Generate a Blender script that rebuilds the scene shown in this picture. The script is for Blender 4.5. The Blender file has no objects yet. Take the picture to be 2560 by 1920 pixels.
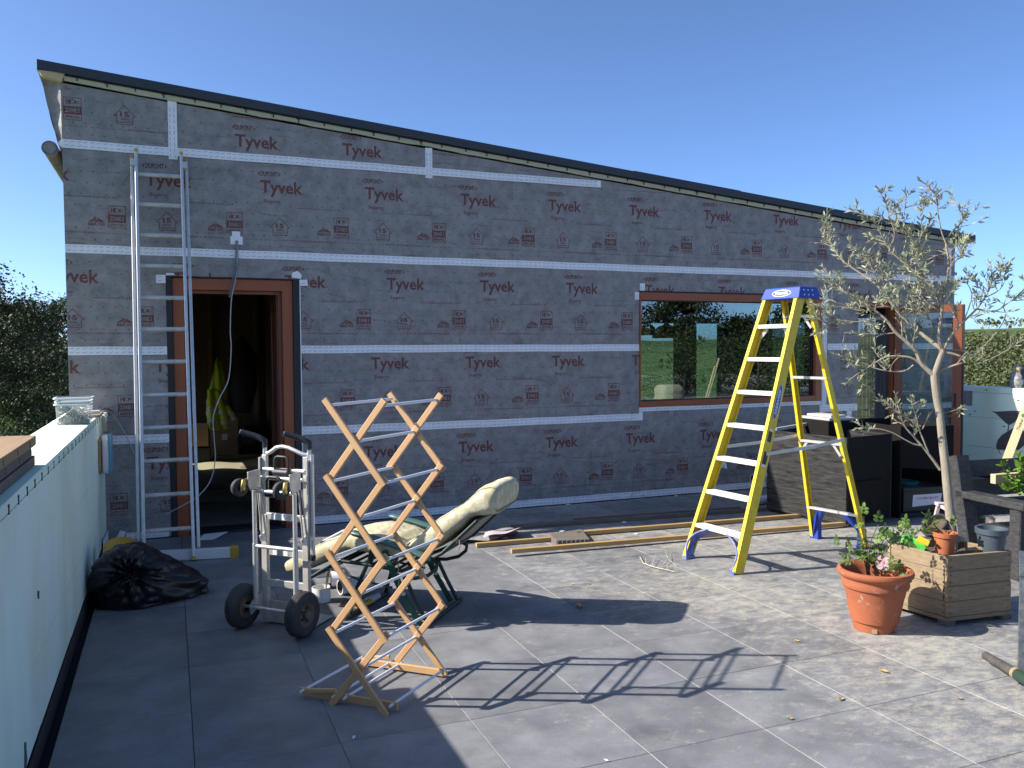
import bpy, bmesh, math, random
from mathutils import Vector, Matrix, noise
R = math.radians
rnd = random.Random(7)
scene = bpy.context.scene
COL = scene.collection

# ---------------------------------------------------------------- camera
F_PX, YAW, PITCH, ROLL, CAM_H = 2105.87, 0.385647, -0.043411, -0.005232, 1.74
FW = Vector((math.sin(YAW) * math.cos(PITCH), math.cos(YAW) * math.cos(PITCH), math.sin(PITCH)))
_r0 = Vector((math.cos(YAW), -math.sin(YAW), 0))
_u0 = _r0.cross(FW)
RT = _r0 * math.cos(ROLL) + _u0 * math.sin(ROLL)
UP = -_r0 * math.sin(ROLL) + _u0 * math.cos(ROLL)
CAM = Vector((0, 0, CAM_H))
cd = bpy.data.cameras.new('camera')
cd.sensor_fit = 'HORIZONTAL'; cd.sensor_width = 36.0
cd.lens = F_PX / 2560 * 36.0
cd.clip_start = 0.05; cd.clip_end = 8000
cam = bpy.data.objects.new('camera', cd)
cam.matrix_world = Matrix(((RT.x, UP.x, -FW.x, 0), (RT.y, UP.y, -FW.y, 0), (RT.z, UP.z, -FW.z, CAM_H), (0, 0, 0, 1)))
COL.objects.link(cam); scene.camera = cam

# ---------------------------------------------------------------- daylight
SUN_TO = Vector((-1.285, 0.335, 1.0)).normalized()       # towards the sun
SUN_EL = math.asin(SUN_TO.z)
SUN_AZ = math.atan2(SUN_TO.x, SUN_TO.y)                    # clockwise from +Y
wd = bpy.data.worlds.new('World'); scene.world = wd; wd.use_nodes = True
nt = wd.node_tree
bg = nt.nodes['Background']
sky = nt.nodes.new('ShaderNodeTexSky'); sky.sky_type = 'NISHITA'
sky.sun_disc = False; sky.sun_elevation = SUN_EL; sky.sun_rotation = SUN_AZ
sky.air_density = 0.45; sky.dust_density = 0.9; sky.ozone_density = 5.0; sky.altitude = 0
wb = nt.nodes.new('ShaderNodeMix'); wb.data_type = 'RGBA'; wb.blend_type = 'MULTIPLY'; wb.inputs['Factor'].default_value = 1.0   # camera white balance
wb.inputs['B'].default_value = (0.93, 1.0, 1.02, 1)
nt.links.new(sky.outputs[0], wb.inputs['A']); nt.links.new(wb.outputs['Result'], bg.inputs[0]); bg.inputs[1].default_value = 0.135
sd = bpy.data.lights.new('sun', 'SUN'); sd.energy = 4.3; sd.angle = R(0.53); sd.color = (1.0, 0.94, 0.86)
sun = bpy.data.objects.new('sun', sd); COL.objects.link(sun)
sun.rotation_euler = SUN_TO.to_track_quat('Z', 'Y').to_euler(); sun.location = (-20, 6, 20)
scene.view_settings.view_transform = 'Standard'; scene.view_settings.look = 'None'
scene.view_settings.gamma = 1.0; scene.view_settings.use_curve_mapping = False
scene.view_settings.exposure = 1.05
scene.render.resolution_x = 1024; scene.render.resolution_y = 768

# ---------------------------------------------------------------- pixel -> place (photo is 2560 x 1920)
def ray(x, y): return FW + RT * ((x - 1280) / F_PX) - UP * ((y - 960) / F_PX)
def onz(x, y, z=0.0): d = ray(x, y); return CAM + d * ((z - CAM_H) / d.z)
def ony(x, y, Y): d = ray(x, y); return CAM + d * (Y / d.y)
def onx(x, y, X): d = ray(x, y); return CAM + d * (X / d.x)
def onp(x, y, P, n): d = ray(x, y); return CAM + d * ((Vector(P) - CAM).dot(n) / d.dot(n))
def disp(x, y): return x * 2560 / 2212, y * 2560 / 2212

# ---------------------------------------------------------------- scene graph helpers
WLOC = {}
def link(o, parent=None, wloc=None):
    COL.objects.link(o)
    w = Vector(wloc) if wloc is not None else Vector(o.location)
    WLOC[o.name] = w
    if parent is not None:
        o.parent = parent; o.location = w - WLOC[parent.name]
    else:
        o.location = w
    return o
def tag(o, label=None, cat=None, group=None, kind=None):
    if label: o['label'] = label
    if cat: o['category'] = cat
    if group: o['group'] = group
    if kind: o['kind'] = kind
    return o
def thing(name, label, cat, loc, group=None):
    o = bpy.data.objects.new(name, None); o.empty_display_size = 0.1
    link(o, None, loc); return tag(o, label, cat, group)

class MB:
    """collects shapes in world coordinates; build() makes one mesh object of them"""
    def __init__(s): s.v = []; s.f = []; s.mi = []; s.m = 0
    def add(s, vs, fs):
        b = len(s.v); s.v += [Vector(p) for p in vs]
        s.f += [tuple(i + b for i in f) for f in fs]; s.mi += [s.m] * len(fs); return s
    def box(s, c, size, M=None):
        c = Vector(c); h = [k / 2 for k in size]
        vs = [Vector((x * h[0], y * h[1], z * h[2])) for x in (-1, 1) for y in (-1, 1) for z in (-1, 1)]
        if M is not None: vs = [M @ p for p in vs]
        return s.add([p + c for p in vs], [(0, 1, 3, 2), (4, 6, 7, 5), (0, 4, 5, 1), (2, 3, 7, 6), (0, 2, 6, 4), (1, 5, 7, 3)])
    def bb(s, x0, x1, y0, y1, z0, z1):
        return s.box(((x0 + x1) / 2, (y0 + y1) / 2, (z0 + z1) / 2), (x1 - x0, y1 - y0, z1 - z0))
    def beam(s, a, b, w, h, up=(0, 0, 1), ch=0.0):
        """rectangular bar from a to b; w across, h along up"""
        a = Vector(a); b = Vector(b); d = (b - a).normalized(); up = Vector(up)
        side = d.cross(up)
        if side.length < 1e-5: side = d.cross(Vector((0, 1, 0)))
        side.normalize(); u = side.cross(d).normalized()
        k = min(w, h) * ch
        if k > 0:
            prof = [(-w / 2 + k, -h / 2), (w / 2 - k, -h / 2), (w / 2, -h / 2 + k), (w / 2, h / 2 - k), (w / 2 - k, h / 2), (-w / 2 + k, h / 2), (-w / 2, h / 2 - k), (-w / 2, -h / 2 + k)]
        else:
            prof = [(-w / 2, -h / 2), (w / 2, -h / 2), (w / 2, h / 2), (-w / 2, h / 2)]
        return s.sweep([a, b], prof, side, u)
    def sweep(s, pts, prof, side, u):
        n = len(prof); vs = []
        for p in pts:
            vs += [Vector(p) + side * x + u * y for x, y in prof]
        fs = []
        for k in range(len(pts) - 1):
            for i in range(n):
                j = (i + 1) % n
                fs.append((k * n + i, k * n + j, (k + 1) * n + j, (k + 1) * n + i))
        fs.append(tuple(reversed(range(n)))); fs.append(tuple((len(pts) - 1) * n + i for i in range(n)))
        return s.add(vs, fs)
    def tube(s, pts, r, n=8, cap=True):
        pts = [Vector(p) for p in pts]; m = len(pts)
        rs = r if isinstance(r, (list, tuple)) else [r] * m
        vs = []; t0 = (pts[1] - pts[0]).normalized()
        ref = Vector((0, 0, 1)) if abs(t0.z) < 0.9 else Vector((1, 0, 0))
        u = t0.cross(ref).normalized()
        for k in range(m):
            t = (pts[min(k + 1, m - 1)] - pts[max(k - 1, 0)])
            t = t.normalized() if t.length > 1e-9 else t0
            u = (u - t * u.dot(t)); u = u.normalized() if u.length > 1e-6 else t.orthogonal().normalized()
            w = t.cross(u)
            for i in range(n):
                a = 2 * math.pi * i / n
                vs.append(pts[k] + (u * math.cos(a) + w * math.sin(a)) * rs[k])
        fs = [(k * n + i, k * n + (i + 1) % n, (k + 1) * n + (i + 1) % n, (k + 1) * n + i) for k in range(m - 1) for i in range(n)]
        if cap: fs += [tuple(reversed(range(n))), tuple((m - 1) * n + i for i in range(n))]
        return s.add(vs, fs)
    def lathe(s, prof, c, n=32, axis=None, cap0=False, cap1=False):
        c = Vector(c); M = (Vector((0, 0, 1)).rotation_difference(Vector(axis).normalized()).to_matrix() if axis is not None else Matrix.Identity(3))
        vs = []
        for r, z in prof:
            vs += [c + M @ Vector((r * math.cos(2 * math.pi * i / n), r * math.sin(2 * math.pi * i / n), z)) for i in range(n)]
        fs = [(k * n + i, k * n + (i + 1) % n, (k + 1) * n + (i + 1) % n, (k + 1) * n + i) for k in range(len(prof) - 1) for i in range(n)]
        if cap0: fs.append(tuple(reversed(range(n))))
        if cap1: fs.append(tuple((len(prof) - 1) * n + i for i in range(n)))
        return s.add(vs, fs)
    def prism(s, poly, ext):
        """closed polygon of points, extruded by vector ext"""
        n = len(poly); e = Vector(ext)
        vs = [Vector(p) for p in poly] + [Vector(p) + e for p in poly]
        fs = [tuple(range(n)), tuple(reversed(range(n, 2 * n)))] + [(i, n + i, n + (i + 1) % n, (i + 1) % n) for i in range(n)]
        return s.add(vs, fs)
    def grid(s, fn, nu, nv):
        vs = [fn(i / nu, j / nv) for j in range(nv + 1) for i in range(nu + 1)]
        return s.add(vs, [(j * (nu + 1) + i, j * (nu + 1) + i + 1, (j + 1) * (nu + 1) + i + 1, (j + 1) * (nu + 1) + i) for j in range(nv) for i in range(nu)])
    def build(s, name, mats, parent=None, smooth=False, bevel=0.0, seg=2, fix=True):
        if not isinstance(mats, (list, tuple)): mats = [mats]
        lo = [min(p[k] for p in s.v) for k in range(3)]; hi = [max(p[k] for p in s.v) for k in range(3)]
        c = Vector(((lo[0] + hi[0]) / 2, (lo[1] + hi[1]) / 2, lo[2]))
        me = bpy.data.meshes.new(name)
        me.from_pydata([tuple(p - c) for p in s.v], [], s.f)
        for m in mats: me.materials.append(m)
        if len(mats) > 1: me.polygons.foreach_set('material_index', s.mi)
        if fix:
            bm = bmesh.new(); bm.from_mesh(me); bmesh.ops.recalc_face_normals(bm, faces=bm.faces); bm.to_mesh(me); bm.free()
        if smooth: me.shade_smooth()
        me.update()
        o = bpy.data.objects.new(name, me); link(o, parent, c)
        if bevel > 0:
            b = o.modifiers.new('bevel', 'BEVEL'); b.width = bevel; b.segments = seg; b.limit_method = 'ANGLE'; b.angle_limit = R(40)
        if smooth:
            try:
                me.set_sharp_from_angle(angle=R(45))
            except Exception: pass
        return o
def copy_tree(o, shift, parent=None):
    c = o.copy(); w = WLOC[o.name] + Vector(shift); link(c, parent, w)
    for ch in list(o.children): copy_tree(ch, shift, c)
    return c
def text2d(s, size, bold=0.0, spacing=1.0, res=2, _c={}):
    key = (s, size, bold, spacing)
    if key in _c: return _c[key]
    cu = bpy.data.curves.new('txt', 'FONT'); cu.body = s; cu.size = size; cu.offset = bold; cu.space_character = spacing
    cu.resolution_u = res; cu.fill_mode = 'FRONT'; cu.dimensions = '2D'
    o = bpy.data.objects.new('txt', cu); me = o.to_mesh()
    vs = [tuple(v.co) for v in me.vertices]; fs = [tuple(p.vertices) for p in me.polygons]
    o.to_mesh_clear(); bpy.data.objects.remove(o); bpy.data.curves.remove(cu)
    _c[key] = (vs, fs); return _c[key]
def put_text(mb, s, fit, fn, bold=0.0, spacing=1.0, res=2):
    """fit=(x0,x1,z0,z1): stretch the lettering to that box; fn maps (x,z) to a point"""
    vs, fs = text2d(s, 1.0, bold, spacing, res)
    x0 = min(v[0] for v in vs); x1 = max(v[0] for v in vs); y0 = min(v[1] for v in vs); y1 = max(v[1] for v in vs)
    sx = (fit[1] - fit[0]) / (x1 - x0); sy = (fit[3] - fit[2]) / (y1 - y0)
    mb.add([fn(fit[0] + (v[0] - x0) * sx, fit[2] + (v[1] - y0) * sy) for v in vs], fs)
# ---------------------------------------------------------------- procedural materials
def mat(name, col, rough=0.6, metal=0.0, col2=None, nscale=6.0, namt=0.6, bump=0.0, bscale=60.0, spec=0.5, stretch=None,
        alpha=1.0, trans=0.0, rvar=0.0, detail=6.0, coat=0.0, coords='Object'):
    m = bpy.data.materials.new(name); m.use_nodes = True
    nt = m.node_tree; N = nt.nodes; Lk = nt.links.new
    b = N['Principled BSDF']
    b.inputs['Base Color'].default_value = (*col, 1); b.inputs['Roughness'].default_value = rough
    b.inputs['Metallic'].default_value = metal; b.inputs['Specular IOR Level'].default_value = spec
    b.inputs['Alpha'].default_value = alpha; b.inputs['Transmission Weight'].default_value = trans
    b.inputs['Coat Weight'].default_value = coat
    if coords == 'World':
        tc = N.new('ShaderNodeNewGeometry'); out = tc.outputs['Position']
    else:
        tc = N.new('ShaderNodeTexCoord'); out = tc.outputs['Object']
    mp = N.new('ShaderNodeMapping'); Lk(out, mp.inputs[0])
    if stretch: mp.inputs['Scale'].default_value = stretch
    if col2 is not None or rvar > 0:
        nz = N.new('ShaderNodeTexNoise'); nz.inputs['Scale'].default_value = nscale; nz.inputs['Detail'].default_value = detail
        nz.inputs['Roughness'].default_value = 0.62
        Lk(mp.outputs[0], nz.inputs['Vector'])
        rp = N.new('ShaderNodeValToRGB'); rp.color_ramp.elements[0].position = 0.5 - 0.25 / max(namt, .01) * 0.6
        rp.color_ramp.elements[1].position = 0.5 + 0.25 / max(namt, .01) * 0.6
        if rp.color_ramp.elements[0].position < 0: rp.color_ramp.elements[0].position = 0
        Lk(nz.outputs[0], rp.inputs[0])
        c2 = col2 if col2 is not None else col
        rp.color_ramp.elements[0].color = (*col, 1); rp.color_ramp.elements[1].color = (*c2, 1)
        Lk(rp.outputs[0], b.inputs['Base Color'])
        if rvar > 0:
            mr = N.new('ShaderNodeMapRange'); mr.inputs['To Min'].default_value = max(0.02, rough - rvar); mr.inputs['To Max'].default_value = min(1, rough + rvar)
            Lk(nz.outputs[0], mr.inputs['Value']); Lk(mr.outputs[0], b.inputs['Roughness'])
    if bump > 0:
        n2 = N.new('ShaderNodeTexNoise'); n2.inputs['Scale'].default_value = bscale; n2.inputs['Detail'].default_value = 4
        Lk(mp.outputs[0], n2.inputs['Vector'])
        bp = N.new('ShaderNodeBump'); bp.inputs['Strength'].default_value = bump; bp.inputs['Distance'].default_value = 0.01
        Lk(n2.outputs[0], bp.inputs['Height']); Lk(bp.outputs[0], b.inputs['Normal'])
    return m
def nodes_of(m): return m.node_tree.nodes, m.node_tree.links.new, m.node_tree.nodes['Principled BSDF']

M = {}
def tile_material():
    m = bpy.data.materials.new('porcelain_paving'); m.use_nodes = True
    N, Lk, b = nodes_of(m)
    geo = N.new('ShaderNodeNewGeometry')
    info = N.new('ShaderNodeObjectInfo')
    add = N.new('ShaderNodeVectorMath'); add.operation = 'ADD'
    sc = N.new('ShaderNodeVectorMath'); sc.operation = 'SCALE'; sc.inputs['Scale'].default_value = 3.0
    cmb = N.new('ShaderNodeCombineXYZ'); Lk(info.outputs['Random'], cmb.inputs[0]); Lk(info.outputs['Random'], cmb.inputs[1])
    Lk(cmb.outputs[0], sc.inputs[0]); Lk(geo.outputs['Position'], add.inputs[0]); Lk(sc.outputs[0], add.inputs[1])
    n1 = N.new('ShaderNodeTexNoise'); n1.inputs['Scale'].default_value = 3.5; n1.inputs['Detail'].default_value = 9; n1.inputs['Roughness'].default_value = .65
    Lk(add.outputs[0], n1.inputs['Vector'])
    r1 = N.new('ShaderNodeValToRGB'); e = r1.color_ramp.elements
    e[0].position = .32; e[0].color = (.128, .130, .138, 1); e[1].position = .7; e[1].color = (.235, .236, .242, 1)
    Lk(n1.outputs[0], r1.inputs[0])
    # dried mud and dust, smeared, thicker to the right where people walk
    mp = N.new('ShaderNodeMapping'); mp.inputs['Scale'].default_value = (1, 1.6, 1); mp.inputs['Rotation'].default_value = (0, 0, .5)
    Lk(geo.outputs['Position'], mp.inputs[0])
    n2 = N.new('ShaderNodeTexNoise'); n2.inputs['Scale'].default_value = 8.5; n2.inputs['Detail'].default_value = 15; n2.inputs['Roughness'].default_value = .80; n2.inputs['Distortion'].default_value = .2
    Lk(mp.outputs[0], n2.inputs['Vector'])
    n3 = N.new('ShaderNodeTexNoise'); n3.inputs['Scale'].default_value = .9; n3.inputs['Detail'].default_value = 3
    Lk(geo.outputs['Position'], n3.inputs['Vector'])
    sx = N.new('ShaderNodeSeparateXYZ'); Lk(geo.outputs['Position'], sx.inputs[0])
    mx = N.new('ShaderNodeMapRange'); mx.inputs['From Min'].default_value = .6; mx.inputs['From Max'].default_value = 3.2
    mx.inputs['To Min'].default_value = -.22; mx.inputs['To Max'].default_value = .035; Lk(sx.outputs[0], mx.inputs['Value'])
    a1 = N.new('ShaderNodeMath'); a1.operation = 'MULTIPLY_ADD'; a1.inputs[1].default_value = .35; Lk(n3.outputs[0], a1.inputs[0]); Lk(n2.outputs[0], a1.inputs[2])
    a2 = N.new('ShaderNodeMath'); a2.operation = 'ADD'; Lk(a1.outputs[0], a2.inputs[0]); Lk(mx.outputs[0], a2.inputs[1])
    r2 = N.new('ShaderNodeValToRGB'); r2.color_ramp.elements[0].position = .66; r2.color_ramp.elements[1].position = .86; Lk(a2.outputs[0], r2.inputs[0])
    f2 = N.new('ShaderNodeMath'); f2.operation = 'MULTIPLY'; f2.inputs[1].default_value = .68; Lk(r2.outputs[0], f2.inputs[0])
    mix = N.new('ShaderNodeMix'); mix.data_type = 'RGBA'; Lk(f2.outputs[0], mix.inputs['Factor']); Lk(r1.outputs[0], mix.inputs['A'])
    mix.inputs['B'].default_value = (.50, .46, .36, 1)
    # pale scuffs
    n4 = N.new('ShaderNodeTexNoise'); n4.inputs['Scale'].default_value = 16; n4.inputs['Detail'].default_value = 8; n4.inputs['Roughness'].default_value = .8; n4.inputs['Distortion'].default_value = 1.5
    Lk(mp.outputs[0], n4.inputs['Vector'])
    r4 = N.new('ShaderNodeValToRGB'); r4.color_ramp.elements[0].position = .66; r4.color_ramp.elements[1].position = .78; r4.color_ramp.elements[1].color = (.4, .4, .4, 1); Lk(n4.outputs[0], r4.inputs[0])
    mix2 = N.new('ShaderNodeMix'); mix2.data_type = 'RGBA'; Lk(r4.outputs[0], mix2.inputs['Factor']); Lk(mix.outputs['Result'], mix2.inputs['A']); mix2.inputs['B'].default_value = (.5, .5, .5, 1)
    n5 = N.new('ShaderNodeTexNoise'); n5.inputs['Scale'].default_value = 140; n5.inputs['Detail'].default_value = 4; Lk(geo.outputs['Position'], n5.inputs['Vector'])
    r5 = N.new('ShaderNodeMapRange'); r5.inputs['From Min'].default_value = .35; r5.inputs['From Max'].default_value = .65; r5.inputs['To Min'].default_value = .90; r5.inputs['To Max'].default_value = 1.10; Lk(n5.outputs[0], r5.inputs['Value'])
    tv = N.new('ShaderNodeMapRange'); tv.inputs['To Min'].default_value = .90; tv.inputs['To Max'].default_value = 1.10; Lk(info.outputs['Random'], tv.inputs['Value'])
    mv = N.new('ShaderNodeVectorMath'); mv.operation = 'SCALE'; Lk(mix2.outputs['Result'], mv.inputs[0]); tm5 = N.new('ShaderNodeMath'); tm5.operation = 'MULTIPLY'; Lk(tv.outputs[0], tm5.inputs[0]); Lk(r5.outputs[0], tm5.inputs[1]); Lk(tm5.outputs[0], mv.inputs['Scale']); Lk(mv.outputs[0], b.inputs['Base Color'])
    mr = N.new('ShaderNodeMapRange'); mr.inputs['To Min'].default_value = .42; mr.inputs['To Max'].default_value = .7; Lk(n1.outputs[0], mr.inputs['Value']); Lk(mr.outputs[0], b.inputs['Roughness'])
    b.inputs['Specular IOR Level'].default_value = .4
    bp = N.new('ShaderNodeBump'); bp.inputs['Strength'].default_value = .12; bp.inputs['Distance'].default_value = .004; Lk(n2.outputs[0], bp.inputs['Height']); Lk(bp.outputs[0], b.inputs['Normal'])
    return m
M['tile'] = tile_material()
M['tile_side'] = mat('porcelain_body', (.42, .40, .36), .8)
M['dark_gap'] = mat('dark_bedding', (.02, .02, .022), .9)
def add_wrinkles(m, amt=1.0):
    """shallow folds, creases and dimples of a sheet stretched over a wall"""
    N, Lk, b = nodes_of(m); geo = N.new('ShaderNodeNewGeometry')
    def nz(scale, det, dist, st=(1, 1, 1), rot=0.0):
        mp = N.new('ShaderNodeMapping'); mp.inputs['Scale'].default_value = st; mp.inputs['Rotation'].default_value = (0, rot, 0); Lk(geo.outputs['Position'], mp.inputs[0])
        n = N.new('ShaderNodeTexNoise'); n.inputs['Scale'].default_value = scale; n.inputs['Detail'].default_value = det; n.inputs['Distortion'].default_value = dist; Lk(mp.outputs[0], n.inputs['Vector']); return n.outputs[0]
    def mth(op, a, c, d=None):
        k = N.new('ShaderNodeMath'); k.operation = op
        for i, v in enumerate((a, c, d)):
            if v is None: continue
            if isinstance(v, (int, float)): k.inputs[i].default_value = v
            else: Lk(v, k.inputs[i])
        return k.outputs[0]
    def ridge(src, p): return mth('POWER', mth('SUBTRACT', 1.0, mth('ABSOLUTE', mth('MULTIPLY_ADD', src, 2.0, -1.0), 0)), p)
    h = mth('MULTIPLY', nz(1.1, 3, .6), .045 * amt)
    h = mth('MULTIPLY_ADD', ridge(nz(1.5, 2, .8, (1, 1, .45), .35), 14), .010 * amt, h)
    h = mth('MULTIPLY_ADD', ridge(nz(3.2, 2, .5, (.5, 1, 1.4), -.2), 22), .005 * amt, h)
    h = mth('MULTIPLY_ADD', nz(26, 4, 0), .0022 * amt, h)
    bp = N.new('ShaderNodeBump'); bp.inputs['Strength'].default_value = 1.0; bp.inputs['Distance'].default_value = 1.0; Lk(h, bp.inputs['Height']); Lk(bp.outputs[0], b.inputs['Normal'])
M['membrane'] = mat('breather_membrane', (.205, .188, .180), .58, col2=(.335, .312, .302), nscale=9, namt=.75, spec=.4, coords='World'); add_wrinkles(M['membrane'])
M['print'] = mat('red_brown_print', (.150, .052, .046), .65, col2=(.195, .078, .070), nscale=14, spec=.3, coords='World'); add_wrinkles(M['print'])
M['printdot'] = mat('dark_print', (.058, .056, .062), .7)
M['tape'] = mat('white_tape', (.90, .89, .90), .40, col2=(.80, .79, .80), nscale=8, coords='World')
add_wrinkles(M['tape'], .8)
M['tape_ink'] = mat('blue_tape_ink', (.13, .15, .32), .5)
M['fascia'] = mat('anthracite_trim', (.022, .025, .032), .42, col2=(.035, .038, .045), nscale=2, rvar=.08)
M['foam'] = mat('yellow_insulation', (.55, .53, .37), .9, col2=(.46, .44, .30), nscale=12, bump=.4, bscale=60)
M['nail'] = mat('black_plastic', (.012, .012, .013), .5)
M['brownframe'] = mat('brown_paint', (.33, .095, .035), .42, col2=(.30, .085, .032), nscale=3, spec=.4)
M['brownleaf'] = mat('brown_door_paint', (.22, .07, .035), .42, col2=(.2, .06, .03), nscale=3)
M['orangewood'] = mat('orange_timber', (.24, .072, .028), .45, col2=(.20, .058, .022), nscale=4, stretch=(8, 8, .8))
M['blackmem'] = mat('black_membrane', (.018, .019, .022), .6, bump=.3, bscale=40)
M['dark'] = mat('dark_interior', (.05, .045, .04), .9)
M['osb'] = mat('strand_board', (.30, .19, .09), .8, col2=(.18, .10, .045), nscale=22, namt=.9, stretch=(1, 1, 3))
M['timber'] = mat('interior_timber', (.36, .25, .13), .8, col2=(.25, .16, .08), nscale=5, stretch=(6, 6, .6))
M['innerfloor'] = mat('dusty_floor', (.20, .19, .14), .9, col2=(.14, .13, .10), nscale=4)
def glass_material(name, refl, tint=(.82, .9, .88)):
    m = bpy.data.materials.new(name); m.use_nodes = True; N = m.node_tree.nodes; Lk = m.node_tree.links.new
    N.remove(N['Principled BSDF']); out = N['Material Output']
    t = N.new('ShaderNodeBsdfTransparent'); t.inputs[0].default_value = (*tint, 1)
    g = N.new('ShaderNodeBsdfGlossy'); g.inputs['Roughness'].default_value = 0.0; g.inputs[0].default_value = (.9, .95, 1, 1)
    fr = N.new('ShaderNodeFresnel'); fr.inputs[0].default_value = 1.5
    mr = N.new('ShaderNodeMapRange'); mr.inputs['From Min'].default_value = .04; mr.inputs['From Max'].default_value = .6; mr.inputs['To Min'].default_value = refl; mr.inputs['To Max'].default_value = .9
    Lk(fr.outputs[0], mr.inputs['Value'])
    mx = N.new('ShaderNodeMixShader'); Lk(mr.outputs[0], mx.inputs[0]); Lk(t.outputs[0], mx.inputs[1]); Lk(g.outputs[0], mx.inputs[2]); Lk(mx.outputs[0], out.inputs[0])
    return m
M['glass'] = glass_material('window_glass', .15, (.74, .82, .80))
M['glass2'] = glass_material('door_glass', .05, (.75, .85, .88))
def insulation_material():
    m = mat('pale_green_insulation', (.74, .89, .73), .85, col2=(.79, .91, .77), nscale=3, spec=.25, bump=.15, bscale=120, coords='World')
    N, Lk, b = nodes_of(m)
    src = b.inputs['Base Color'].links[0].from_socket
    geo = N.new('ShaderNodeNewGeometry'); mp = N.new('ShaderNodeMapping'); mp.inputs['Scale'].default_value = (1.5, 1.5, .45); Lk(geo.outputs['Position'], mp.inputs[0])
    n = N.new('ShaderNodeTexNoise'); n.inputs['Scale'].default_value = 1.6; n.inputs['Detail'].default_value = 6; Lk(mp.outputs[0], n.inputs['Vector'])
    r = N.new('ShaderNodeValToRGB'); r.color_ramp.elements[0].position = .48; r.color_ramp.elements[1].position = .80; r.color_ramp.elements[1].color = (.6, .6, .6, 1); Lk(n.outputs[0], r.inputs[0])
    mx = N.new('ShaderNodeMix'); mx.data_type = 'RGBA'; Lk(r.outputs[0], mx.inputs['Factor']); Lk(src, mx.inputs['A']); mx.inputs['B'].default_value = (.60, .62, .40, 1)
    n2 = N.new('ShaderNodeTexNoise'); n2.inputs['Scale'].default_value = 9; n2.inputs['Detail'].default_value = 10; n2.inputs['Roughness'].default_value = .8; Lk(geo.outputs['Position'], n2.inputs['Vector'])
    r2 = N.new('ShaderNodeValToRGB'); r2.color_ramp.elements[0].position = .63; r2.color_ramp.elements[1].position = .74; r2.color_ramp.elements[1].color = (.45, .45, .45, 1); Lk(n2.outputs[0], r2.inputs[0])
    mx2 = N.new('ShaderNodeMix'); mx2.data_type = 'RGBA'; Lk(r2.outputs[0], mx2.inputs['Factor']); Lk(mx.outputs['Result'], mx2.inputs['A']); mx2.inputs['B'].default_value = (.33, .36, .30, 1)
    Lk(mx2.outputs['Result'], b.inputs['Base Color']); return m
M['insul'] = insulation_material()
M['joint'] = mat('board_joint', (.10, .12, .11), .9)
M['alu'] = mat('aluminium', (.72, .71, .68), .40, .55, col2=(.54, .53, .50), nscale=14, rvar=.15, bump=.05, bscale=90)
M['alu_dull'] = mat('worn_aluminium', (.66, .62, .56), .5, .35, col2=(.42, .39, .34), nscale=18, namt=.7, rvar=.12)
M['yellowcap'] = mat('yellow_plastic', (.60, .36, .03), .5, col2=(.5, .30, .03), nscale=12)
M['beech'] = mat('beech', (.58, .35, .17), .55, col2=(.50, .29, .13), nscale=7, stretch=(1, 1, 1), bump=.05, bscale=80)
M['rod'] = mat('grey_plastic_rod', (.70, .72, .76), .35, col2=(.64, .66, .70), nscale=9)
M['frp'] = mat('yellow_fibreglass', (.82, .60, .025), .45, col2=(.66, .47, .035), nscale=22, namt=.7, spec=.45, rvar=.12)
M['tread'] = mat('ladder_tread', (.76, .74, .70), .5, .2, col2=(.62, .59, .54), nscale=20)
M['blue'] = mat('blue_plastic', (.012, .045, .33), .42, col2=(.02, .06, .38), nscale=8)
M['bluedusty'] = mat('dusty_blue_plastic', (.02, .05, .30), .5, col2=(.22, .25, .42), nscale=10, namt=.8)
M['white'] = mat('white_plastic', (.78, .78, .78), .45)
M['paper'] = mat('white_paper', (.80, .80, .80), .7, col2=(.72, .72, .72), nscale=5)
M['rubber'] = mat('worn_rubber', (.018, .018, .019), .75, col2=(.065, .06, .054), nscale=9, namt=.7, bump=.2, bscale=90)
M['hub'] = mat('dusty_hub', (.16, .12, .085), .75, col2=(.09, .07, .055), nscale=20)
M['grip'] = mat('black_grip', (.02, .02, .022), .5, bump=.15, bscale=120)
M['caster_bracket'] = mat('yellow_zinc', (.55, .42, .16), .35, .7, col2=(.45, .33, .12), nscale=12)
M['cushion'] = mat('cream_cushion', (.50, .45, .29), .85, col2=(.40, .355, .20), nscale=9, namt=.8, bump=.35, bscale=18)
def leafy_cushion():
    m = mat('leaf_print_cushion', (.52, .47, .30), .95, bump=.45, bscale=26, spec=.08)
    N, Lk, b = nodes_of(m)
    tc = N.new('ShaderNodeTexCoord'); mp = N.new('ShaderNodeMapping'); mp.inputs['Scale'].default_value = (24, 13, 17); Lk(tc.outputs['Object'], mp.inputs[0])
    v = N.new('ShaderNodeTexVoronoi'); v.inputs['Scale'].default_value = 1.0; v.inputs['Randomness'].default_value = .9; Lk(mp.outputs[0], v.inputs['Vector'])
    r = N.new('ShaderNodeValToRGB'); e = r.color_ramp.elements; e[0].position = .42; e[0].color = (.58, .53, .37, 1); e[1].position = .50; e[1].color = (.49, .44, .28, 1)
    Lk(v.outputs['Distance'], r.inputs[0]); Lk(r.outputs[0], b.inputs['Base Color']); return m
M['cushion'] = leafy_cushion()
M['piping'] = mat('cushion_piping', (.27, .235, .14), .8)
M['greentube'] = mat('dark_green_steel', (.010, .020, .018), .4, col2=(.014, .028, .024), nscale=9)
M['greenarm'] = mat('green_plastic_arm', (.05, .115, .10), .4, col2=(.065, .135, .115), nscale=6)
M['greenbar'] = mat('green_painted_bar', (.012, .075, .042), .4)
M['pine'] = mat('pine_batten', (.46, .30, .12), .7, col2=(.36, .22, .08), nscale=5, stretch=(.6, 6, 6), bump=.1, bscale=60)
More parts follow.
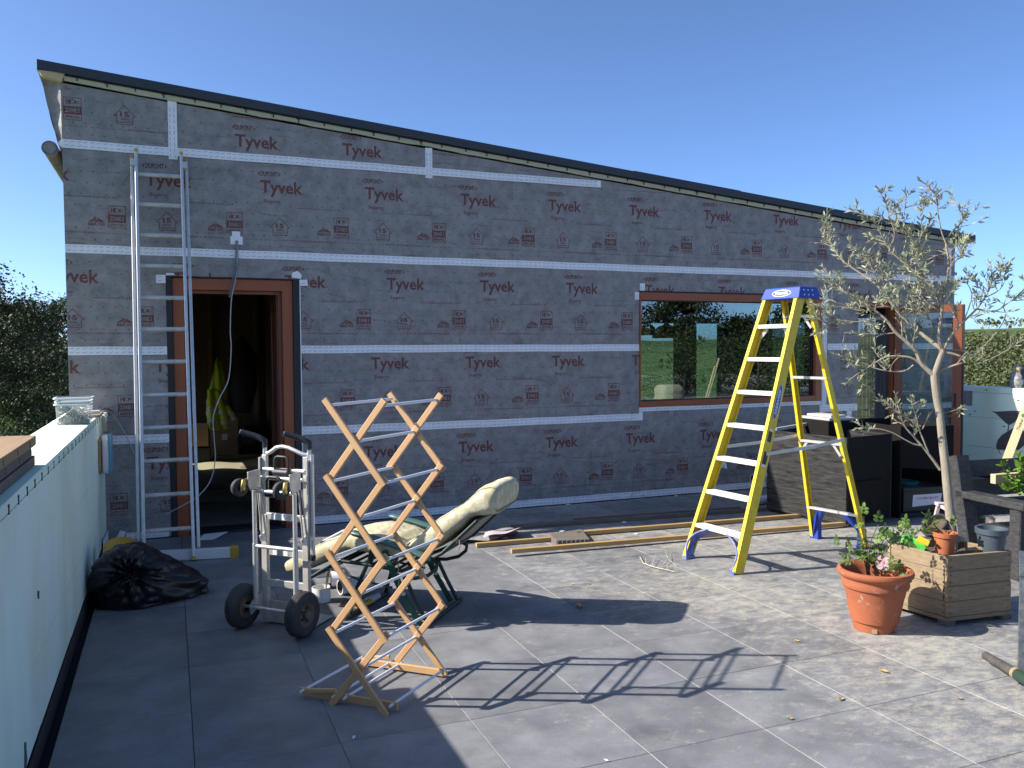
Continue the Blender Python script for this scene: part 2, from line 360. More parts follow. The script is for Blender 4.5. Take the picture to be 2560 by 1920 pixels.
M['greywood'] = mat('grey_weathered_timber', (.19, .16, .13), .85, col2=(.10, .085, .07), nscale=6, stretch=(.6, 6, 6), bump=.2, bscale=60)
M['plank'] = mat('weathered_board', (.40, .26, .13), .8, col2=(.25, .17, .10), nscale=4, stretch=(5, .8, 5), bump=.2, bscale=50)
M['pallet'] = mat('pallet_wood', (.36, .265, .155), .85, col2=(.19, .14, .085), nscale=6, stretch=(2, 2, 7), bump=.25, bscale=50)
M['blackply'] = mat('black_stained_plywood', (.007, .007, .008), .62, col2=(.055, .053, .05), nscale=5, namt=.8, stretch=(1.2, 1.2, 9), bump=.2, bscale=40, spec=.2)
M['blackply_flat'] = mat('black_painted_board', (.010, .009, .008), .75, col2=(.013, .0115, .010), nscale=4, spec=.15)
M['blackbin'] = mat('black_bin_plastic', (.012, .012, .014), .4, bump=.1, bscale=70)
M['bag'] = mat('black_polythene', (.007, .007, .009), .36, spec=.5, bump=.25, bscale=7)
M['char'] = mat('charred_timber', (.010, .010, .011), .6, col2=(.055, .055, .055), nscale=16, namt=.75, stretch=(1.5, 1.5, 4), bump=.5, bscale=45)
M['terracotta'] = mat('terracotta', (.46, .145, .055), .75, col2=(.38, .115, .045), nscale=5, bump=.12, bscale=60)
def pot_material():
    m = mat('big_terracotta', (.39, .115, .045), .72, col2=(.30, .085, .036), nscale=3.5, namt=.7, bump=.1, bscale=50)
    N, Lk, b = nodes_of(m); src = b.inputs['Base Color'].links[0].from_socket
    tc = N.new('ShaderNodeTexCoord'); n = N.new('ShaderNodeTexNoise'); n.inputs['Scale'].default_value = 13; n.inputs['Detail'].default_value = 8; n.inputs['Roughness'].default_value = .7; Lk(tc.outputs['Object'], n.inputs['Vector'])
    r = N.new('ShaderNodeValToRGB'); r.color_ramp.elements[0].position = .60; r.color_ramp.elements[1].position = .70; r.color_ramp.elements[1].color = (.75, .75, .75, 1); Lk(n.outputs[0], r.inputs[0])
    mx = N.new('ShaderNodeMix'); mx.data_type = 'RGBA'; Lk(r.outputs[0], mx.inputs['Factor']); Lk(src, mx.inputs['A']); mx.inputs['B'].default_value = (.62, .45, .36, 1); Lk(mx.outputs['Result'], b.inputs['Base Color']); return m
M['bigpot'] = pot_material()
M['greypot'] = mat('grey_plastic_pot', (.055, .075, .09), .5, col2=(.075, .095, .11), nscale=8)
M['blackpot'] = mat('thin_black_pot', (.03, .032, .033), .45)
M['soil'] = mat('dry_soil', (.05, .035, .022), .95, col2=(.12, .09, .06), nscale=25, bump=.6, bscale=50)
M['bark'] = mat('olive_bark', (.35, .30, .22), .85, col2=(.20, .17, .125), nscale=10, stretch=(3, 3, .6), bump=.35, bscale=40)
M['darkbark'] = mat('dark_bark', (.06, .045, .03), .9, col2=(.10, .075, .05), nscale=8, bump=.4, bscale=20)
def leaf_material(name, c1, c2, c3, rough=.5, transl=.25):
    m = bpy.data.materials.new(name); m.use_nodes = True; N, Lk, b = nodes_of(m)
    geo = N.new('ShaderNodeNewGeometry')
    r = N.new('ShaderNodeValToRGB'); e = r.color_ramp.elements; e[0].color = (*c1, 1); e[1].color = (*c3, 1); k = r.color_ramp.elements.new(.5); k.color = (*c2, 1)
    Lk(geo.outputs['Random Per Island'], r.inputs[0]); Lk(r.outputs[0], b.inputs['Base Color']); b.inputs['Roughness'].default_value = rough; b.inputs['Specular IOR Level'].default_value = .35
    t = N.new('ShaderNodeBsdfTranslucent'); Lk(r.outputs[0], t.inputs[0]); mx = N.new('ShaderNodeMixShader'); mx.inputs[0].default_value = transl
    Lk(b.outputs[0], mx.inputs[1]); Lk(t.outputs[0], mx.inputs[2]); Lk(mx.outputs[0], N['Material Output'].inputs[0]); return m
M['olive'] = leaf_material('olive_leaves', (.19, .21, .11), (.31, .33, .20), (.46, .48, .34))
M['rose_leaf'] = leaf_material('rose_leaves', (.06, .11, .02), (.10, .17, .035), (.19, .24, .07))
M['green_leaf'] = leaf_material('bright_leaves', (.09, .19, .02), (.15, .27, .03), (.24, .37, .06))
M['treeleaf'] = leaf_material('tree_leaves', (.014, .023, .007), (.024, .037, .010), (.058, .074, .022), .6, .15)
M['bushleaf'] = leaf_material('bush_leaves', (.018, .034, .008), (.030, .054, .012), (.075, .11, .028), .6, .18)
M['forest'] = leaf_material('plantation_leaves', (.075, .095, .035), (.11, .135, .05), (.16, .175, .075), .7, .2)
M['grassy'] = leaf_material('tall_grass', (.12, .15, .03), (.19, .21, .05), (.30, .29, .10), .6, .3)
M['petal'] = leaf_material('rose_petals', (.80, .42, .52), (.85, .55, .62), (.85, .66, .68), .6, .35)
M['stamen'] = mat('stamen', (.65, .30, .03), .7)
M['stem'] = mat('rose_stem', (.10, .06, .035), .7, col2=(.06, .085, .02), nscale=9)
M['hiviz'] = mat('hi_vis_yellow', (.48, .55, .02), .7, col2=(.40, .46, .02), nscale=9, bump=.3, bscale=20)
M['reflective'] = mat('reflective_tape', (.45, .46, .45), .4)
M['card'] = mat('cardboard', (.40, .27, .14), .8, col2=(.34, .22, .11), nscale=5)
M['cable'] = mat('grey_cable', (.42, .43, .45), .45)
M['cabledark'] = mat('dark_cable', (.10, .105, .12), .45)
M['tub'] = mat('translucent_tub', (.70, .72, .70), .35, trans=.0)
M['screws'] = mat('zinc_screws', (.17, .20, .17), .45, .3, col2=(.40, .43, .40), nscale=50, namt=.95)
M['bluering'] = mat('pale_blue_plastic', (.12, .42, .62), .4)
M['packet'] = mat('green_packet', (.06, .50, .05), .4, col2=(.10, .58, .08), nscale=10)
M['packet_y'] = mat('yellow_packet', (.60, .42, .02), .4)
M['pinkwood'] = mat('pinkish_painted_wood', (.55, .46, .45), .8, col2=(.46, .37, .36), nscale=8, stretch=(1, 1, 4))
M['owl'] = mat('mottled_feathers', (.40, .39, .38), .8, col2=(.10, .095, .09), nscale=34, namt=.95)
M['owldark'] = mat('dark_feathers', (.03, .03, .03), .8)
M['greysheet'] = mat('dark_grey_sheet', (.075, .072, .078), .7, col2=(.09, .085, .09), nscale=9)
M['darkgreybin'] = mat('dark_grey_board', (.045, .055, .068), .6, col2=(.11, .12, .13), nscale=26, namt=.9, bump=.2, bscale=60)
M['hose'] = mat('dark_green_hose', (.018, .04, .028), .5, col2=(.03, .055, .04), nscale=20)
M['hosetip'] = mat('dusty_black_tube', (.035, .033, .03), .6, col2=(.10, .09, .075), nscale=20)
M['deadleaf'] = mat('dry_leaf', (.50, .38, .14), .8, col2=(.36, .24, .08), nscale=20)
M['twig'] = mat('bleached_twig', (.50, .45, .34), .8)
M['stone'] = mat('pale_stone', (.46, .40, .28), .9, col2=(.34, .29, .2), nscale=6, bump=.5, bscale=12)
M['label'] = mat('white_label', (.74, .74, .78), .5)
M['redink'] = mat('red_ink', (.55, .10, .12), .6)
M['greenink'] = mat('green_ink', (.01, .22, .10), .6)
M['blackink'] = mat('black_ink', (.05, .05, .05), .6)
M['palewood'] = mat('pale_sawn_timber', (.60, .47, .28), .75, col2=(.52, .39, .21), nscale=5, stretch=(2, 2, 2), bump=.1, bscale=40)
M['coat'] = mat('black_coat', (.01, .01, .012), .8)
M['sheet'] = mat('olive_dust_sheet', (.33, .31, .19), .9, col2=(.27, .25, .15), nscale=6)
M['lampshade'] = mat('black_lampshade', (.015, .015, .015), .4)
M['teal'] = mat('teal_plastic', (.01, .12, .12), .5)
# ================================================================= LAND
def hgt(x, y):
    r = math.hypot(x, y); 
    n = noise.noise(Vector((x * .004, y * .004, 3.1))) * 9 + noise.noise(Vector((x * .013, y * .013, 7.7))) * 2.0
    def ss(a, b, t): t = max(0, min(1, (t - a) / (b - a))); return t * t * (3 - 2 * t)
    north = max(0, min(1, (y - abs(x) * .9) / max(r, 1) * 3)); z = -2.6 - 27 * ss(45, 230, r) + (42 - 9 * north) * ss(240, 560, r) + 14 * ss(900, 2600, r)
    return z + n * ss(60, 300, r)
def land():
    k = 150; cs = []
    for i in range(k + 1):
        t = i / k * 2 - 1; cs.append(math.copysign(abs(t) ** 2.6, t) * 3600)
    mb = MB(); vs = [(x, y, hgt(x, y)) for y in cs for x in cs]
    mb.add(vs, [(j * (k + 1) + i, j * (k + 1) + i + 1, (j + 1) * (k + 1) + i + 1, (j + 1) * (k + 1) + i) for j in range(k) for i in range(k)])
    m = bpy.data.materials.new('fields'); m.use_nodes = True; N, Lk, b = nodes_of(m)
    geo = N.new('ShaderNodeNewGeometry'); mp = N.new('ShaderNodeMapping'); mp.inputs['Scale'].default_value = (.0085, .013, 0); mp.inputs['Rotation'].default_value = (0, 0, .4); Lk(geo.outputs['Position'], mp.inputs[0])
    v = N.new('ShaderNodeTexVoronoi'); v.inputs['Scale'].default_value = 1; Lk(mp.outputs[0], v.inputs['Vector'])
    r = N.new('ShaderNodeValToRGB'); e = r.color_ramp.elements; e[0].color = (.085, .115, .04, 1); e[1].color = (.18, .20, .085, 1); q = r.color_ramp.elements.new(.5); q.color = (.12, .155, .055, 1)
    sp = N.new('ShaderNodeSeparateColor'); Lk(v.outputs['Color'], sp.inputs[0]); Lk(sp.outputs[0], r.inputs[0])
    v2 = N.new('ShaderNodeTexVoronoi'); v2.feature = 'DISTANCE_TO_EDGE'; Lk(mp.outputs[0], v2.inputs['Vector'])
    r2 = N.new('ShaderNodeValToRGB'); r2.color_ramp.elements[0].position = .02; r2.color_ramp.elements[0].color = (1, 1, 1, 1); r2.color_ramp.elements[1].position = .035; r2.color_ramp.elements[1].color = (0, 0, 0, 1); Lk(v2.outputs['Distance'], r2.inputs[0])
    mx = N.new('ShaderNodeMix'); mx.data_type = 'RGBA'; Lk(r2.outputs[0], mx.inputs['Factor']); Lk(r.outputs[0], mx.inputs['A']); mx.inputs['B'].default_value = (.035, .055, .018, 1)
    n = N.new('ShaderNodeTexNoise'); n.inputs['Scale'].default_value = .35; n.inputs['Detail'].default_value = 8; Lk(geo.outputs['Position'], n.inputs['Vector'])
    mx2 = N.new('ShaderNodeMix'); mx2.data_type = 'RGBA'; mx2.blend_type = 'MULTIPLY'; mx2.inputs['Factor'].default_value = .6; Lk(mx.outputs['Result'], mx2.inputs['A'])
    r3 = N.new('ShaderNodeValToRGB'); r3.color_ramp.elements[0].color = (.55, .6, .5, 1); r3.color_ramp.elements[0].position = .3; r3.color_ramp.elements[1].position = .7; Lk(n.outputs[0], r3.inputs[0]); Lk(r3.outputs[0], mx2.inputs['B'])
    Lk(mx2.outputs['Result'], b.inputs['Base Color']); b.inputs['Roughness'].default_value = .9; b.inputs['Specular IOR Level'].default_value = .1
    o = mb.build('ground', m, smooth=True, fix=False); tag(o, kind='structure'); return o
land()

def leaf_quad(mb, c, s, rg, aspect=.55):
    d = Vector((rg.gauss(0, 1), rg.gauss(0, 1), rg.gauss(0, .8))); d.normalize() if d.length > 0 else None
    e = d.orthogonal().normalized(); e = (e * math.cos(a := rg.uniform(0, 6.28)) + d.cross(e) * math.sin(a))
    u = d * s; w = e * s * aspect
    mb.add([c - u * .5, c + w * .5, c + u * .5, c - w * .5], [(0, 1, 2, 3)])
def tree_meshes(seed, h, crown_r, nclump, per, leaf, base_frac=.25):
    rg = random.Random(seed); tr = MB(); cr = MB()
    top = h * .8
    tr.tube([(0, 0, -.3), (.05 * h * rg.uniform(-.3, .3), 0, h * .25), (rg.uniform(-.1, .1), rg.uniform(-.1, .1), h * .5), (rg.uniform(-.3, .3), rg.uniform(-.3, .3), top)], [h * .03, h * .024, h * .017, h * .004], 8)
    for i in range(nclump):
        a = rg.uniform(0, 6.283); zf = rg.uniform(base_frac, 1.0)
        prof = math.sin(math.pi * min(1, (zf - base_frac) / (1 - base_frac) * .86 + .12)) ** .7
        rr = crown_r * prof * math.sqrt(rg.uniform(.12, 1.0)) * rg.uniform(.8, 1.15)
        c = Vector((math.cos(a) * rr, math.sin(a) * rr, zf * h))
        st = Vector((0, 0, max(h * .12, c.z - rr * .7 - .2)))
        if i % 2 == 0:
            mid = (st + c) * .5 + Vector((0, 0, -.05 * h)); tr.tube([st, mid, c], [h * .009, h * .005, h * .0015], 5)
        R_ = rg.uniform(.3, .85) * crown_r * .33
        for k in range(per):
            p = Vector((rg.gauss(0, 1), rg.gauss(0, 1), rg.gauss(0, .62))) * R_ * .62
            leaf_quad(cr, c + p, leaf * rg.uniform(.6, 1.3), rg)
    return tr, cr
def add_tree(name, label, cat, loc, seed, h, cr_r, ncl, per, leaf, leafmat='treeleaf', group=None, bf=.25):
    t, c = tree_meshes(seed, h, cr_r, ncl, per, leaf, bf); L_ = Vector(loc)
    root = thing(name, label, cat, L_, group)
    for m_ in (t, c): m_.v = [p + L_ for p in m_.v]
    t.build('trunk', M['darkbark'], root, smooth=True); c.build('crown', M[leafmat], root, fix=False)
    return root
G1 = 'trees beyond the left parapet'
def ground_at(px, D):   # a spot D metres away in the direction of a pixel column
    d = ray(px, 870); d.z = 0; d.normalize(); p = d * D; return (p.x, p.y, hgt(p.x, p.y))
add_tree('broadleaf_tree', 'tallest dark broadleaf tree at the left edge, behind the parapet', 'tree', ground_at(-60, 27), 11, 6.4, 2.7, 120, 250, .10, group=G1, bf=.12)
add_tree('broadleaf_tree', 'lower dark broadleaf tree just left of the house corner', 'tree', ground_at(110, 34), 12, 5.9, 2.5, 110, 230, .11, group=G1, bf=.10)
add_tree('broadleaf_tree', 'small olive-brown tree top peeking out beside the house corner', 'tree', ground_at(175, 50), 13, 7.0, 2.6, 90, 110, .13, 'bushleaf', G1, .15)
add_tree('broadleaf_tree', 'dark broadleaf tree far behind the leftmost tree', 'tree', ground_at(20, 44), 15, 6.2, 3.2, 100, 130, .15, group=G1, bf=.08)
for i, (px, D, h, r) in enumerate([(60, 24, 3.3, 2.0), (-20, 22, 2.7, 1.9), (150, 29, 3.6, 2.0)]):
    add_tree('hedge_shrub', ['dark green shrub under the trees right of the plank stack', 'dark green shrub at the left edge above the planks', 'green shrub below the house corner behind the plastic tub'][i], 'shrub', ground_at(px, D), 20 + i, h, r, 80, 170, .075, 'bushleaf', 'shrubs under the trees', .05)
def grass():
    mb = MB(); rg = random.Random(3)
    for k in range(5200):
        px = rg.uniform(-120, 260); D = rg.uniform(14, 26)
        x, y, z = ground_at(px, D); hh = rg.uniform(.25, .75); lx = rg.uniform(-.2, .2); ly = rg.uniform(-.2, .2); w_ = rg.uniform(.008, .02)
        mb.add([(x - w_, y, z), (x + w_, y, z), (x + lx, y + ly, z + hh)], [(0, 1, 2)])
    o = mb.build('grass', M['grassy'], fix=False); tag(o, 'tall pale green grass below the trees beyond the left parapet', 'grass', kind='stuff')
grass()
def plantation():
    mb = MB(); rg = random.Random(5); n = 0
    while n < 3600:
        px = rg.uniform(2180, 2900); D = rg.uniform(250, 520)
        x, y, z = ground_at(px, D)
        if z > 2.0 + 2.2 * noise.noise(Vector((x * .02, y * .02, 1))): continue
        n += 1; h = rg.uniform(4, 7.5); r = rg.uniform(1.2, 2.2)
        for k in range(22):
            zf = rg.random() ** .8; rr = r * (1 - zf * .75) * math.sqrt(rg.random()); a = rg.uniform(0, 6.283)
            leaf_quad(mb, Vector((x + math.cos(a) * rr, y + math.sin(a) * rr, z + h * (.05 + .95 * zf))), rg.uniform(.6, 1.5), rg, .8)
    o = mb.build('hillside_plantation', M['forest'], fix=False); tag(o, 'dense green wood covering the hillside beyond the right parapet', 'wood', kind='stuff')
plantation()
def hedgerows():
    mb = MB(); rg = random.Random(9)
    for k in range(900):
        a = rg.uniform(0, 6.283); D = rg.choice([rg.uniform(240, 330), rg.uniform(380, 600), rg.uniform(600, 1100)])
        ax = math.sin(a) * D; ay = math.cos(a) * D
        ax += 8 * round(noise.noise(Vector((ax * .01, ay * .01, 0))) * 4); z = hgt(ax, ay); h = rg.uniform(5, 11); r = rg.uniform(3, 6)
        for q in range(26):
            p = Vector((rg.gauss(0, 1), rg.gauss(0, 1), rg.gauss(0, .8))) * r * .5
            leaf_quad(mb, Vector((ax, ay, z + h * .5)) + p, rg.uniform(1.5, 3.2), rg, .8)
    o = mb.build('distant_hedgerow_trees', M['forest'], fix=False); tag(o, 'scattered hedgerow trees on the far fields', 'trees', kind='stuff')
hedgerows()
# trees and bushes behind the viewer, seen mirrored in the big window
WY = 8.36
def mirrored(px, py, D):
    d = ray(px, py); p = CAM + d * (WY / d.y); d2 = Vector((d.x, -d.y, d.z)); d2.z = 0; d2.normalize(); q = p + d2 * D; return (q.x, q.y, hgt(q.x, q.y))
for i, (px, D, h, r, lab) in enumerate([(1705, 62, 9.4, 4.6, 'largest rounded tree mirrored in the window above the lampshades'), (1858, 66, 7.4, 4.0, 'dark tree mirrored in the middle of the window'), (2015, 60, 8.2, 4.6, 'dark tree mirrored at the right end of the window'), (1600, 55, 4.8, 4.0, 'low tree mirrored at the left end of the window')]):
    add_tree('garden_tree', lab, 'tree', mirrored(px, 870, D), 40 + i, h, r, 150, 130, .30, 'treeleaf', 'trees behind the viewer mirrored in the window', .05)

# ================================================================= TERRACE
TX0, TX1, TY1 = -0.505, 9.86, 8.345
P_ = 0.603; JX, JY = 0.0609, 3.0602; GAP = .0034
mb = MB(); mb.bb(-0.85, 10.2, -14, 8.36, -.6, -.045)
terrace = mb.build('terrace', M['dark_gap']); tag(terrace, kind='structure')
_tile_cache = {}
def tile_mesh(w, d):
    key = (round(w, 3), round(d, 3))
    if key in _tile_cache: return _tile_cache[key]
    c = .0012; t = .02; me = bpy.data.meshes.new('paving_slab')
    v = [(0, 0, -t), (w, 0, -t), (w, d, -t), (0, d, -t), (0, 0, -c), (w, 0, -c), (w, d, -c), (0, d, -c), (c, c, 0), (w - c, c, 0), (w - c, d - c, 0), (c, d - c, 0)]
    f = [(8, 9, 10, 11)] + [(4 + i, 4 + (i + 1) % 4, 8 + (i + 1) % 4, 8 + i) for i in range(4)] + [(i, (i + 1) % 4, 4 + (i + 1) % 4, 4 + i) for i in range(4)]
    me.from_pydata(v, [], f); me.materials.append(M['tile']); me.materials.append(M['tile_side'])
    me.polygons.foreach_set('material_index', [0] * 5 + [1] * 4); me.update(); _tile_cache[key] = me; return me
rg = random.Random(1)
for j in range(-4, 9):
    y0 = JY + j * P_ + GAP / 2; y1 = min(JY + (j + 1) * P_ - GAP / 2, TY1)
    if y1 - y0 < .02: continue
    for i in range(-1, 17):
        x0 = max(JX + i * P_ + GAP / 2, TX0); x1 = min(JX + (i + 1) * P_ - GAP / 2, TX1)
        if x1 - x0 < .03: continue
        o = bpy.data.objects.new('paving_slab', tile_mesh(x1 - x0, y1 - y0)); link(o, terrace, (x0, y0, rg.uniform(-.0012, 0.0)))
mb = MB()
for j in range(-27, -4):
    for i in range(-1, 17):
        x0 = max(JX + i * P_ + GAP / 2, TX0); x1 = min(JX + (i + 1) * P_ - GAP / 2, TX1); y0 = JY + j * P_ + GAP / 2
        mb.bb(x0, x1, y0, y0 + P_ - GAP, -.02, -.001)
o = mb.build('paving_slabs_behind', M['tile'], terrace); o['kind'] = 'stuff'

mb = MB(); mb.bb(10.25, 34, -30, 5.6, -.9, -.06); o = mb.build('yard', mat('dusty_yard', (.22, .21, .19), .9, col2=(.15, .145, .13), nscale=3)); tag(o, kind='structure')
for i, (px, D, h, r, lab) in enumerate([(1640, 21, 2.1, 1.6, 'low bush mirrored at the lower left of the window'), (1720, 22, 2.3, 1.8, 'low bush mirrored below the lampshades'), (1800, 24, 2.2, 1.8, 'low bush mirrored in the middle of the window'), (1900, 22, 2.3, 1.8, 'low bush mirrored between the stepladder rails'), (2000, 23, 2.4, 1.8, 'low bush mirrored at the lower right of the window')]):
    p = mirrored(px, 870, D); add_tree('garden_bush', lab, 'bush', (p[0], p[1], -.06), 60 + i, h, r, 60, 60, .10, 'bushleaf', 'bushes behind the viewer mirrored in the window', .05)

# ================================================================= PARAPETS
PX0, PX1, PT = -0.85, -0.56, 1.19
par = thing('parapet_wall', 'pale green insulation-board parapet running along the left of the terrace', 'wall', (-.7, 3, 0))
# face boards: courses with staggered vertical joints, each board its own piece
rg = random.Random(4)
zrows = [(0.085, .40), (.403, .745), (.748, 1.138)]
joints = [[-2.0, -.8, .5, 1.75, 3.0, 4.165, 5.4, 6.6, 7.5, 8.35], [-2.0, -.2, 1.05, 2.4, 3.73, 4.18, 5.9, 7.15, 7.9, 8.35], [-2.0, -.6, .7, 2.0, 3.3, 4.66, 5.9, 7.51, 8.35]]
for (z0, z1), js in zip(zrows, joints):
    for a, b_ in zip(js[:-1], js[1:]):
        m_ = MB(); m_.bb(PX1 - .055, PX1 + rg.uniform(-.0015, .0015), a + .003, b_ - .003, z0, z1); m_.build('insulation_board', M['insul'], par, bevel=.0015, seg=1)
m_ = MB(); m_.bb(PX0, PX1 - .057, -2, 8.35, -.5, 1.138); m_.build('wall_core', M['joint'], par)
for a, b_ in zip([-2.0, -.4, 2.1, 4.55, 5.6, 6.4, 7.6], [-.4, 2.1, 4.55, 5.6, 6.4, 7.6, 8.12]):
    m_ = MB(); m_.bb(PX0, PX1 + rg.uniform(-.001, .001), a + .001, b_ - .001, 1.141, PT + rg.uniform(-.001, .001)); m_.build('coping_board', M['insul'], par, bevel=.003, seg=1)
for k in range(-6, 21):
    y = 3.537 + k * .2165
    if y > 8.1: break
    m_ = MB(); m_.bb(PX1 - .002, PX1 + .0035, y - .004, y + .004, 1.137, 1.170); m_.bb(PX1 - .002, PX1 + .0035, y - .011, y + .011, 1.166, 1.174); m_.build('wall_tie', M['nail'], par)
m_ = MB(); m_.bb(PX1 + .001, PX1 + .012, -2, 8.35, -.04, .078); m_.build('damp_proof_skirting', M['blackmem'], par, bevel=.003)
m_ = MB(); m_.bb(PX1 - .29, PX1 + .001, 8.12, 8.355, .9, 1.188); m_.bb(PX1 - .01, PX1 + .03, 8.2, 8.355, 1.02, 1.185); m_.build('end_board', M['foam'], par)
m_ = MB()
m_.tube([(PX1 + .002, 3.73, .20), (PX1 + .003, 3.72, .13), (PX1 + .003, 3.70, .09)], [.004, .007, .002], 5); m_.tube([(PX1 + .002, 4.18, .68), (PX1 + .003, 4.18, .645)], [.006, .003], 5)
m_.build('crack', M['joint'], par)

rpar = thing('parapet_wall', 'pale green insulation-board parapet on the right beside the open glass door', 'wall', (10, 4, 0))
RX = 9.88
for (z0, z1), js in zip([(.085, .40), (.403, .79), (.793, 1.115)], [[5.7, 6.5, 7.5, 8.6], [5.7, 7.1, 8.6], [5.7, 6.7, 7.9, 8.6]]):
    for a, b_ in zip(js[:-1], js[1:]):
        m_ = MB(); m_.bb(RX + rg.uniform(-.0012, .0012), RX + .055, a + .001, b_ - .001, z0, z1); m_.build('insulation_board', M['insul'], rpar, bevel=.0015, seg=1)
m_ = MB(); m_.bb(RX + .057, RX + .3, 5.7, 8.6, -.5, 1.114); m_.build('wall_core', M['joint'], rpar)
for a, b_ in zip([5.7, 7.3], [7.3, 8.6]):
    m_ = MB(); m_.bb(RX, RX + .3, a + .001, b_ - .001, 1.118, PT); m_.build('coping_board', M['insul'], rpar, bevel=.003, seg=1)
m_ = MB(); m_.bb(RX - .012, RX - .001, 5.7, 8.36, -.04, .078); m_.build('damp_proof_skirting', M['blackmem'], rpar)
m_ = MB(); m_.bb(RX - .004, RX - .0015, 8.06, 8.36, .93, 1.13); m_.build('membrane_lap', M['membrane'], rpar)
m_ = MB(); m_.bb(RX - .006, RX - .0045, 8.02, 8.36, .86, .93); m_.bb(RX - .006, RX - .0045, 8.0, 8.36, 1.13, 1.187); m_.build('tape_strip', M['tape'], rpar)
for (px, py) in [(2438, 973), (2466, 975), (2438, 1028), (2425, 1036), (2546, 1001), (2510, 1066)]:
    q = onx(px, py, RX); m_ = MB(); m_.box((RX - .001, q.y, q.z), (.006, .03, .012)); m_.build('tie_hole', M['nail'], rpar)
# ================================================================= HOUSE
HX0, HX1 = -0.83, 9.87
def roof_z(x): return 4.132 - .0892 * x          # top edge of the verge trim
def wall_top(x): return roof_z(x) - .145
house = thing('house', 'single-storey timber house wrapped in grey printed breather membrane with a sloping roof', 'house', (4.5, 8.36, 0))
DOOR = (-.02, 1.175, 0.0, 2.412); WIN = (4.96, 7.597, 1.048, 2.362); SLD = (8.19, 8.80, 0.0, 2.30)
def wpoly(mb, x0, x1, z0, z1, y0, y1, sloped=False):
    zt = [(x1, wall_top(x1)), (x0, wall_top(x0))] if sloped else [(x1, z1), (x0, z1)]
    mb.prism([(x0, y0, z0), (x1, y0, z0)] + [(x, y0, z) for x, z in zt], (0, y1 - y0, 0))
mb = MB(); Y0, Y1 = WY + .004, WY + .30
wpoly(mb, HX0, DOOR[0], -.5, 0, Y0, Y1, True); wpoly(mb, DOOR[0], DOOR[1], DOOR[3], 0, Y0, Y1, True); wpoly(mb, DOOR[1], WIN[0], -.5, 0, Y0, Y1, True)
wpoly(mb, WIN[0], WIN[1], WIN[3], 0, Y0, Y1, True); wpoly(mb, WIN[0], WIN[1], -.5, WIN[2], Y0, Y1); wpoly(mb, WIN[1], SLD[0], -.5, 0, Y0, Y1, True)
wpoly(mb, SLD[0], SLD[1], SLD[3], 0, Y0, Y1, True); wpoly(mb, SLD[1], HX1, -.5, 0, Y0, Y1, True)
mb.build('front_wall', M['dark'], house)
def ext_wall(name, segs):
    m_ = MB()
    for s_ in segs: m_.bb(*s_)
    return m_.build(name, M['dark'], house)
BY = 12.3
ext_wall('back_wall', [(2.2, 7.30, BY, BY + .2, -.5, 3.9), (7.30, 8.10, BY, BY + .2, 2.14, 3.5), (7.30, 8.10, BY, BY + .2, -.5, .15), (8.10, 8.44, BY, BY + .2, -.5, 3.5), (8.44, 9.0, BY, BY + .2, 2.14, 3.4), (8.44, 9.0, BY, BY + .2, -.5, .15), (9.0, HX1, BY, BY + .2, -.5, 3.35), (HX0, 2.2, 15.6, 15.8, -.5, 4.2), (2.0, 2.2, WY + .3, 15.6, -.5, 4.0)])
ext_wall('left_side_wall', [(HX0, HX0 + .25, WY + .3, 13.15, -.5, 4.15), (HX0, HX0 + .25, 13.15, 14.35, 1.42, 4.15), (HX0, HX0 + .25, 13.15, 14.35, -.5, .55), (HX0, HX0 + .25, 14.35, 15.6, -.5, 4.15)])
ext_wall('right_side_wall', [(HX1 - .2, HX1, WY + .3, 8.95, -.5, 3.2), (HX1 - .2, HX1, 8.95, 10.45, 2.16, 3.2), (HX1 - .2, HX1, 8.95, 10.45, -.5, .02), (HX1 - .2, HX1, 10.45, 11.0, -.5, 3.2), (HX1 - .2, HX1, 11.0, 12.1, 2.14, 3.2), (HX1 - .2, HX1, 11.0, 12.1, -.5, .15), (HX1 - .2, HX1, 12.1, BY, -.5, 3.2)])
for (x0, x1, y0, y1) in [(7.30, 8.10, BY, BY), (8.44, 9.0, BY, BY)]:
    m_ = MB(); m_.bb(x0, x1, BY + .09, BY + .1, .15, 2.14); m_.build('rear_pane', M['glass2'], house)
m_ = MB(); m_.bb(HX1 - .11, HX1 - .1, 11.0, 12.1, .15, 2.14); m_.build('rear_pane', M['glass2'], house)
m_ = MB(); m_.bb(HX0 + .25, 2.0, WY + .30, 15.6, -.4, -.004); m_.bb(2.2, HX1 - .2, WY + .30, BY, -.4, -.004); m_.build('inner_floor', M['innerfloor'], house)
# roof slab with anthracite verge trim
RX0, RX1 = -1.0, 10.17; FY = WY - .058
def slab(mb, x0, x1, dz0, dz1, y0, y1): mb.prism([(x0, y0, roof_z(x0) + dz0), (x1, y0, roof_z(x1) + dz0), (x1, y0, roof_z(x1) + dz1), (x0, y0, roof_z(x0) + dz1)], (0, y1 - y0, 0))
mb = MB(); slab(mb, RX0 + .01, RX1 - .01, -.09, -.012, WY - .03, 16.0); mb.build('roof', M['fascia'], house)
xs = [RX0, 1.2, 3.4, 4.85, 6.3, 8.4, RX1]
for i, (a, b_) in enumerate(zip(xs[:-1], xs[1:])):
    mb = MB(); slab(mb, a + .001, b_ - .001, -.078, .002 + (.006 if i == 3 else 0), FY - .012, FY); slab(mb, a + .001, b_ - .001, -.006, .004, FY, WY + .15); mb.build('verge_trim', M['fascia'], house, bevel=.002)
for x6 in (RX0, RX1 - .012): mb = MB(); slab(mb, x6, x6 + .012, -.085, 0, FY, 14.7); mb.build('side_trim', M['fascia'], house)
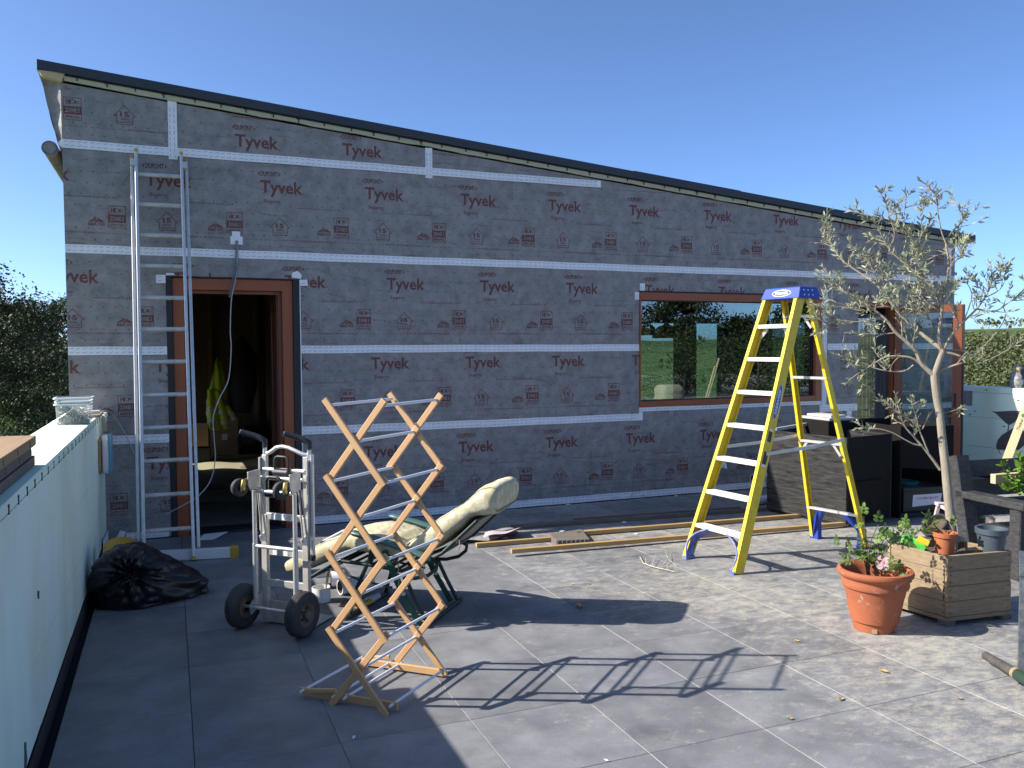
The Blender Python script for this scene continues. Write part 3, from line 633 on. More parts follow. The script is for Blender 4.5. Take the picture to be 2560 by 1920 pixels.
# yellow insulation strip under the verge, ragged lower edge, with fixings
mb = MB(); n = 90; top = []; bot = []; rg = random.Random(21)
for i in range(n + 1):
    x = HX0 + .03 + (9.80 - HX0 - .03) * i / n; top.append((x, WY - .0285, roof_z(x) - .070)); bot.append((x, WY - .0285, roof_z(x) - .128 - .006 * rg.random() - .009 * noise.noise(Vector((x * 2.2, 0, 5)))))
for i in range(n): mb.prism([bot[i], bot[i + 1], top[i + 1], top[i]], (0, .022, 0))
mb.build('insulation_strip', M['foam'], house)
for k in range(44):
    x = -.70 + k * .238 + rg.uniform(-.02, .02)
    if x > 9.7: break
    z = roof_z(x) - .098 + rg.uniform(-.006, .006); mb = MB(); mb.bb(x - .02, x + .02, WY - .037, WY - .028, z + .008, z + .017); mb.bb(x - .0045, x + .0045, WY - .036, WY - .028, z - .020, z + .009); mb.build('fixing', M['nail'], house)
mb = MB(); mb.prism([(RX0 + .005, FY + .002, roof_z(RX0) - .085), (HX0 + .04, FY + .002, roof_z(HX0) - .075), (HX0 + .01, FY + .002, roof_z(HX0) - .15), (RX0 + .03, FY + .002, roof_z(RX0) - .12)], (0, .4, 0)); mb.build('corner_block', M['palewood'], house)

# ---- membrane sheets (bands between the taped laps)
TAPES = [3.5395, 2.6285, 1.7315, .937]
def sheet_polys():
    S = [[] for _ in range(5)]
    cols = [(HX0, DOOR[0]), (DOOR[0], DOOR[1]), (DOOR[1], WIN[0]), (WIN[0], WIN[1]), (WIN[1], SLD[0]), (SLD[0], SLD[1]), (SLD[1], HX1)]
    cut = {1: DOOR, 3: WIN, 5: SLD}
    zs = [0.012] + TAPES[::-1] + [99]
    for ci, (x0, x1) in enumerate(cols):
        for bi in range(5):
            z0, z1 = zs[bi], zs[bi + 1]; parts = [(z0, z1)]
            if ci in cut:
                c0, c1 = cut[ci][2], cut[ci][3]; out = []
                for a, b_ in parts:
                    if b_ <= c0 or a >= c1: out.append((a, b_)); continue
                    if a < c0: out.append((a, c0))
                    if b_ > c1: out.append((c1, b_))
                parts = out
            for a, b_ in parts:
                if b_ > 50:
                    zt0, zt1 = wall_top(x0), wall_top(x1)
                    if min(zt0, zt1) <= a:
                        if zt0 <= a: continue
                        xm = (4.132 - .145 - a) / .0892; S[bi].append([(x0, a), (xm, a), (x0, zt0)]); continue
                    S[bi].append([(x0, a), (x1, a), (x1, zt1), (x0, zt0)])
                else:
                    t0 = min(b_, wall_top(x0)); t1 = min(b_, wall_top(x1))
                    if t1 < b_ < wall_top(x0):
                        xm = (4.132 - .145 - b_) / .0892; S[bi].append([(x0, a), (x1, a), (x1, t1), (xm, b_), (x0, b_)])
                    else: S[bi].append([(x0, a), (x1, a), (x1, t1), (x0, t0)])
    return S
SHEETS = []
for bi, polys in enumerate(sheet_polys()):
    runs = []
    for p in sorted(polys, key=lambda p: p[0][0]):
        if runs and abs(max(q[0] for q in runs[-1][-1]) - p[0][0]) < 1e-6 or runs and any(abs(q[0][0] - p[0][0]) < 1e-6 for q in runs[-1]): runs[-1].append(p)
        else: runs.append([p])
    objs = []
    for run in runs:
        bm = bmesh.new()
        for p in run: bm.faces.new([bm.verts.new((x, WY, z)) for x, z in p])
        bmesh.ops.remove_doubles(bm, verts=bm.verts, dist=1e-5)
        mb = MB(); bm.verts.index_update(); mb.add([v.co.copy() for v in bm.verts], [tuple(v.index for v in f.verts) for f in bm.faces]); bm.free()
        o = mb.build('membrane_sheet', M['membrane'], house); md = o.modifiers.new('thick', 'SOLIDIFY'); md.thickness = .003; md.offset = 0; objs.append((len(run), o))
    SHEETS.append(max(objs, key=lambda t: t[0])[1])

# ---- the printing on the sheets
PY = WY - .0028
def fnw(x, z): return (x, PY, z)
def q(mb, x0, x1, z0, z1): mb.add([fnw(x0, z0), fnw(x1, z0), fnw(x1, z1), fnw(x0, z1)], [(0, 1, 2, 3)])
def frame_(mb, x0, x1, z0, z1, t): q(mb, x0, x1, z0, z0 + t); q(mb, x0, x1, z1 - t, z1); q(mb, x0, x0 + t, z0 + t, z1 - t); q(mb, x1 - t, x1, z0 + t, z1 - t)
def line_(mb, a, b_, t):
    a = Vector(a); b_ = Vector(b_); d = (b_ - a).normalized(); n_ = Vector((-d.y, d.x)) * t / 2
    mb.add([fnw(*(a - n_)), fnw(*(b_ - n_)), fnw(*(b_ + n_)), fnw(*(a + n_))], [(0, 1, 2, 3)])
def unit(mb, mk, x, z):
    """one repeat of the print, x = left of the big T, z = its top"""
    mb.m = 0
    put_text(mb, 'Tyvek', (x, x + .395, z - .155, z), fnw, bold=.022)
    q(mb, x + .402, x + .409, z - .116, z - .109); q(mb, x + .417, x + .423, z - .116, z - .110)
    put_text(mb, 'DUPONT', (x + .004, x + .160, z + .036, z + .085), fnw, bold=.03)
    mb.add([fnw(x - .024, z + .060), fnw(x - .006, z + .042), fnw(x - .006, z + .079)], [(0, 1, 2)]); mb.add([fnw(x + .188, z + .060), fnw(x + .170, z + .042), fnw(x + .170, z + .079)], [(0, 1, 2)])
    put_text(mb, 'Supro', (x + .032, x + .183, z - .222, z - .178), fnw, bold=.012)
    put_text(mb, 'www.construction.tyvek.co.uk', (x + .34, x + .76, z - .258, z - .236), fnw, bold=.008, res=1)
    # fifteen-year house
    hx, hz = x + .089, z - .513; t = .006
    pts = [(hx + .022, hz), (hx + .154, hz), (hx + .154, hz + .07), (hx + .176, hz + .07), (hx + .088, hz + .166), (hx, hz + .07), (hx + .022, hz + .07)]
    for a, b_ in zip(pts, pts[1:] + pts[:1]): line_(mb, a, b_, t)
    put_text(mb, '15', (hx + .052, hx + .124, hz + .066, hz + .112), fnw, bold=.03); put_text(mb, 'YEARS', (hx + .050, hx + .126, hz + .038, hz + .056), fnw, bold=.02, res=1); put_text(mb, 'WARRANTY', (hx + .032, hx + .144, hz + .014, hz + .028), fnw, bold=.01, res=1)
    # certification roof
    bx, bz = x + .525, z - .504
    mb.add([fnw(bx, bz + .038), fnw(bx + .07, bz + .078), fnw(bx + .07, bz + .060), fnw(bx + .026, bz + .038)], [(0, 1, 2, 3)]); mb.add([fnw(bx + .078, bz + .076), fnw(bx + .14, bz + .038), fnw(bx + .10, bz + .038), fnw(bx + .078, bz + .056)], [(0, 1, 2, 3)]); mb.add([fnw(bx + .04, bz + .038), fnw(bx + .074, bz + .056), fnw(bx + .09, bz + .038)], [(0, 1, 2)])
    put_text(mb, 'BBA', (bx + .004, bx + .074, bz + .004, bz + .032), fnw, bold=.03, res=1)
    for k in range(4): q(mb, bx + .082, bx + .138 - .006 * (k % 2), bz + .006 + k * .0075, bz + .0095 + k * .0075)
    # zone five plate
    zx, zz = x + .69, z - .515
    frame_(mb, zx, zx + .145, zz, zz + .197, .005); q(mb, zx + .005, zx + .14, zz + .115, zz + .120)
    q(mb, zx + .022, zx + .029, zz + .133, zz + .183); q(mb, zx + .029, zx + .042, zz + .154, zz + .162)
    for k in range(4):
        a0 = k * .022; h0 = .042 - k * .007; h1 = .042 - (k + 1) * .007
        if k % 2 == 0: mb.add([fnw(zx + .042 + a0, zz + .158 - h0 / 2), fnw(zx + .062 + a0, zz + .158 - h1 / 2), fnw(zx + .062 + a0, zz + .158 + h1 / 2), fnw(zx + .042 + a0, zz + .158 + h0 / 2)], [(0, 1, 2, 3)])
        else:
            line_(mb, (zx + .042 + a0, zz + .158 - h0 / 2), (zx + .064 + a0, zz + .158 - h1 / 2), .004); line_(mb, (zx + .042 + a0, zz + .158 + h0 / 2), (zx + .064 + a0, zz + .158 + h1 / 2), .004)
    # ZONE 5 is knocked out of a solid band: band drawn round grey lettering
    q(mb, zx + .005, zx + .14, zz + .054, zz + .115)
    put_text(mb, 'APPROVED', (zx + .014, zx + .131, zz + .013, zz + .042), fnw, bold=.02, res=1); q(mb, zx + .005, zx + .14, zz + .050, zz + .054)
    mk.append((zx, zz))
    # compliance line, above and below
    for dz in (-.565, .150):
        if dz > 0: continue
        put_text(mb, 'BS5534 Compliant in all wind zones', (x + .204, x + .667, z + dz - .008, z + dz + .014), fnw, bold=.012, res=1)
        for k in range(12):
            a = x + .685 + k * .0435; q(mb, a, a + .026, z + dz - .0005, z + dz + .003)
    put_text(mb, 'Overlap', (x + .361, x + .499, z - .674, z - .646), fnw, bold=-.004, res=1)
def top_line(mb, x, z):
    put_text(mb, 'BS5534 Compliant in all wind zones', (x + .204, x + .667, z - .008, z + .014), fnw, bold=.012, res=1)
    for k in range(12): a = x + .685 + k * .0435; q(mb, a, a + .026, z - .0005, z + .003)
def cut_mesh(o, keep_x, keep_z, holes):
    bm = bmesh.new(); bm.from_mesh(o.data); L_ = WLOC[o.name]
    def cut(co, no, clear_out=False):
        g_ = bm.verts[:] + bm.edges[:] + bm.faces[:]
        bmesh.ops.bisect_plane(bm, geom=g_, dist=1e-5, plane_co=Vector(co) - L_, plane_no=no, clear_outer=clear_out)
    cut((keep_x[0], 0, 0), (-1, 0, 0), True); cut((keep_x[1], 0, 0), (1, 0, 0), True); cut((0, 0, keep_z[0]), (0, 0, -1), True); cut((0, 0, keep_z[1]), (0, 0, 1), True)
    cut((0, 0, 4.132 - .138), Vector((.0892, 0, 1)).normalized(), True)
    for (x0, x1, z0, z1) in holes:
        for x in (x0, x1): cut((x, 0, 0), (1, 0, 0))
        for z in (z0, z1): cut((0, 0, z), (0, 0, 1))
        kill = [f for f in bm.faces if x0 < f.calc_center_median().x + L_.x < x1 and z0 < f.calc_center_median().z + L_.z < z1]
        bmesh.ops.delete(bm, geom=kill, context='FACES')
    bm.to_mesh(o.data); bm.free()
HOLES = [DOOR, WIN, SLD]
ZLO = [.09] + [t + .038 for t in TAPES[::-1]]; ZHI = [t - .038 for t in TAPES[::-1]] + [9]
def print_band(sheet, items, kx, kz, tops=()):
    mb = MB(); mk = []
    for x, z in items: unit(mb, mk, x, z)
    for x, z in tops: top_line(mb, x, z)
    o = mb.build('printed_lettering', M['print'], sheet, fix=False); cut_mesh(o, kx, kz, HOLES); o['kind'] = 'stuff'
    mb = MB()
    for zx, zz in mk:
        vs, fs = text2d('ZONE 5', 1.0, .03, 1.0, 1)
        x0 = min(v[0] for v in vs); x1 = max(v[0] for v in vs); y0 = min(v[1] for v in vs); y1 = max(v[1] for v in vs)
        mb.add([(zx + .016 + (v[0] - x0) / (x1 - x0) * .114, PY - .0008, zz + .064 + (v[1] - y0) / (y1 - y0) * .040) for v in vs], fs)
    o = mb.build('plate_lettering', M['membrane'], sheet, fix=False); cut_mesh(o, kx, kz, HOLES); o['kind'] = 'stuff'
rows = {3: (3.338, .828), 2: (2.447, .038), 1: (1.648, .868), 0: (.756, .785)}
for bi, (z, x0) in rows.items():
    print_band(SHEETS[bi], [(x0 + k, z) for k in range(-2, 10)], (HX0 + .002, HX1 - .002), (ZLO[bi], ZHI[bi]), [(x0 + k - .22, z + .158) for k in range(-2, 10)] if bi == 3 else ())
print_band(SHEETS[4], [(-.815 - .69 + k, 4.262) for k in range(0, 2)], (HX0 + .002, .030), (3.578, 9))
print_band(SHEETS[4], [(.608, 3.751), (1.612, 3.751)], (.105, 2.45), (3.578, 9), [(.39, 3.905), (1.39, 3.905)])
print_band(SHEETS[4], [(1.1 + k, 4.285) for k in range(1, 4)], (2.53, 5.5), (3.578, 9))
# perforation marks in a staggered grid
for bi in range(5):
    mb = MB(); zz = ZLO[bi] + .05; r_ = 0
    while zz < min(ZHI[bi], 4.1):
        x = HX0 + .04 + (.05 if r_ % 2 else 0)
        while x < HX1 - .02:
            if zz < wall_top(x) - .02 and not any(h[0] - .01 < x < h[1] + .01 and h[2] - .01 < zz < h[3] + .01 for h in HOLES):
                s_ = .0085; q(mb, x - s_, x + s_, zz - .0016, zz + .0016); q(mb, x - .0016, x + .0016, zz - s_, zz - .0017); q(mb, x - .0016, x + .0016, zz + .0017, zz + s_)
            x += .1
        zz += .0995; r_ += 1
    if mb.v: o = mb.build('perforation_marks', M['printdot'], SHEETS[bi], fix=False); o['kind'] = 'stuff'

# ---- white lap tapes with their small blue print
def tape(x0, x1, z0, z1, y=WY - .0040, words=True, sag=0.0):
    mb = MB(); n_ = max(1, int(max(x1 - x0, z1 - z0) / .25))
    if x1 - x0 >= z1 - z0:
        f_ = lambda u: sag * math.sin(u * 9 + x0)
        vs = []
        for i in range(n_ + 1):
            u = i / n_; x = x0 + (x1 - x0) * u; k = .0016 * math.sin(x * 7.3) + .0014 * math.sin(x * 2.1 + z0 * 5) + f_(u)
            vs += [(x, y, z0 + k), (x, y, z1 + k), (x, y - .0012, z1 + k), (x, y - .0012, z0 + k)]
        mb.add(vs, [(i * 4 + a, i * 4 + (a + 1) % 4, i * 4 + 4 + (a + 1) % 4, i * 4 + 4 + a) for i in range(n_) for a in range(4)] + [(0, 1, 2, 3), (n_ * 4, n_ * 4 + 3, n_ * 4 + 2, n_ * 4 + 1)])
    else: mb.bb(x0, x1, y - .0012, y, z0, z1)
    o = mb.build('tape_strip', M['tape'], house)
    if not words: return o
    mb = MB(); rg_ = random.Random(int(x0 * 1000 + z0 * 77)); hor = x1 - x0 >= z1 - z0
    ln = (x1 - x0) if hor else (z1 - z0); k = 0; s_ = .012
    while s_ < ln - .05:
        for row in range(2):
            off = .018 + row * .036
            w_, h_ = (.036, .012) if k % 2 == 0 else (.032, .009)
            if hor:
                fn = lambda a, b_, xx=x0 + s_, zz=z0 + off: (xx + a, y - .0021, zz + b_ + a * .22 + .0016 * math.sin((xx + a) * 7.3) + .0014 * math.sin((xx + a) * 2.1 + z0 * 5))
            else:
                fn = lambda a, b_, xx=x0 + off, zz=z0 + s_: (xx + b_ - a * .1, y - .0021, zz + a)
            put_text(mb, 'Tyvek' if k % 2 == 0 else 'DuPont', (0, w_, -h_ / 2, h_ / 2), fn, bold=.015, res=1)
        s_ += .052; k += 1
    if mb.v: mb.build('tape_print', M['tape_ink'], o, fix=False)['kind'] = 'stuff'
    return o
tape(HX0 + .001, 4.467, 3.502, 3.577); tape(HX0 + .001, HX1 - .001, 2.592, 2.667); tape(HX0 + .001, DOOR[0] - .001, 1.690, 1.765); tape(DOOR[1] + .012, WIN[0] - .001, 1.694, 1.769); tape(7.69, SLD[0] - .001, 1.688, 1.768); tape(SLD[1] + .075, HX1 - .001, 1.69, 1.765)
tape(-.50, DOOR[0] - .001, .885, .963); tape(DOOR[1] + .012, 4.955, .899, .976); tape(4.955, 5.005, .899, .993, WY - .0062, False); tape(SLD[1] + .075, HX1 - .001, .89, .965)
tape(4.962, 7.60, 1.000, 1.046); tape(7.605, 7.68, .995, 2.44); tape(7.572, 8.185, .907, .994, WY - .0062); tape(8.013, 8.095, .60, .906)
tape(DOOR[1] + .02, 6.75, .010, .083, sag=.002); tape(-.40, DOOR[0] - .02, .01, .075)
tape(.030, .107, 3.470, 4.0, WY - .0062); tape(2.452, 2.526, 3.470, 3.775, WY - .0062); tape(9.73, 9.80, 2.60, 3.05, WY - .0062)
tape(-.10, -.02, 2.345, 2.42, WY - .0062); tape(1.185, 1.255, 2.345, 2.405, WY - .0062); tape(4.90, 4.957, 2.275, 2.36, WY - .0062); tape(4.965, 5.03, 2.372, 2.46, WY - .0062); tape(7.61, 7.68, 2.39, 2.45, WY - .0062)
mb = MB(); mb.prism([(1.105, WY - .004, 2.425), (1.195, WY - .004, 2.415), (1.2, WY - .004, 2.45), (1.165, WY - .004, 2.49), (1.11, WY - .004, 2.47)], (0, -.0012, 0)); mb.build('tape_patch', M['tape'], house); mb = MB(); mb.prism([(-.015, WY - .004, 2.415), (.055, WY - .004, 2.42), (.055, WY - .004, 2.438), (-.015, WY - .004, 2.436)], (0, -.0012, 0)); mb.build('tape_patch', M['tape'], house)
# cable entries taped over
mb = MB(); mb.bb(.566, .638, WY - .0045, WY - .003, 2.78, 2.842); mb.build('tape_patch', M['tape'], house); mb = MB(); mb.bb(.55, .66, WY - .0065, WY - .005, 2.72, 2.795); mb.build('tape_patch', M['tape'], house)
p_ = ony(*disp(1560, 1000), WY); mb = MB(); mb.bb(p_.x - .05, p_.x + .05, WY - .006, WY - .004, p_.z - .06, p_.z + .05); mb.tube([(p_.x, WY - .005, p_.z), (p_.x + .01, WY - .05, p_.z - .01), (p_.x + .015, WY - .055, p_.z - .06)], .014, 8); mb.build('tape_patch', M['tape'], house)

# ---- front door: black seal, brown frame, leaf standing open inside
def frame_box(mb, x0, x1, z0, z1, y0, y1, tl, tr, tt, tb):
    mb.bb(x0, x0 + tl, y0, y1, z0, z1); mb.bb(x1 - tr, x1, y0, y1, z0, z1); mb.bb(x0 + tl, x1 - tr, y0, y1, z1 - tt, z1)
    if tb > 0: mb.bb(x0 + tl, x1 - tr, y0, y1, z0, z0 + tb)
dr = MB(); frame_box(dr, .034, 1.114, -.01, 2.398, WY + .02, WY + .11, .098, .098, .106, 0); door = dr.build('door_frame', M['brownframe'], house, bevel=.004)
mb = MB(); frame_box(mb, -.019, 1.174, -.02, 2.411, WY - .006, WY + .06, .05, .058, .010, 0); mb.build('door_seal', M['blackmem'], house)
mb = MB(); frame_box(mb, .134, 1.014, 0, 2.29, WY + .09, WY + .13, .03, .03, .03, 0); mb.build('rebate', M['brownleaf'], door, bevel=.002)
mb = MB(); mb.bb(.14, 1.0, WY + .02, WY + .3, -.02, .012); mb.build('threshold', M['blackmem'], door)
mb = MB()
for a, b_ in ((9.15, 9.29), (8.66, 8.79)): mb.bb(.975, 1.02, a - .15, b_ - .15, .02, 2.26)
mb.bb(.978, 1.017, 8.64, 9.0, .02, .2); mb.bb(.978, 1.017, 8.64, 9.0, 2.1, 2.26); mb.bb(.985, 1.01, 8.64, 9.0, .2, 2.1); mb.build('door_leaf', M['brownleaf'], house, bevel=.006)
mb = MB(); mb.bb(1.178, 1.186, WY - .012, WY, 0.05, 2.40); mb.build('seal_strip', M['tape'], house)

# ---- picture window
wf = MB(); frame_box(wf, 4.962, 7.594, 1.050, 2.358, WY - .018, WY + .07, .016, .10, .085, .066); win = wf.build('window_frame', M['brownframe'], house, bevel=.004)
mb = MB(); frame_box(mb, 4.978, 7.494, 1.116, 2.273, WY + .03, WY + .06, .012, .022, .012, .012); mb.build('gasket', M['nail'], win)
mb = MB(); mb.bb(4.98, 7.49, WY + .044, WY + .05, 1.12, 2.27); mb.build('pane', M['glass'], win)
mb = MB(); mb.bb(4.955, 7.60, WY - .012, WY - .002, 2.3585, 2.376); mb.build('head_flashing', M['blackmem'], win)
p_ = ony(*disp(1757, 783), WY + .04); mb = MB(); mb.lathe([(0, .004), (.028, .004), (.03, .002), (.03, 0)], (p_.x, WY + .041, p_.z), 20, (0, -1, 0)); mb.build('glass_sticker', M['label'], win)
# pendant lamps and a partition seen through the glass
for k, (px, py) in enumerate([(1606, 838), (1666, 845), (1702, 845)]):
    c = ony(px, py, 11.0); root = thing('pendant_lamp', ['black dome pendant lamp inside the window, leftmost of three', 'black dome pendant lamp inside the window, middle of three', 'black dome pendant lamp inside the window, half hidden rightmost of three'][k], 'lamp', c, 'pendant lamps inside the window')
    mb = MB(); mb.lathe([(.215, 0), (.21, .05), (.18, .12), (.12, .175), (.05, .2), (.03, .23), (.02, .26)], c, 24); mb.build('shade', M['lampshade'], root, smooth=True)
    mb = MB(); mb.tube([c + Vector((0, 0, .25)), c + Vector((0, 0, 1.4))], .006, 6); mb.build('flex', M['nail'], root)

# ---- glazed doors at the right end: bead screen and an open leaf
sf = MB(); frame_box(sf, SLD[0] + .002, SLD[1] - .002, -.01, SLD[3] - .002, WY + .05, WY + .13, .03, .02, .07, 0); sf.build('door_frame', M['brownframe'], house, bevel=.003)
mb = MB(); mb.bb(8.785, 8.87, WY - .005, WY + .12, 0, 2.24); mb.build('mullion', M['brownframe'], house, bevel=.003)
mb = MB(); x = 8.226; rg = random.Random(2)
while x < 8.78:
    w_ = rg.uniform(.0035, .0065); mb.bb(x, x + w_, WY + .055, WY + .060, .05, 2.135); x += rg.uniform(.011, .017)
o = mb.build('bead_strings', M['cabledark'], house); o['kind'] = 'stuff'
# open leaf: hinged at the mullion, swung out towards the terrace
A_ = Vector((8.80, WY - .02, 0)); B_ = Vector((9.235, 7.69, 0)); dv = (B_ - A_).normalized(); nn = Vector((-dv.y, dv.x, 0)); W_ = (B_ - A_).length
leaf = thing('glass_door_leaf', 'orange-brown framed glass door leaf standing open beside the olive tree', 'door', A_)
def lp(s, z): return A_ + dv * s + Vector((0, 0, z))
for s0, s1, z0, z1 in ((0, .085, .02, 2.25), (W_ - .105, W_, .02, 2.25)):
    mb = MB(); mb.beam(lp((s0 + s1) / 2, z0), lp((s0 + s1) / 2, z1), .068, s1 - s0, dv); mb.build('stile', M['orangewood'], leaf, bevel=.003)
for z0, z1 in ((.02, .13), (2.155, 2.25)):
    mb = MB(); mb.beam(lp(.086, (z0 + z1) / 2), lp(W_ - .106, (z0 + z1) / 2), .066, z1 - z0); mb.build('rail', M['orangewood'], leaf, bevel=.003)
mb = MB(); mb.beam(lp(.08, 1.14), lp(W_ - .1, 1.14), .01, 2.04); mb.build('pane', M['glass2'], leaf)
mb = MB(); mb.beam(lp(W_ - .07, .95), lp(W_ - .07, 1.13), .078, .03, dv); mb.build('handle', M['nail'], leaf)
mb = MB(); mb.beam(lp(W_ + .012, .02), lp(W_ + .012, 2.25), .06, .02, dv); mb.build('edge_seal', M['blackmem'], leaf)

# ---- loose membrane flaring out at the left corner, and a roll of it hung along the side
crv = [(-1.0, 4.125), (-.972, 4.02), (-.945, 3.90), (-.922, 3.79), (-.90, 3.69), (-.878, 3.60), (-.86, 3.52), (-.845, 3.44), (-.835, 3.36)]
def cv(t):
    x = t * (len(crv) - 1); i = min(int(x), len(crv) - 2); f = x - i; return crv[i][0] + (crv[i + 1][0] - crv[i][0]) * f, crv[i][1] + (crv[i + 1][1] - crv[i][1]) * f
mb = MB()
def flap(u, v):
    x, z = cv(u); xe = HX0 + .002; return Vector((x + (xe - x) * v + .004 * math.sin(u * 17 + v * 4), WY + .06 - .058 * v + .03 * math.sin(v * 3.1) + .006 * math.sin(u * 23), z - .02 * v * (1 - u)))
mb.grid(flap, 24, 8)
def flap2(u, v): x, z = cv(u); return Vector((x + .005 * math.sin(u * 11 + v * 9), WY + .06 + v * 1.2, z))
mb.grid(flap2, 24, 6)
o = mb.build('loose_membrane_flap', M['membrane'], house, smooth=True)
mb = MB(); c0 = Vector((-.925, WY - .03, 3.485))
def roll(u, v):
    a = -v * 2 * math.pi * 2.6 + 1; r_ = .066 - .018 * v; return c0 + Vector((math.cos(a) * r_, u * 2.2, math.sin(a) * r_))
mb.grid(roll, 3, 70); mb.lathe([(0, .012), (.030, .010), (.064, .004)], c0, 28, (0, 1, 0)); mb.build('rolled_membrane_end', M['membrane'], house, smooth=True)
mb = MB(); mb.prism([(HX0 - .001, WY - .0072, 3.502), (HX0 - .001, WY - .0072, 3.577), (HX0 - .04, WY - .002, 3.535)], (0, -.001, 0)); mb.build('tape_end', M['tape'], house)
# ---- inside the hall
mb = MB(); mb.bb(HX0 + .25, 2.0, 15.4, 15.58, 0, 4.0); mb.build('hall_lining', M['osb'], house)
for bx6 in ((.02, .08, 11.6, 11.75, 0, 3.4), (.60, .68, 15.25, 15.38, 0, 2.74), (1.35, 1.42, 15.25, 15.38, 0, 2.74), (.5, 1.9, 15.26, 15.37, 2.75, 2.85)): mb = MB(); mb.bb(*bx6); mb.build('stud', M['timber'], house)
mb = MB(); mb.bb(1.55, 1.63, 9.4, 15.3, 0, 3.4); mb.build('hall_partition', M['osb'], house)
mb = MB()
def shf(u, v): return Vector((.10 + u * 1.35, 10.0 + v * 4.4, .012 + .012 * math.sin(u * 11 + v * 5) + .01 * math.sin(v * 17)))
mb.grid(shf, 16, 30); o = mb.build('dust_sheet', M['sheet'], smooth=True); tag(o, 'dusty olive sheet spread on the floor inside the doorway', 'dust sheet')
# ================================================================= LEANING LADDER
P0 = Vector((.177, 7.365, 0)); P1 = Vector((.165, 8.30, 3.48)); ld = (P1 - P0).normalized(); lx = Vector((-.999, .03, 0)).normalized(); ln_ = lx.cross(ld).normalized()
if ln_.y > 0: ln_ = -ln_
lad = thing('extension_ladder', 'aluminium extension ladder leaning on the wall beside the doorway', 'ladder', P0)
wL = .43
def lpt(u, s, off=0): return P0 + lx * u + ld * s + ln_ * off
LEN = (P1 - P0).length
for nm, u0, off, s0, s1 in (('front', .028, .03, .03, LEN), ('back', -.012, -.03, .10, LEN - .03)):
    for u in (u0, wL - u0):
        mb = MB(); mb.beam(lpt(u, s0, off), lpt(u, s1, off), .026, .058, ln_, .15); r_ = mb.build('rail', M['alu'], lad)
        mb = MB(); mb.beam(lpt(u, s0 - .03 if nm == 'front' else s1 + .003, off), lpt(u, s0 if nm == 'front' else s1 + .03, off), .03, .062, ln_); mb.build('rail_cap', M['yellowcap'], r_)
        if nm == 'front':
            mb = MB(); mb.beam(lpt(u, s1, off), lpt(u, s1 + .03, off), .029, .061, ln_); mb.build('rail_cap', M['yellowcap'], r_)
for py in (443, 517, 593, 669, 748, 826, 907, 989, 1070, 1152, 1237, 1324):
    c = onp(400 + (py - 443) * .04, py, P0, ln_); s_ = (c - P0).dot(ld)
    mb = MB(); mb.beam(lpt(.04, s_, .03), lpt(wL - .04, s_, .03), .030, .034, ld, .25); mb.build('rung', M['alu_dull'], lad)
for u in (.008, wL - .008):
    mb = MB(); mb.beam(lpt(u, LEN - .13, 0), lpt(u, LEN - .07, 0), .055, .13, ln_); mb.build('section_clip', M['alu'], lad, bevel=.004)
mb = MB(); a = Vector((-.42, 7.50, .045)); b_ = Vector((.44, 7.335, .045)); mb.beam(a, b_, .05, .085); mb.build('stabiliser_bar', M['white'], lad, bevel=.004)
mb = MB(); d_ = (b_ - a).normalized(); mb.beam(b_ - d_ * .002, b_ + d_ * .055, .065, .105, ch=.1); mb.build('end_cap', M['yellowcap'], lad); mb = MB(); mb.beam(a - d_ * .055, a + d_ * .002, .065, .105, ch=.1); mb.build('end_cap', M['yellowcap'], lad)
mb = MB(); mb.beam(lpt(wL - .028, -.03, .03), lpt(wL - .028, 0.01, .03), .034, .06, ln_); mb.build('foot', M['yellowcap'], lad)

# ================================================================= YELLOW STEPLADDER
FL = Vector((3.915, 5.825, 0)); FR = Vector((3.985, 5.255, 0)); RL = Vector((5.385, 6.0, 0)); RR = Vector((5.50, 5.49, 0))
Mf = (FL + FR) / 2; Mr = (RL + RR) / 2; ax = (Mr - Mf).normalized(); sd_ = Vector((-ax.y, ax.x, 0))
top = onp(1961, 738, Mf, sd_); TZ = top.z
st = thing('stepladder', 'yellow fibreglass stepladder with white treads and a blue top cap', 'stepladder', Mf)
tw = .165
TL = top + sd_ * tw; TR_ = top - sd_ * tw; rt = top + ax * .135; RTL = rt + sd_ * (tw - .035); RTR = rt - sd_ * (tw - .035)
def rail(a, b_, wd, dp, depthdir):
    d = (b_ - a).normalized(); mb = MB(); side = d.cross(depthdir).normalized(); u = side.cross(d).normalized()
    sgn = 1
    # C-section: web outside with two flanges
    t = .006; prof = [(-wd / 2, -dp / 2), (wd / 2, -dp / 2), (wd / 2, -dp / 2 + t), (-wd / 2 + t, -dp / 2 + t), (-wd / 2 + t, dp / 2 - t), (wd / 2, dp / 2 - t), (wd / 2, dp / 2), (-wd / 2, dp / 2)]
    return mb, prof, side, u
def c_rail(name, a, b_, wd, dp, inward):
    mb, prof, side, u = rail(a, b_, wd, dp, ax)
    if side.dot(inward) < 0: prof = [(-x, y) for x, y in prof]
    mb.sweep([a, b_], prof, side, u); return mb.build(name, M['frp'], st)
c_rail('front_rail', FL, TL, .032, .088, -sd_); rr_ = c_rail('front_rail', FR, TR_, .032, .088, sd_)
c_rail('rear_rail', RL, RTL, .028, .05, -sd_); c_rail('rear_rail', RR, RTR, .028, .05, sd_)
def fr(k, off=0.0):   # points on front rails at fraction k
    return FL.lerp(TL, k), FR.lerp(TR_, k)
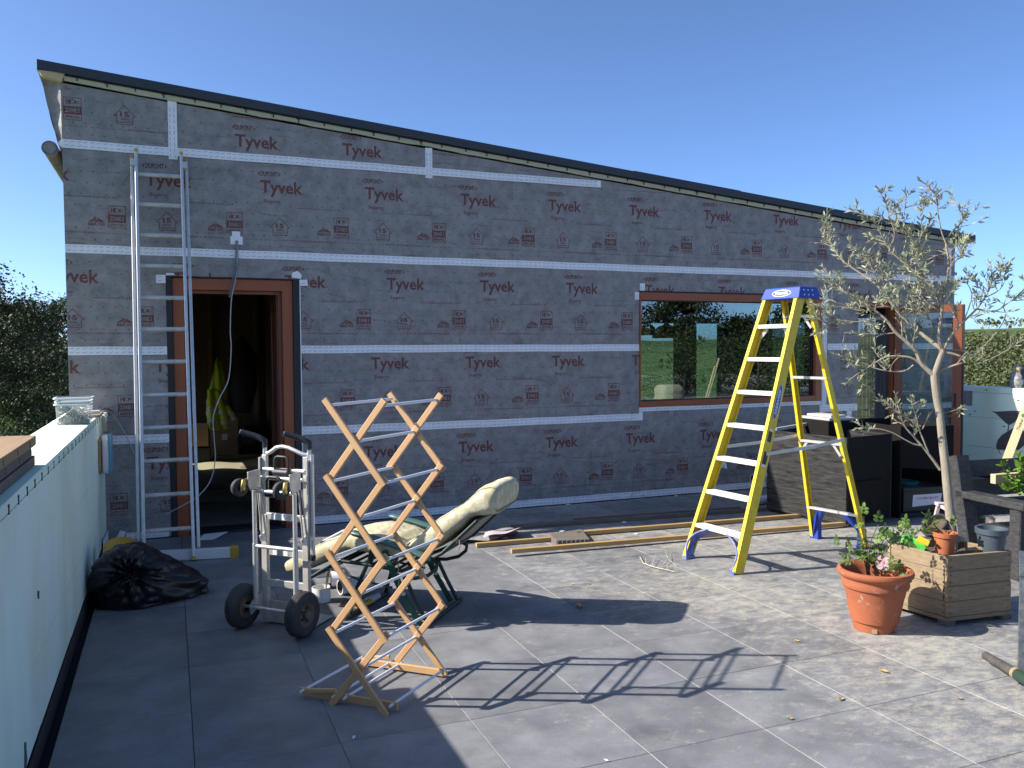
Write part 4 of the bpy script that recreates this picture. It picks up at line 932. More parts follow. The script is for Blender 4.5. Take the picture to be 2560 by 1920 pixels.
for i in range(7):
    k = (i + 1) / 8.0 * 1.005; a, b_ = fr(k); d = (b_ - a).normalized()
    mb = MB(); mb.beam(a + d * .004, b_ - d * .004, .082, .030, (0, 0, 1)); tr_ = mb.build('tread', M['tread'], st, bevel=.003)
    mb = MB()
    for q_ in range(5): mb.beam(a + d * .02 + ax * (-.03 + q_ * .015) + Vector((0, 0, .0165)), b_ - d * .02 + ax * (-.03 + q_ * .015) + Vector((0, 0, .0165)), .005, .003)
    mb.build('tread_ribs', M['tread'], tr_)
    if i == 6:
        for e_, s_ in ((a, 1), (b_, -1)):
            mb = MB(); mb.beam(e_ + d * s_ * .09 + Vector((0, 0, -.015)), e_ + d * s_ * .012 + Vector((0, 0, -.09)), .03, .006, ax); mb.build('tread_brace', M['alu'], st)
for k in (.92, .68, .42, .135):
    a = RL.lerp(RTL, k); b_ = RR.lerp(RTR, k); d = (b_ - a).normalized(); a2 = a - d * .012; b2 = b_ + d * .012
    mb = MB(); mb.beam(a2 - ax * .012, b2 - ax * .012, .03, .022, (0, 0, 1)); mb.build('rear_brace', M['alu'], st)
    if k in (.92, .42):
        for e_, s_ in ((a, 1), (b_, -1)):
            mb = MB(); mb.beam(e_ + d * s_ * .08 - ax * .02, e_ + d * s_ * .005 - ax * .015 + Vector((0, 0, -.10)), .022, .005, ax); mb.build('diagonal_brace', M['alu'], st)
# spreaders
for s_, fa, fb, ra, rb in ((1, FL, TL, RL, RTL), (-1, FR, TR_, RR, RTR)):
    a = fa.lerp(fb, .415) + sd_ * s_ * .02; b_ = ra.lerp(rb, .44) + sd_ * s_ * .018; m_ = a.lerp(b_, .56) + Vector((0, 0, -.012))
    mb = MB(); mb.beam(a, m_, .005, .026); mb.beam(m_ + sd_ * s_ * .006, b_ + sd_ * s_ * .006, .005, .026); mb.beam(m_ - ax * .05 - sd_ * s_ * .006, m_ + ax * .06 - sd_ * s_ * .006, .008, .034); mb.build('spreader', M['alu'], st)
# blue cap
cc = top + ax * .06; cm = MB(); z0, z1 = TZ - .035, TZ + .062
def cp(f, s, z): return cc + ax * f + sd_ * s + Vector((0, 0, z - cc.z))
lo_ = [(-.125, -.205), (.15, -.205), (.15, .205), (-.125, .205)]; hi_ = [(-.085, -.185), (.115, -.185), (.115, .185), (-.085, .185)]
cm.add([cp(f, s, z0) for f, s in lo_] + [cp(f, s, z1) for f, s in hi_], [(3, 2, 1, 0), (4, 5, 6, 7)] + [(i, (i + 1) % 4, 4 + (i + 1) % 4, 4 + i) for i in range(4)])
cap = cm.build('top_cap', M['blue'], st, bevel=.008, seg=2)
# oval maker's badge on the face of the cap and on the rail
def badge(origin, ex, ey, nrm, w_, h_, parent, ring, txt, fill=None):
    def f(x, y, o): return origin + ex * x + ey * y + nrm * o
    mb = MB(); n = 28
    out = [f(w_ / 2 * math.cos(2 * math.pi * i / n), h_ / 2 * math.sin(2 * math.pi * i / n), .0015) for i in range(n)]; inn = [f((w_ / 2 - h_ * .09) * math.cos(2 * math.pi * i / n), (h_ / 2 - h_ * .09) * math.sin(2 * math.pi * i / n), .0015) for i in range(n)]
    mb.add(out + inn, [(i, (i + 1) % n, n + (i + 1) % n, n + i) for i in range(n)]); put_text(mb, txt, (-w_ * .36, w_ * .36, -h_ * .19, h_ * .19), lambda x, y: f(x, y, .0016), bold=.03, res=1); mb.build('badge', ring, parent, fix=False)
    if fill is not None:
        mb = MB(); mb.add([f(w_ / 2 * math.cos(2 * math.pi * i / n), h_ / 2 * math.sin(2 * math.pi * i / n), .0008) for i in range(n)], [tuple(range(n))]); mb.build('badge_ground', fill, parent, fix=False)
f0 = (cp(*lo_[0], z0) + cp(*lo_[3], z0)) / 2; f1 = (cp(*hi_[0], z1) + cp(*hi_[3], z1)) / 2; ey = (f1 - f0).normalized(); nrm = (-sd_).cross(ey).normalized()
if nrm.dot(ax) > 0: nrm = -nrm
badge(f0.lerp(f1, .5) + sd_ * -.01, -sd_, ey, nrm, .20, .062, cap, M['white'], 'WERNER')
mb = MB()
for f in (-.05, 0, .05):
    for z in (.3, .7):
        c = cp(f, -.205 + .02 * z, z0 + (z1 - z0) * z); mb.lathe([(0, .004), (.006, .003), (.007, 0)], c, 10, -sd_)
mb.build('rivet', M['alu'], cap)
rd = (TR_ - FR).normalized(); rn = (-sd_ - rd * (-sd_).dot(rd)).normalized(); rx = rd.cross(rn).normalized()
lc = FR.lerp(TR_, .60) + rn * .0168
badge(lc, rd, rx, rn, .30, .066, rr_, M['label'], 'WERNER', M['bluedusty'])
for k, (hh, ww) in ((.475, (.085, .04)), (.40, (.10, .045))):
    c = FR.lerp(TR_, k) + rn * .0172; mb = MB(); mb.add([c + rd * x + rx * y for x, y in ((-hh / 2, -ww / 2), (hh / 2, -ww / 2), (hh / 2, ww / 2), (-hh / 2, ww / 2))], [(0, 1, 2, 3)]); lb = mb.build('warning_label', M['blackink'], rr_, fix=False)
    mb = MB(); c2 = c + rd * (hh * .62 if k > .45 else -hh * .62) + rn * .0002; mb.add([c2 + rd * x + rx * y for x, y in ((-.01, -ww / 2), (.01, -ww / 2), (.01, ww / 2), (-.01, ww / 2))], [(0, 1, 2, 3)]); mb.build('label_heading', M['label'], lb, fix=False)
# blue foot brackets under the bottom tread and on the rear rails
a, b_ = fr(1.005 / 8); d = (b_ - a).normalized()
for e_, foot, s_ in ((a, FL, 1), (b_, FR, -1)):
    mb = MB(); pts = []
    for i in range(9):
        t = i / 8; pts.append((e_ + d * s_ * .20 * (1 - t) ** .9 + Vector((0, 0, -.018))).lerp(foot + d * s_ * .03 + Vector((0, 0, .015)), t) + d * s_ * (-.05) * math.sin(math.pi * t) + Vector((0, 0, .03 * math.sin(math.pi * t))))
    for p, q_ in zip(pts[:-1], pts[1:]): mb.beam(p, q_, .084, .012, d)
    mb.box(foot + Vector((0, 0, .012)) + d * s_ * .014, (.095, .05, .024), Matrix.Rotation(math.atan2(ax.y, ax.x), 3, 'Z')); mb.build('foot_bracket', M['bluedusty'], st)
for foot, tp, s_ in ((RL, RTL, 1), (RR, RTR, -1)):
    k = foot.lerp(tp, .135); d = (RR - RL).normalized()
    mb = MB(); mb.prism([k + d * s_ * .15 - ax * .03 + Vector((0, 0, -.01)), k + d * s_ * .10 - ax * .03 + Vector((0, 0, -.012)), foot + d * s_ * .014 - ax * .03 + Vector((0, 0, .16)), foot + d * s_ * .014 - ax * .03, foot + d * s_ * .07 - ax * .03, foot + d * s_ * .065 - ax * .03 + Vector((0, 0, .14))], ax * .05)
    mb.box(foot + d * s_ * .03 + Vector((0, 0, .008)), (.07, .09, .016), Matrix.Rotation(math.atan2(ax.y, ax.x), 3, 'Z')); mb.build('foot_bracket', M['blue'], st)

# ================================================================= CLOTHES AIRER
A0 = Vector((.931, 3.874, 0)); U = Vector((.738, -.675, 0)).normalized(); B0 = Vector((1.302, 4.233, 0)); NV = (B0 - A0).normalized()
air = thing('clothes_airer', 'tall folding wooden clothes airer of crossed slats with grey plastic rods', 'clothes airer', A0)
lv = [0.012, .37, .742, 1.112, 1.48]; sl, sr = -.305, -.015; tk = .016; sw = .034
def ap(base, s, z, off=0.0): return base + U * s + Vector((0, 0, z)) + NV * off
for bi, (base, sgn) in enumerate(((A0, -1), (B0, 1))):
    ds = 0 if bi == 0 else .018
    for k in range(4):
        for (s0, s1, off) in ((sl, sr, 0.0), (sr, sl, .0175)):
            z0, z1 = lv[k], lv[k + 1]; a = ap(base, s0 + ds, z0, off * sgn); b_ = ap(base, s1 + ds, z1, off * sgn); d = (b_ - a).normalized()
            mb = MB(); mb.beam(a - d * .022, b_ + d * .022, tk, sw, (b_ - a).cross(NV), .22)
            mb.build('slat', M['beech'], air)
    # base rail with its prop
    mb = MB(); mb.beam(ap(base, -.52 if bi == 0 else -.46, .028, .032 * -sgn), ap(base, .03, .028, .032 * -sgn), tk, .036, (0, 0, 1), .15); mb.build('base_rail', M['beech'], air)
    mb = MB(); mb.beam(ap(base, -.45 if bi == 0 else -.42, .045, .014 * -sgn), ap(base, -.30, .066, .014 * -sgn), tk, .020, (0, 0, 1), .15); mb.build('prop', M['beech'], air)
def rod(s, z, sb=None):
    mb = MB(); mb.tube([ap(A0, s, z, .0), ap(B0, (s if sb is None else sb) + .018, z, .0)], .0075, 10); mb.build('rod', M['rod'], air, smooth=True)
for k in range(5):
    if k == 0: continue
    rod(sl + .012, lv[k] - .012); rod(sr - .012, lv[k] - .012)
for k in range(4): rod((sl + sr) / 2, (lv[k] + lv[k + 1]) / 2)
for s in (-.495, -.31, -.25, .005): rod(s, .036)

# ================================================================= SACK TRUCK
TA = Vector((.392, 5.451, 0)); te = Vector((.7037, -.7105, 0)); tm = Vector((.7105, .7037, 0))
tr = thing('sack_truck', 'aluminium convertible sack truck with two large black wheels and folded castors', 'hand truck', TA + te * .22)
def tp(s, m_, z): return TA + te * s + tm * m_ + Vector((0, 0, z))
for s, o_ in ((0.0, -1), (.45, 1)):
    c = tp(s, 0, .137); mb = MB()
    mb.lathe([(.070, -.034), (.095, -.042), (.122, -.040), (.134, -.028), (.1370, -.012), (.1345, -.0105), (.1345, -.006), (.1375, -.005), (.1375, .005), (.1345, .006), (.1345, .0105), (.1370, .012), (.134, .028), (.122, .040), (.095, .042), (.070, .034)], c, 40, te)
    wh = mb.build('wheel', M['rubber'], tr, smooth=True)
    mb = MB(); mb.lathe([(.018, .05 * o_), (.026, .048 * o_), (.028, .022 * o_), (.05, .016 * o_), (.062, .030 * o_), (.073, .036 * o_), (.074, -.03 * o_), (.04, -.02 * o_), (.03, -.03 * o_)], c, 28, te, cap0=True); rim = mb.build('rim', M['hub'], wh, smooth=True)
    mb = MB()
    for k in range(5):
        a_ = k * 2 * math.pi / 5; mb.tube([c + te * .021 * o_ + (tm * math.cos(a_) + Vector((0, 0, 1)) * math.sin(a_)) * .04, c + te * .030 * o_ + (tm * math.cos(a_) + Vector((0, 0, 1)) * math.sin(a_)) * .04], .007, 8)
    mb.build('wheel_bolt', M['nail'], wh)
mb = MB(); mb.tube([tp(-.02, 0, .137), tp(.47, 0, .137)], .011, 10); mb.build('axle', M['alu_dull'], tr, smooth=True)
for s in (.088, .402):   # back rails (channel) and outer tubes
    mb = MB(); mb.beam(tp(s, .115, .012), tp(s, .115, .70), .042, .03, tm); mb.beam(tp(s, .125, .55), tp(s, .125, 1.075), .034, .024, tm); mb.build('main_rail', M['alu_dull'], tr, bevel=.003)
    mb = MB(); mb.beam(tp(s + .024 * (1 if s > .2 else -1), .115, .6), tp(s + .024 * (1 if s > .2 else -1), .115, 1.06), .010, .04, tm); mb.build('rail_sleeve', M['alu'], tr)
    mb = MB(); so = s - .010 if s < .2 else s - .018
    mb.tube([tp(so, .03, .145), tp(so, .03, .53)], .0165, 12); mb.tube([tp(so, .03, .52), tp(so, .03, .86)], .0135, 12); mb.build('folding_leg', M['alu'], tr, smooth=True)
    mb = MB(); mb.tube([tp(s + .01, .06, .88), tp(s + .025, .09, .58)], .0065, 8); mb.tube([tp(s - .006, .055, .87), tp(s + .008, .075, .55)], .0055, 8); mb.build('strut', M['alu_dull'], tr, smooth=True)
    mb = MB(); mb.prism([tp(s - .005, .06, .57), tp(s + .012, .105, .60), tp(s + .012, .105, .53), tp(s, .07, .535)], te * .006); mb.build('strut_bracket', M['alu'], tr)
    mb = MB(); mb.prism([tp(so - .01, -.01, .09), tp(so - .01, .05, .12), tp(so - .01, .12, .02), tp(so - .01, .115, .20), tp(so - .01, .04, .20), tp(so - .01, -.025, .15)], te * .006); mb.build('axle_bracket', M['alu_dull'], tr)
    # caster plate, bracket, wheel
    pc = tp(s + .015, -.005, .925); mb = MB(); mb.prism([tp(s - .012, -.03, .985), tp(s - .012, .075, .99), tp(s - .012, .075, .88), tp(s - .012, -.005, .86), tp(s - .012, -.03, .90)], te * .010); cpz = mb.build('caster_plate', M['alu_dull'], tr, bevel=.003)
    cw = tp(s - .045, -.06, .892); mb = MB(); mb.lathe([(.02, -.017), (.046, -.018), (.054, -.012), (.056, 0), (.054, .012), (.046, .018), (.02, .017)], cw, 26, te + tm * -.35); mb.build('caster_wheel', M['rubber'], tr, smooth=True)
    mb = MB(); mb.prism([cw + te * .024 + Vector((0, 0, -.02)) - tm * .02, cw + te * .024 + tm * .045 + Vector((0, 0, .03)), cw + te * .024 + tm * .045 + Vector((0, 0, .055)), cw + te * .024 + tm * -.005 + Vector((0, 0, .05)), cw + te * .024 - tm * .022 + Vector((0, 0, .01))], te * .006); mb.lathe([(0, .01), (.012, .008), (.014, 0)], cw + te * .03 + Vector((0, 0, -.004)), 10, te); mb.build('caster_bracket', M['caster_bracket'], tr)
    # hand grips
    g0 = tp(s + .02 * (1 if s > .2 else -.2), .13, 1.09); g1 = g0 + Vector((0, 0, .05)); g2 = g1 + (-te * .055 + tm * -.02) + Vector((0, 0, .05)); g3 = g2 + (-te * .075 + tm * -.05) + Vector((0, 0, .03))
    mb = MB(); mb.tube([g0 + Vector((0, 0, -.06)), g0, g1], .0135, 12); mb.build('grip_tube', M['alu'], tr, smooth=True)
    mb = MB(); mb.tube([g1 + Vector((0, 0, -.02)), g1 + Vector((0, 0, .02)), g1.lerp(g2, .6) + Vector((0, 0, .01)), g2, g3], [.018, .019, .019, .019, .018], 12); gp = mb.build('hand_grip', M['grip'], tr, smooth=True)
    mb = MB(); dd = (g3 - g2).normalized(); mb.tube([g3, g3 + dd * .006], .014, 12); mb.build('tube_end', M['alu'], gp)
for z, dz, m_ in ((.69, .042, .115), (.468, .05, .118), (.268, .045, .115)):
    mb = MB(); mb.beam(tp(.105, m_, z), tp(.385, m_, z), .02, dz, (0, 0, 1)); cb = mb.build('cross_bar', M['alu'], tr, bevel=.003)
    if z > .3:
        for k in range(3): mb = MB(); mb.beam(tp(.15 + k * .075, m_ - .0115, z), tp(.19 + k * .075, m_ - .0115, z), .001, dz * .8); mb.build('sticker_stripe', M['white'], cb)
for s0, s1, m_, z in ((.08, .39, .03, .515), (.085, .40, .115, .985), (.085, .40, .09, .935), (.10, .36, .03, .86)):
    mb = MB(); mb.tube([tp(s0, m_, z), tp(s1, m_, z)], .0125, 12); mb.build('round_bar', M['alu'], tr, smooth=True)
for z, m_ in ((1.055, .10), (.93, .065)):    # two black D-handles
    c = .235 if z > 1 else .20; mb = MB()
    pts = [tp(c - .052, m_, z - .075), tp(c - .052, m_, z - .01), tp(c - .045, m_, z + .008), tp(c - .03, m_, z + .015), tp(c + .03, m_, z + .015), tp(c + .045, m_, z + .008), tp(c + .052, m_, z - .01), tp(c + .052, m_, z - .075)]
    mb.tube(pts, .009, 10); mb.build('d_handle', M['grip'], tr, smooth=True)
    mb = MB(); mb.tube([tp(c - .055, m_, z - .085), tp(c + .055, m_, z - .085)], .026, 14); mb.build('handle_clamp', M['grip'], tr, smooth=True)
mb = MB(); mb.tube([tp(.10, .13, 1.085), tp(.12, .12, 1.085), tp(.15, .115, 1.10), tp(.19, .11, 1.125), tp(.235, .11, 1.133), tp(.28, .11, 1.128), tp(.33, .115, 1.11), tp(.38, .12, 1.09), tp(.41, .13, 1.085)], .0125, 12); mb.build('curved_handle', M['alu'], tr, smooth=True)
mb = MB(); mb.tube([tp(.445, .125, 1.09), tp(.445, .125, .47)], .0125, 12); hr = mb.build('telescopic_handle', M['alu'], tr, smooth=True)
mb = MB(); mb.lathe([(0, -.02), (.014, -.016), (.019, 0), (.016, .02), (.0, .024)], tp(.445, .12, .45), 12); mb.build('end_knob', M['grip'], hr, smooth=True)
mb = MB(); mb.prism([tp(.06, .13, .008), tp(.43, .13, .008), tp(.41, .37, .008), tp(.10, .37, .008)], (0, 0, .007)); mb.beam(tp(.06, .132, .08), tp(.43, .132, .08), .006, .14); mb.build('toe_plate', M['alu_dull'], tr, bevel=.002)

# ================================================================= RECLINER AND ITS CUSHION
RO = Vector((1.466, 5.02, 0)); ra = Vector((.7579, -.6524, 0)); rw = Vector((.6524, .7579, 0))
def rp(s, w_, z): return RO + ra * s + rw * w_ + Vector((0, 0, z))
rec = thing('recliner_chair', 'dark green metal garden recliner with plastic arms, tipped back', 'recliner', rp(-.25, .25, 0))
for w_ in (0.0, .5):
    side = 'near' if w_ == 0 else 'far'
    mb = MB(); mb.tube([rp(-.86, w_, .228), rp(-.66, w_, .352), rp(-.61, w_, .372)], .0125, 10); mb.tube([rp(-.61, w_, .365), rp(-.40, w_, .355), rp(-.18, w_, .335), rp(-.03, w_, .40)], .0125, 10); mb.tube([rp(-.03, w_, .395), rp(.10, w_, .47), rp(.33, w_, .685)], .0125, 10); mb.build('side_frame', M['greentube'], rec, smooth=True)
    mb = MB(); mb.tube([rp(.03, w_, .42), rp(.062, w_, .40), rp(.055, w_, .365), rp(.0, w_, .32), rp(-.09, w_, .295), rp(-.17, w_, .29)], .012, 10); mb.build('back_hoop', M['greentube'], rec, smooth=True)
    mb = MB(); mb.tube([rp(-.42, w_, .37), rp(-.50, w_, .20), rp(-.545, w_, .06), rp(-.555, w_, .02)], .013, 10); mb.build('front_leg', M['greentube'], rec, smooth=True)
    mb = MB(); mb.tube([rp(-.16, w_, .30), rp(-.09, w_, .16), rp(-.02, w_, .04), rp(-.005, w_, .015)], .013, 10); mb.build('rear_leg', M['greentube'], rec, smooth=True)
    mb = MB(); mb.beam(rp(-.30, w_ - .015, .46), rp(-.17, w_ - .015, .20), .02, .042, ra); mb.beam(rp(-.165, w_ - .018, .195), rp(-.05, w_ - .018, .012), .012, .038, ra); mb.build('link_bar', M['greenbar'], rec, bevel=.003)
    mb = MB(); mb.lathe([(0, .012), (.012, .010), (.014, 0)], rp(-.155, w_ - .03, .20), 12, -rw); mb.lathe([(0, .012), (.012, .010), (.014, 0)], rp(-.02, w_ - .015, .425), 12, -rw); mb.build('pivot_bolt', M['alu'], rec, smooth=True)
    mb = MB(); mb.tube([rp(-.70, w_, .31), rp(-.45, w_, .245), rp(-.25, w_, .222)], .008, 8); mb.build('stay_rod', M['greentube'], rec, smooth=True)
    # plastic arm, rounded paddle
    def arm(u, v, w__=w_):
        s = -.53 + u * .56; z = .565 - u * .13 + .012 * math.sin(u * math.pi); hw = .034 * (min(1, u * 9 + .25) ** .5) * (min(1, (1 - u) * 12 + .3) ** .5); hz = .020 * min(1, u * 12 + .3)
        a_ = v * 2 * math.pi; return rp(s, w__ + (-.03 if w__ == 0 else .03) + hw * math.cos(a_), z + hz * math.sin(a_))
    mb = MB(); mb.grid(arm, 18, 16); mb.add([arm(0, j / 16) for j in range(16)], [tuple(range(16))]); mb.add([arm(1, j / 16) for j in range(16)], [tuple(range(16))]); mb.build('arm_rest', M['greenarm'], rec, smooth=True)
    mb = MB(); mb.beam(rp(-.36, w_, .53), rp(-.41, w_, .36), .02, .035, ra); mb.build('arm_post', M['greentube'], rec)
for s, ww in ((-.555, (-.03, .53)), (.0, (-.03, .53))):
    mb = MB(); mb.tube([rp(s, ww[0], .014), rp(s, ww[1], .014)], .0135, 10); gb = mb.build('ground_bar', M['greentube'], rec, smooth=True)
    for w_ in ww:
        mb = MB(); mb.tube([rp(s, w_ - .02, .0165), rp(s, w_ + .02, .0165)], .0165, 12); mb.build('rubber_foot', M['hub'], gb, smooth=True)
for s, z in ((-.86, .228), (-.61, .372), (-.40, .352), (-.18, .333), (.10, .47), (.33, .685)):
    mb = MB(); mb.tube([rp(s, 0, z), rp(s, .5, z)], .010, 8); mb.build('cross_tube', M['greentube'], rec, smooth=True)
mb = MB()
for i in range(7): mb.beam(rp(-.60 + i * .065, .01, .356 - i * .002), rp(-.60 + i * .065, .49, .356 - i * .002), .03, .004)
mb.build('seat_webbing', M['greentube'], rec)
mb = MB(); mb.prism([rp(.06, .01, .435), rp(.06, .49, .435), rp(.32, .49, .676), rp(.32, .01, .676)], (0, 0, .004)); mb.prism([rp(-.85, .01, .235), rp(-.85, .49, .235), rp(-.64, .49, .36), rp(-.64, .01, .36)], (0, 0, .004)); mb.build('back_webbing', M['greentube'], rec)
cu_path = [(-1.055, .255), (-1.00, .275), (-.92, .305), (-.82, .355), (-.72, .41), (-.64, .445), (-.58, .462), (-.48, .465), (-.38, .455), (-.28, .44), (-.20, .425), (-.13, .445), (-.07, .475), (.0, .525), (.09, .595), (.18, .662), (.245, .712), (.285, .735), (.32, .752), (.37, .778), (.415, .795), (.445, .792)]
cu_th = [.048, .062, .062, .064, .060, .052, .056, .070, .074, .066, .044, .052, .066, .074, .074, .064, .054, .062, .080, .094, .090, .064]
cush = thing('recliner_cushion', 'cream leaf-patterned cushion lying along the green recliner', 'cushion', rp(-.25, .25, .42))
def path_at(t):
    x = t * (len(cu_path) - 1); i = min(int(x), len(cu_path) - 2); f = x - i; f2 = f * f * (3 - 2 * f) if False else f
    return (cu_path[i][0] + (cu_path[i + 1][0] - cu_path[i][0]) * f, cu_path[i][1] + (cu_path[i + 1][1] - cu_path[i][1]) * f, cu_th[i] + (cu_th[i + 1] - cu_th[i]) * f)
def cushion(u, v):
    s, z, th = path_at(u); s2, z2, _ = path_at(min(1, u + .01)); s1, z1, _ = path_at(max(0, u - .01)); d = Vector((s2 - s1, z2 - z1)).normalized(); nx, nz = -d.y, d.x
    a_ = v * 2 * math.pi; ca, sa = math.cos(a_), math.sin(a_); pw = .45
    cx = math.copysign(abs(ca) ** pw, ca); cz = math.copysign(abs(sa) ** .62, sa)
    hw = .245 * (1 - .10 * (1 - min(1, u * 14))) * (1 - .12 * (1 - min(1, (1 - u) * 14)))
    puff = 1 + .10 * noise.noise(Vector((s * 14, cx * 2.2, cz + 3))) + .06 * noise.noise(Vector((s * 30, cx * 5, cz)))
    t_ = th * puff * cz; return rp(s + nx * t_, .25 + hw * cx, z + nz * t_ + .018)
mb = MB(); mb.grid(cushion, 130, 36); mb.add([cushion(0, j / 36) for j in range(36)], [tuple(range(36))]); mb.add([cushion(1, j / 36) for j in range(36)], [tuple(range(36))]); mb.build('cushion_body', M['cushion'], cush, smooth=True)
for v in (.13, .37):
    mb = MB(); mb.tube([cushion(i / 100, v) for i in range(2, 99)], .0045, 6); mb.build('piping', M['piping'], cush, smooth=True)
for (s, w_, z, zl) in ((-.19, -.03, .40, .14), (-.02, -.02, .43, .34), (.22, -.02, .56, .50)):
    mb = MB(); mb.tube([rp(s, w_, z), rp(s + .008, w_ - .012, (z + zl) / 2), rp(s - .004, w_ - .008, zl)], .0035, 6); mb.tube([rp(s, w_, z), rp(s - .03, w_ - .015, z + .012), rp(s - .012, w_ - .01, z - .01)], .003, 6); mb.build('tie_cord', M['piping'], cush, smooth=True)
# ================================================================= RUBBISH BAG AND THINGS BY IT
bag = thing('rubbish_bag', 'tied black plastic rubbish bag slumped against the left parapet', 'rubbish bag', (-.24, 6.32, 0))
mb = MB(); knot = Vector((-.27, 6.08, .215))
def bagf(u, v):
    th = v * math.pi; ph = u * 2 * math.pi
    d = Vector((math.sin(th) * math.cos(ph), math.sin(th) * math.sin(ph), math.cos(th)))
    rx, ry, rz = .285, .29, .235
    p = Vector((d.x * rx, d.y * ry, d.z * rz))
    if d.z < 0:
        t_ = -d.z; hr = math.hypot(d.x, d.y); k_ = (1 - .10 * t_ ** 2) if t_ < .93 else (1 - .0865) * hr / .3675; e_ = Vector((d.x / max(hr, 1e-4), d.y / max(hr, 1e-4), 0)); p = Vector((e_.x * rx * k_, e_.y * ry * k_, -.150 * min(1, t_ / .6)))
    if d.x > 0: p.x += .15 * max(0, p.x / rx) ** 3 * (1 - max(0, d.z))
    n_ = noise.noise(d * 1.7 + Vector((3, 1, 2))) * .06 + abs(noise.noise(d * 3.4 + Vector((9, 4, 1)))) * .06
    kd = (d - Vector((-.12, -.86, .42)).normalized()).length
    w_ = math.exp(-(kd / .75) ** 2); ang = math.atan2(d.x + .12, d.z - .42)
    pleat = w_ * .020 * math.sin(ang * 11 + 2.5 * noise.noise(d * 3)) + w_ * .008 * math.sin(ang * 23)
    p *= (1 + n_ * 1.9 + pleat * 4); p += Vector((0, 0, 0)) - Vector((-.12, -.86, .42)).normalized() * (.05 * math.exp(-(kd / .13) ** 2))
    z = p.z * (1.0 if d.z < 0 else 1.0 - .35 * max(0, d.x)) + .158 * (1 - .45 * max(0, p.x / .45) ** 1.5)
    if z < .012: z = .012 + .002 * d.x
    q_ = Vector((-.245 + p.x, 6.38 + p.y, z))
    q_.x = max(q_.x, -.55); return q_
mb.grid(bagf, 150, 90); mb.build('bag_body', M['bag'], bag, smooth=True)
mb = MB()
for k in range(7):
    a_ = k * .9; mb.tube([knot + Vector((0, .03, 0)), knot + Vector((.02 * math.cos(a_), -.005, .02 * math.sin(a_))), knot + Vector((.045 * math.cos(a_), -.012, .04 * math.sin(a_)))], [.008, .009, .003], 6)
mb.build('knot', M['bag'], bag, smooth=True)
def paper_roll(name, label, a, b_, r, cat='roll', inner=None, group=None, m='paper'):
    a = Vector(a); b_ = Vector(b_); root = thing(name, label, cat, (a + b_) / 2 - Vector((0, 0, r)), group)
    d = (b_ - a).normalized(); mb = MB(); n = 28
    ri = inner if inner else r * .8; L_ = (b_ - a).length
    mb.lathe([(ri, 0), (r, 0), (r, L_), (ri, L_), (ri, 0)], a, n, d); mb.build('tube', M[m], root, smooth=True)
    mb = MB(); mb.lathe([(ri - .001, .002), (ri - .001, L_ - .002)], a, n, d); mb.build('core', M['hub'], root, smooth=True); return root
paper_roll('paper_roll', 'short white roll poking out from under the rubbish bag', (.06, 6.43, .03), (.175, 6.45, .03), .028, group='white rolls on the terrace')
# yellow ear-defender-like dish behind the bag
c = ony(303, 1368, 6.98); root = thing('yellow_dish', 'mustard yellow plastic dish-shaped lid behind the rubbish bag', 'lid', (c.x, 6.98, .0))
mb = MB(); mb.lathe([(.0, .0), (.07, .005), (.11, .03), (.125, .06), (.12, .062), (.1, .035), (.06, .012), (0, .01)], (c.x, 6.98, c.z - .05), 28, (.1, -.5, .85)); mb.build('dish', M['yellowcap'], root, smooth=True)
mb = MB(); mb.bb(c.x - .09, c.x + .09, 6.92, 7.06, 0, c.z - .045); mb.build('base', M['nail'], root)
# torn membrane folded at the wall foot, left corner
mb = MB(); mb.prism([(-.53, 7.55, .004), (-.46, 7.6, .004), (-.40, 8.32, .09), (-.45, 8.34, .10)], (.0, .0, .003)); mb.prism([(-.545, 7.6, .005), (-.545, 7.75, .16), (-.545, 8.3, .12), (-.545, 8.3, .01)], (.003, 0, 0)); o = mb.build('tape_offcut', M['tape']); tag(o, 'loose white printed tape folded into the corner behind the rubbish bag', 'tape')

# ================================================================= ON THE LEFT PARAPET
tub = thing('plastic_tub', 'translucent white plastic tub of screws standing on the left parapet', 'tub', (-.66, 6.96, PT))
def rrect(cx, cy, hx, hy, r, z, n=5):
    o_ = []
    for (sx, sy, a0) in ((1, 1, 0), (-1, 1, 90), (-1, -1, 180), (1, -1, 270)):
        for k in range(n + 1):
            a_ = R(a0 + 90 * k / n); o_.append(Vector((cx + sx * (hx - r) + r * math.cos(a_), cy + sy * (hy - r) + r * math.sin(a_), z)))
    return o_
def loft(mb, rings, cap0=True, cap1=True):
    n = len(rings[0]); vs = [p for r_ in rings for p in r_]; fs = [(k * n + i, k * n + (i + 1) % n, (k + 1) * n + (i + 1) % n, (k + 1) * n + i) for k in range(len(rings) - 1) for i in range(n)]
    if cap0: fs.append(tuple(reversed(range(n))))
    if cap1: fs.append(tuple((len(rings) - 1) * n + i for i in range(n)))
    mb.add(vs, fs)
tx, ty = -.663, 7.00
tm_ = bpy.data.materials.new('frosted_tub'); tm_.use_nodes = True; N, Lk, b = nodes_of(tm_); b.inputs['Base Color'].default_value = (.80, .82, .80, 1); b.inputs['Roughness'].default_value = .35
tt = N.new('ShaderNodeBsdfTransparent'); tl = N.new('ShaderNodeBsdfTranslucent'); tl.inputs[0].default_value = (.8, .82, .8, 1); m1 = N.new('ShaderNodeMixShader'); m1.inputs[0].default_value = .5; Lk(b.outputs[0], m1.inputs[1]); Lk(tl.outputs[0], m1.inputs[2])
m2 = N.new('ShaderNodeMixShader'); m2.inputs[0].default_value = .24; Lk(tt.outputs[0], m2.inputs[1]); Lk(m1.outputs[0], m2.inputs[2]); Lk(m2.outputs[0], N['Material Output'].inputs[0])
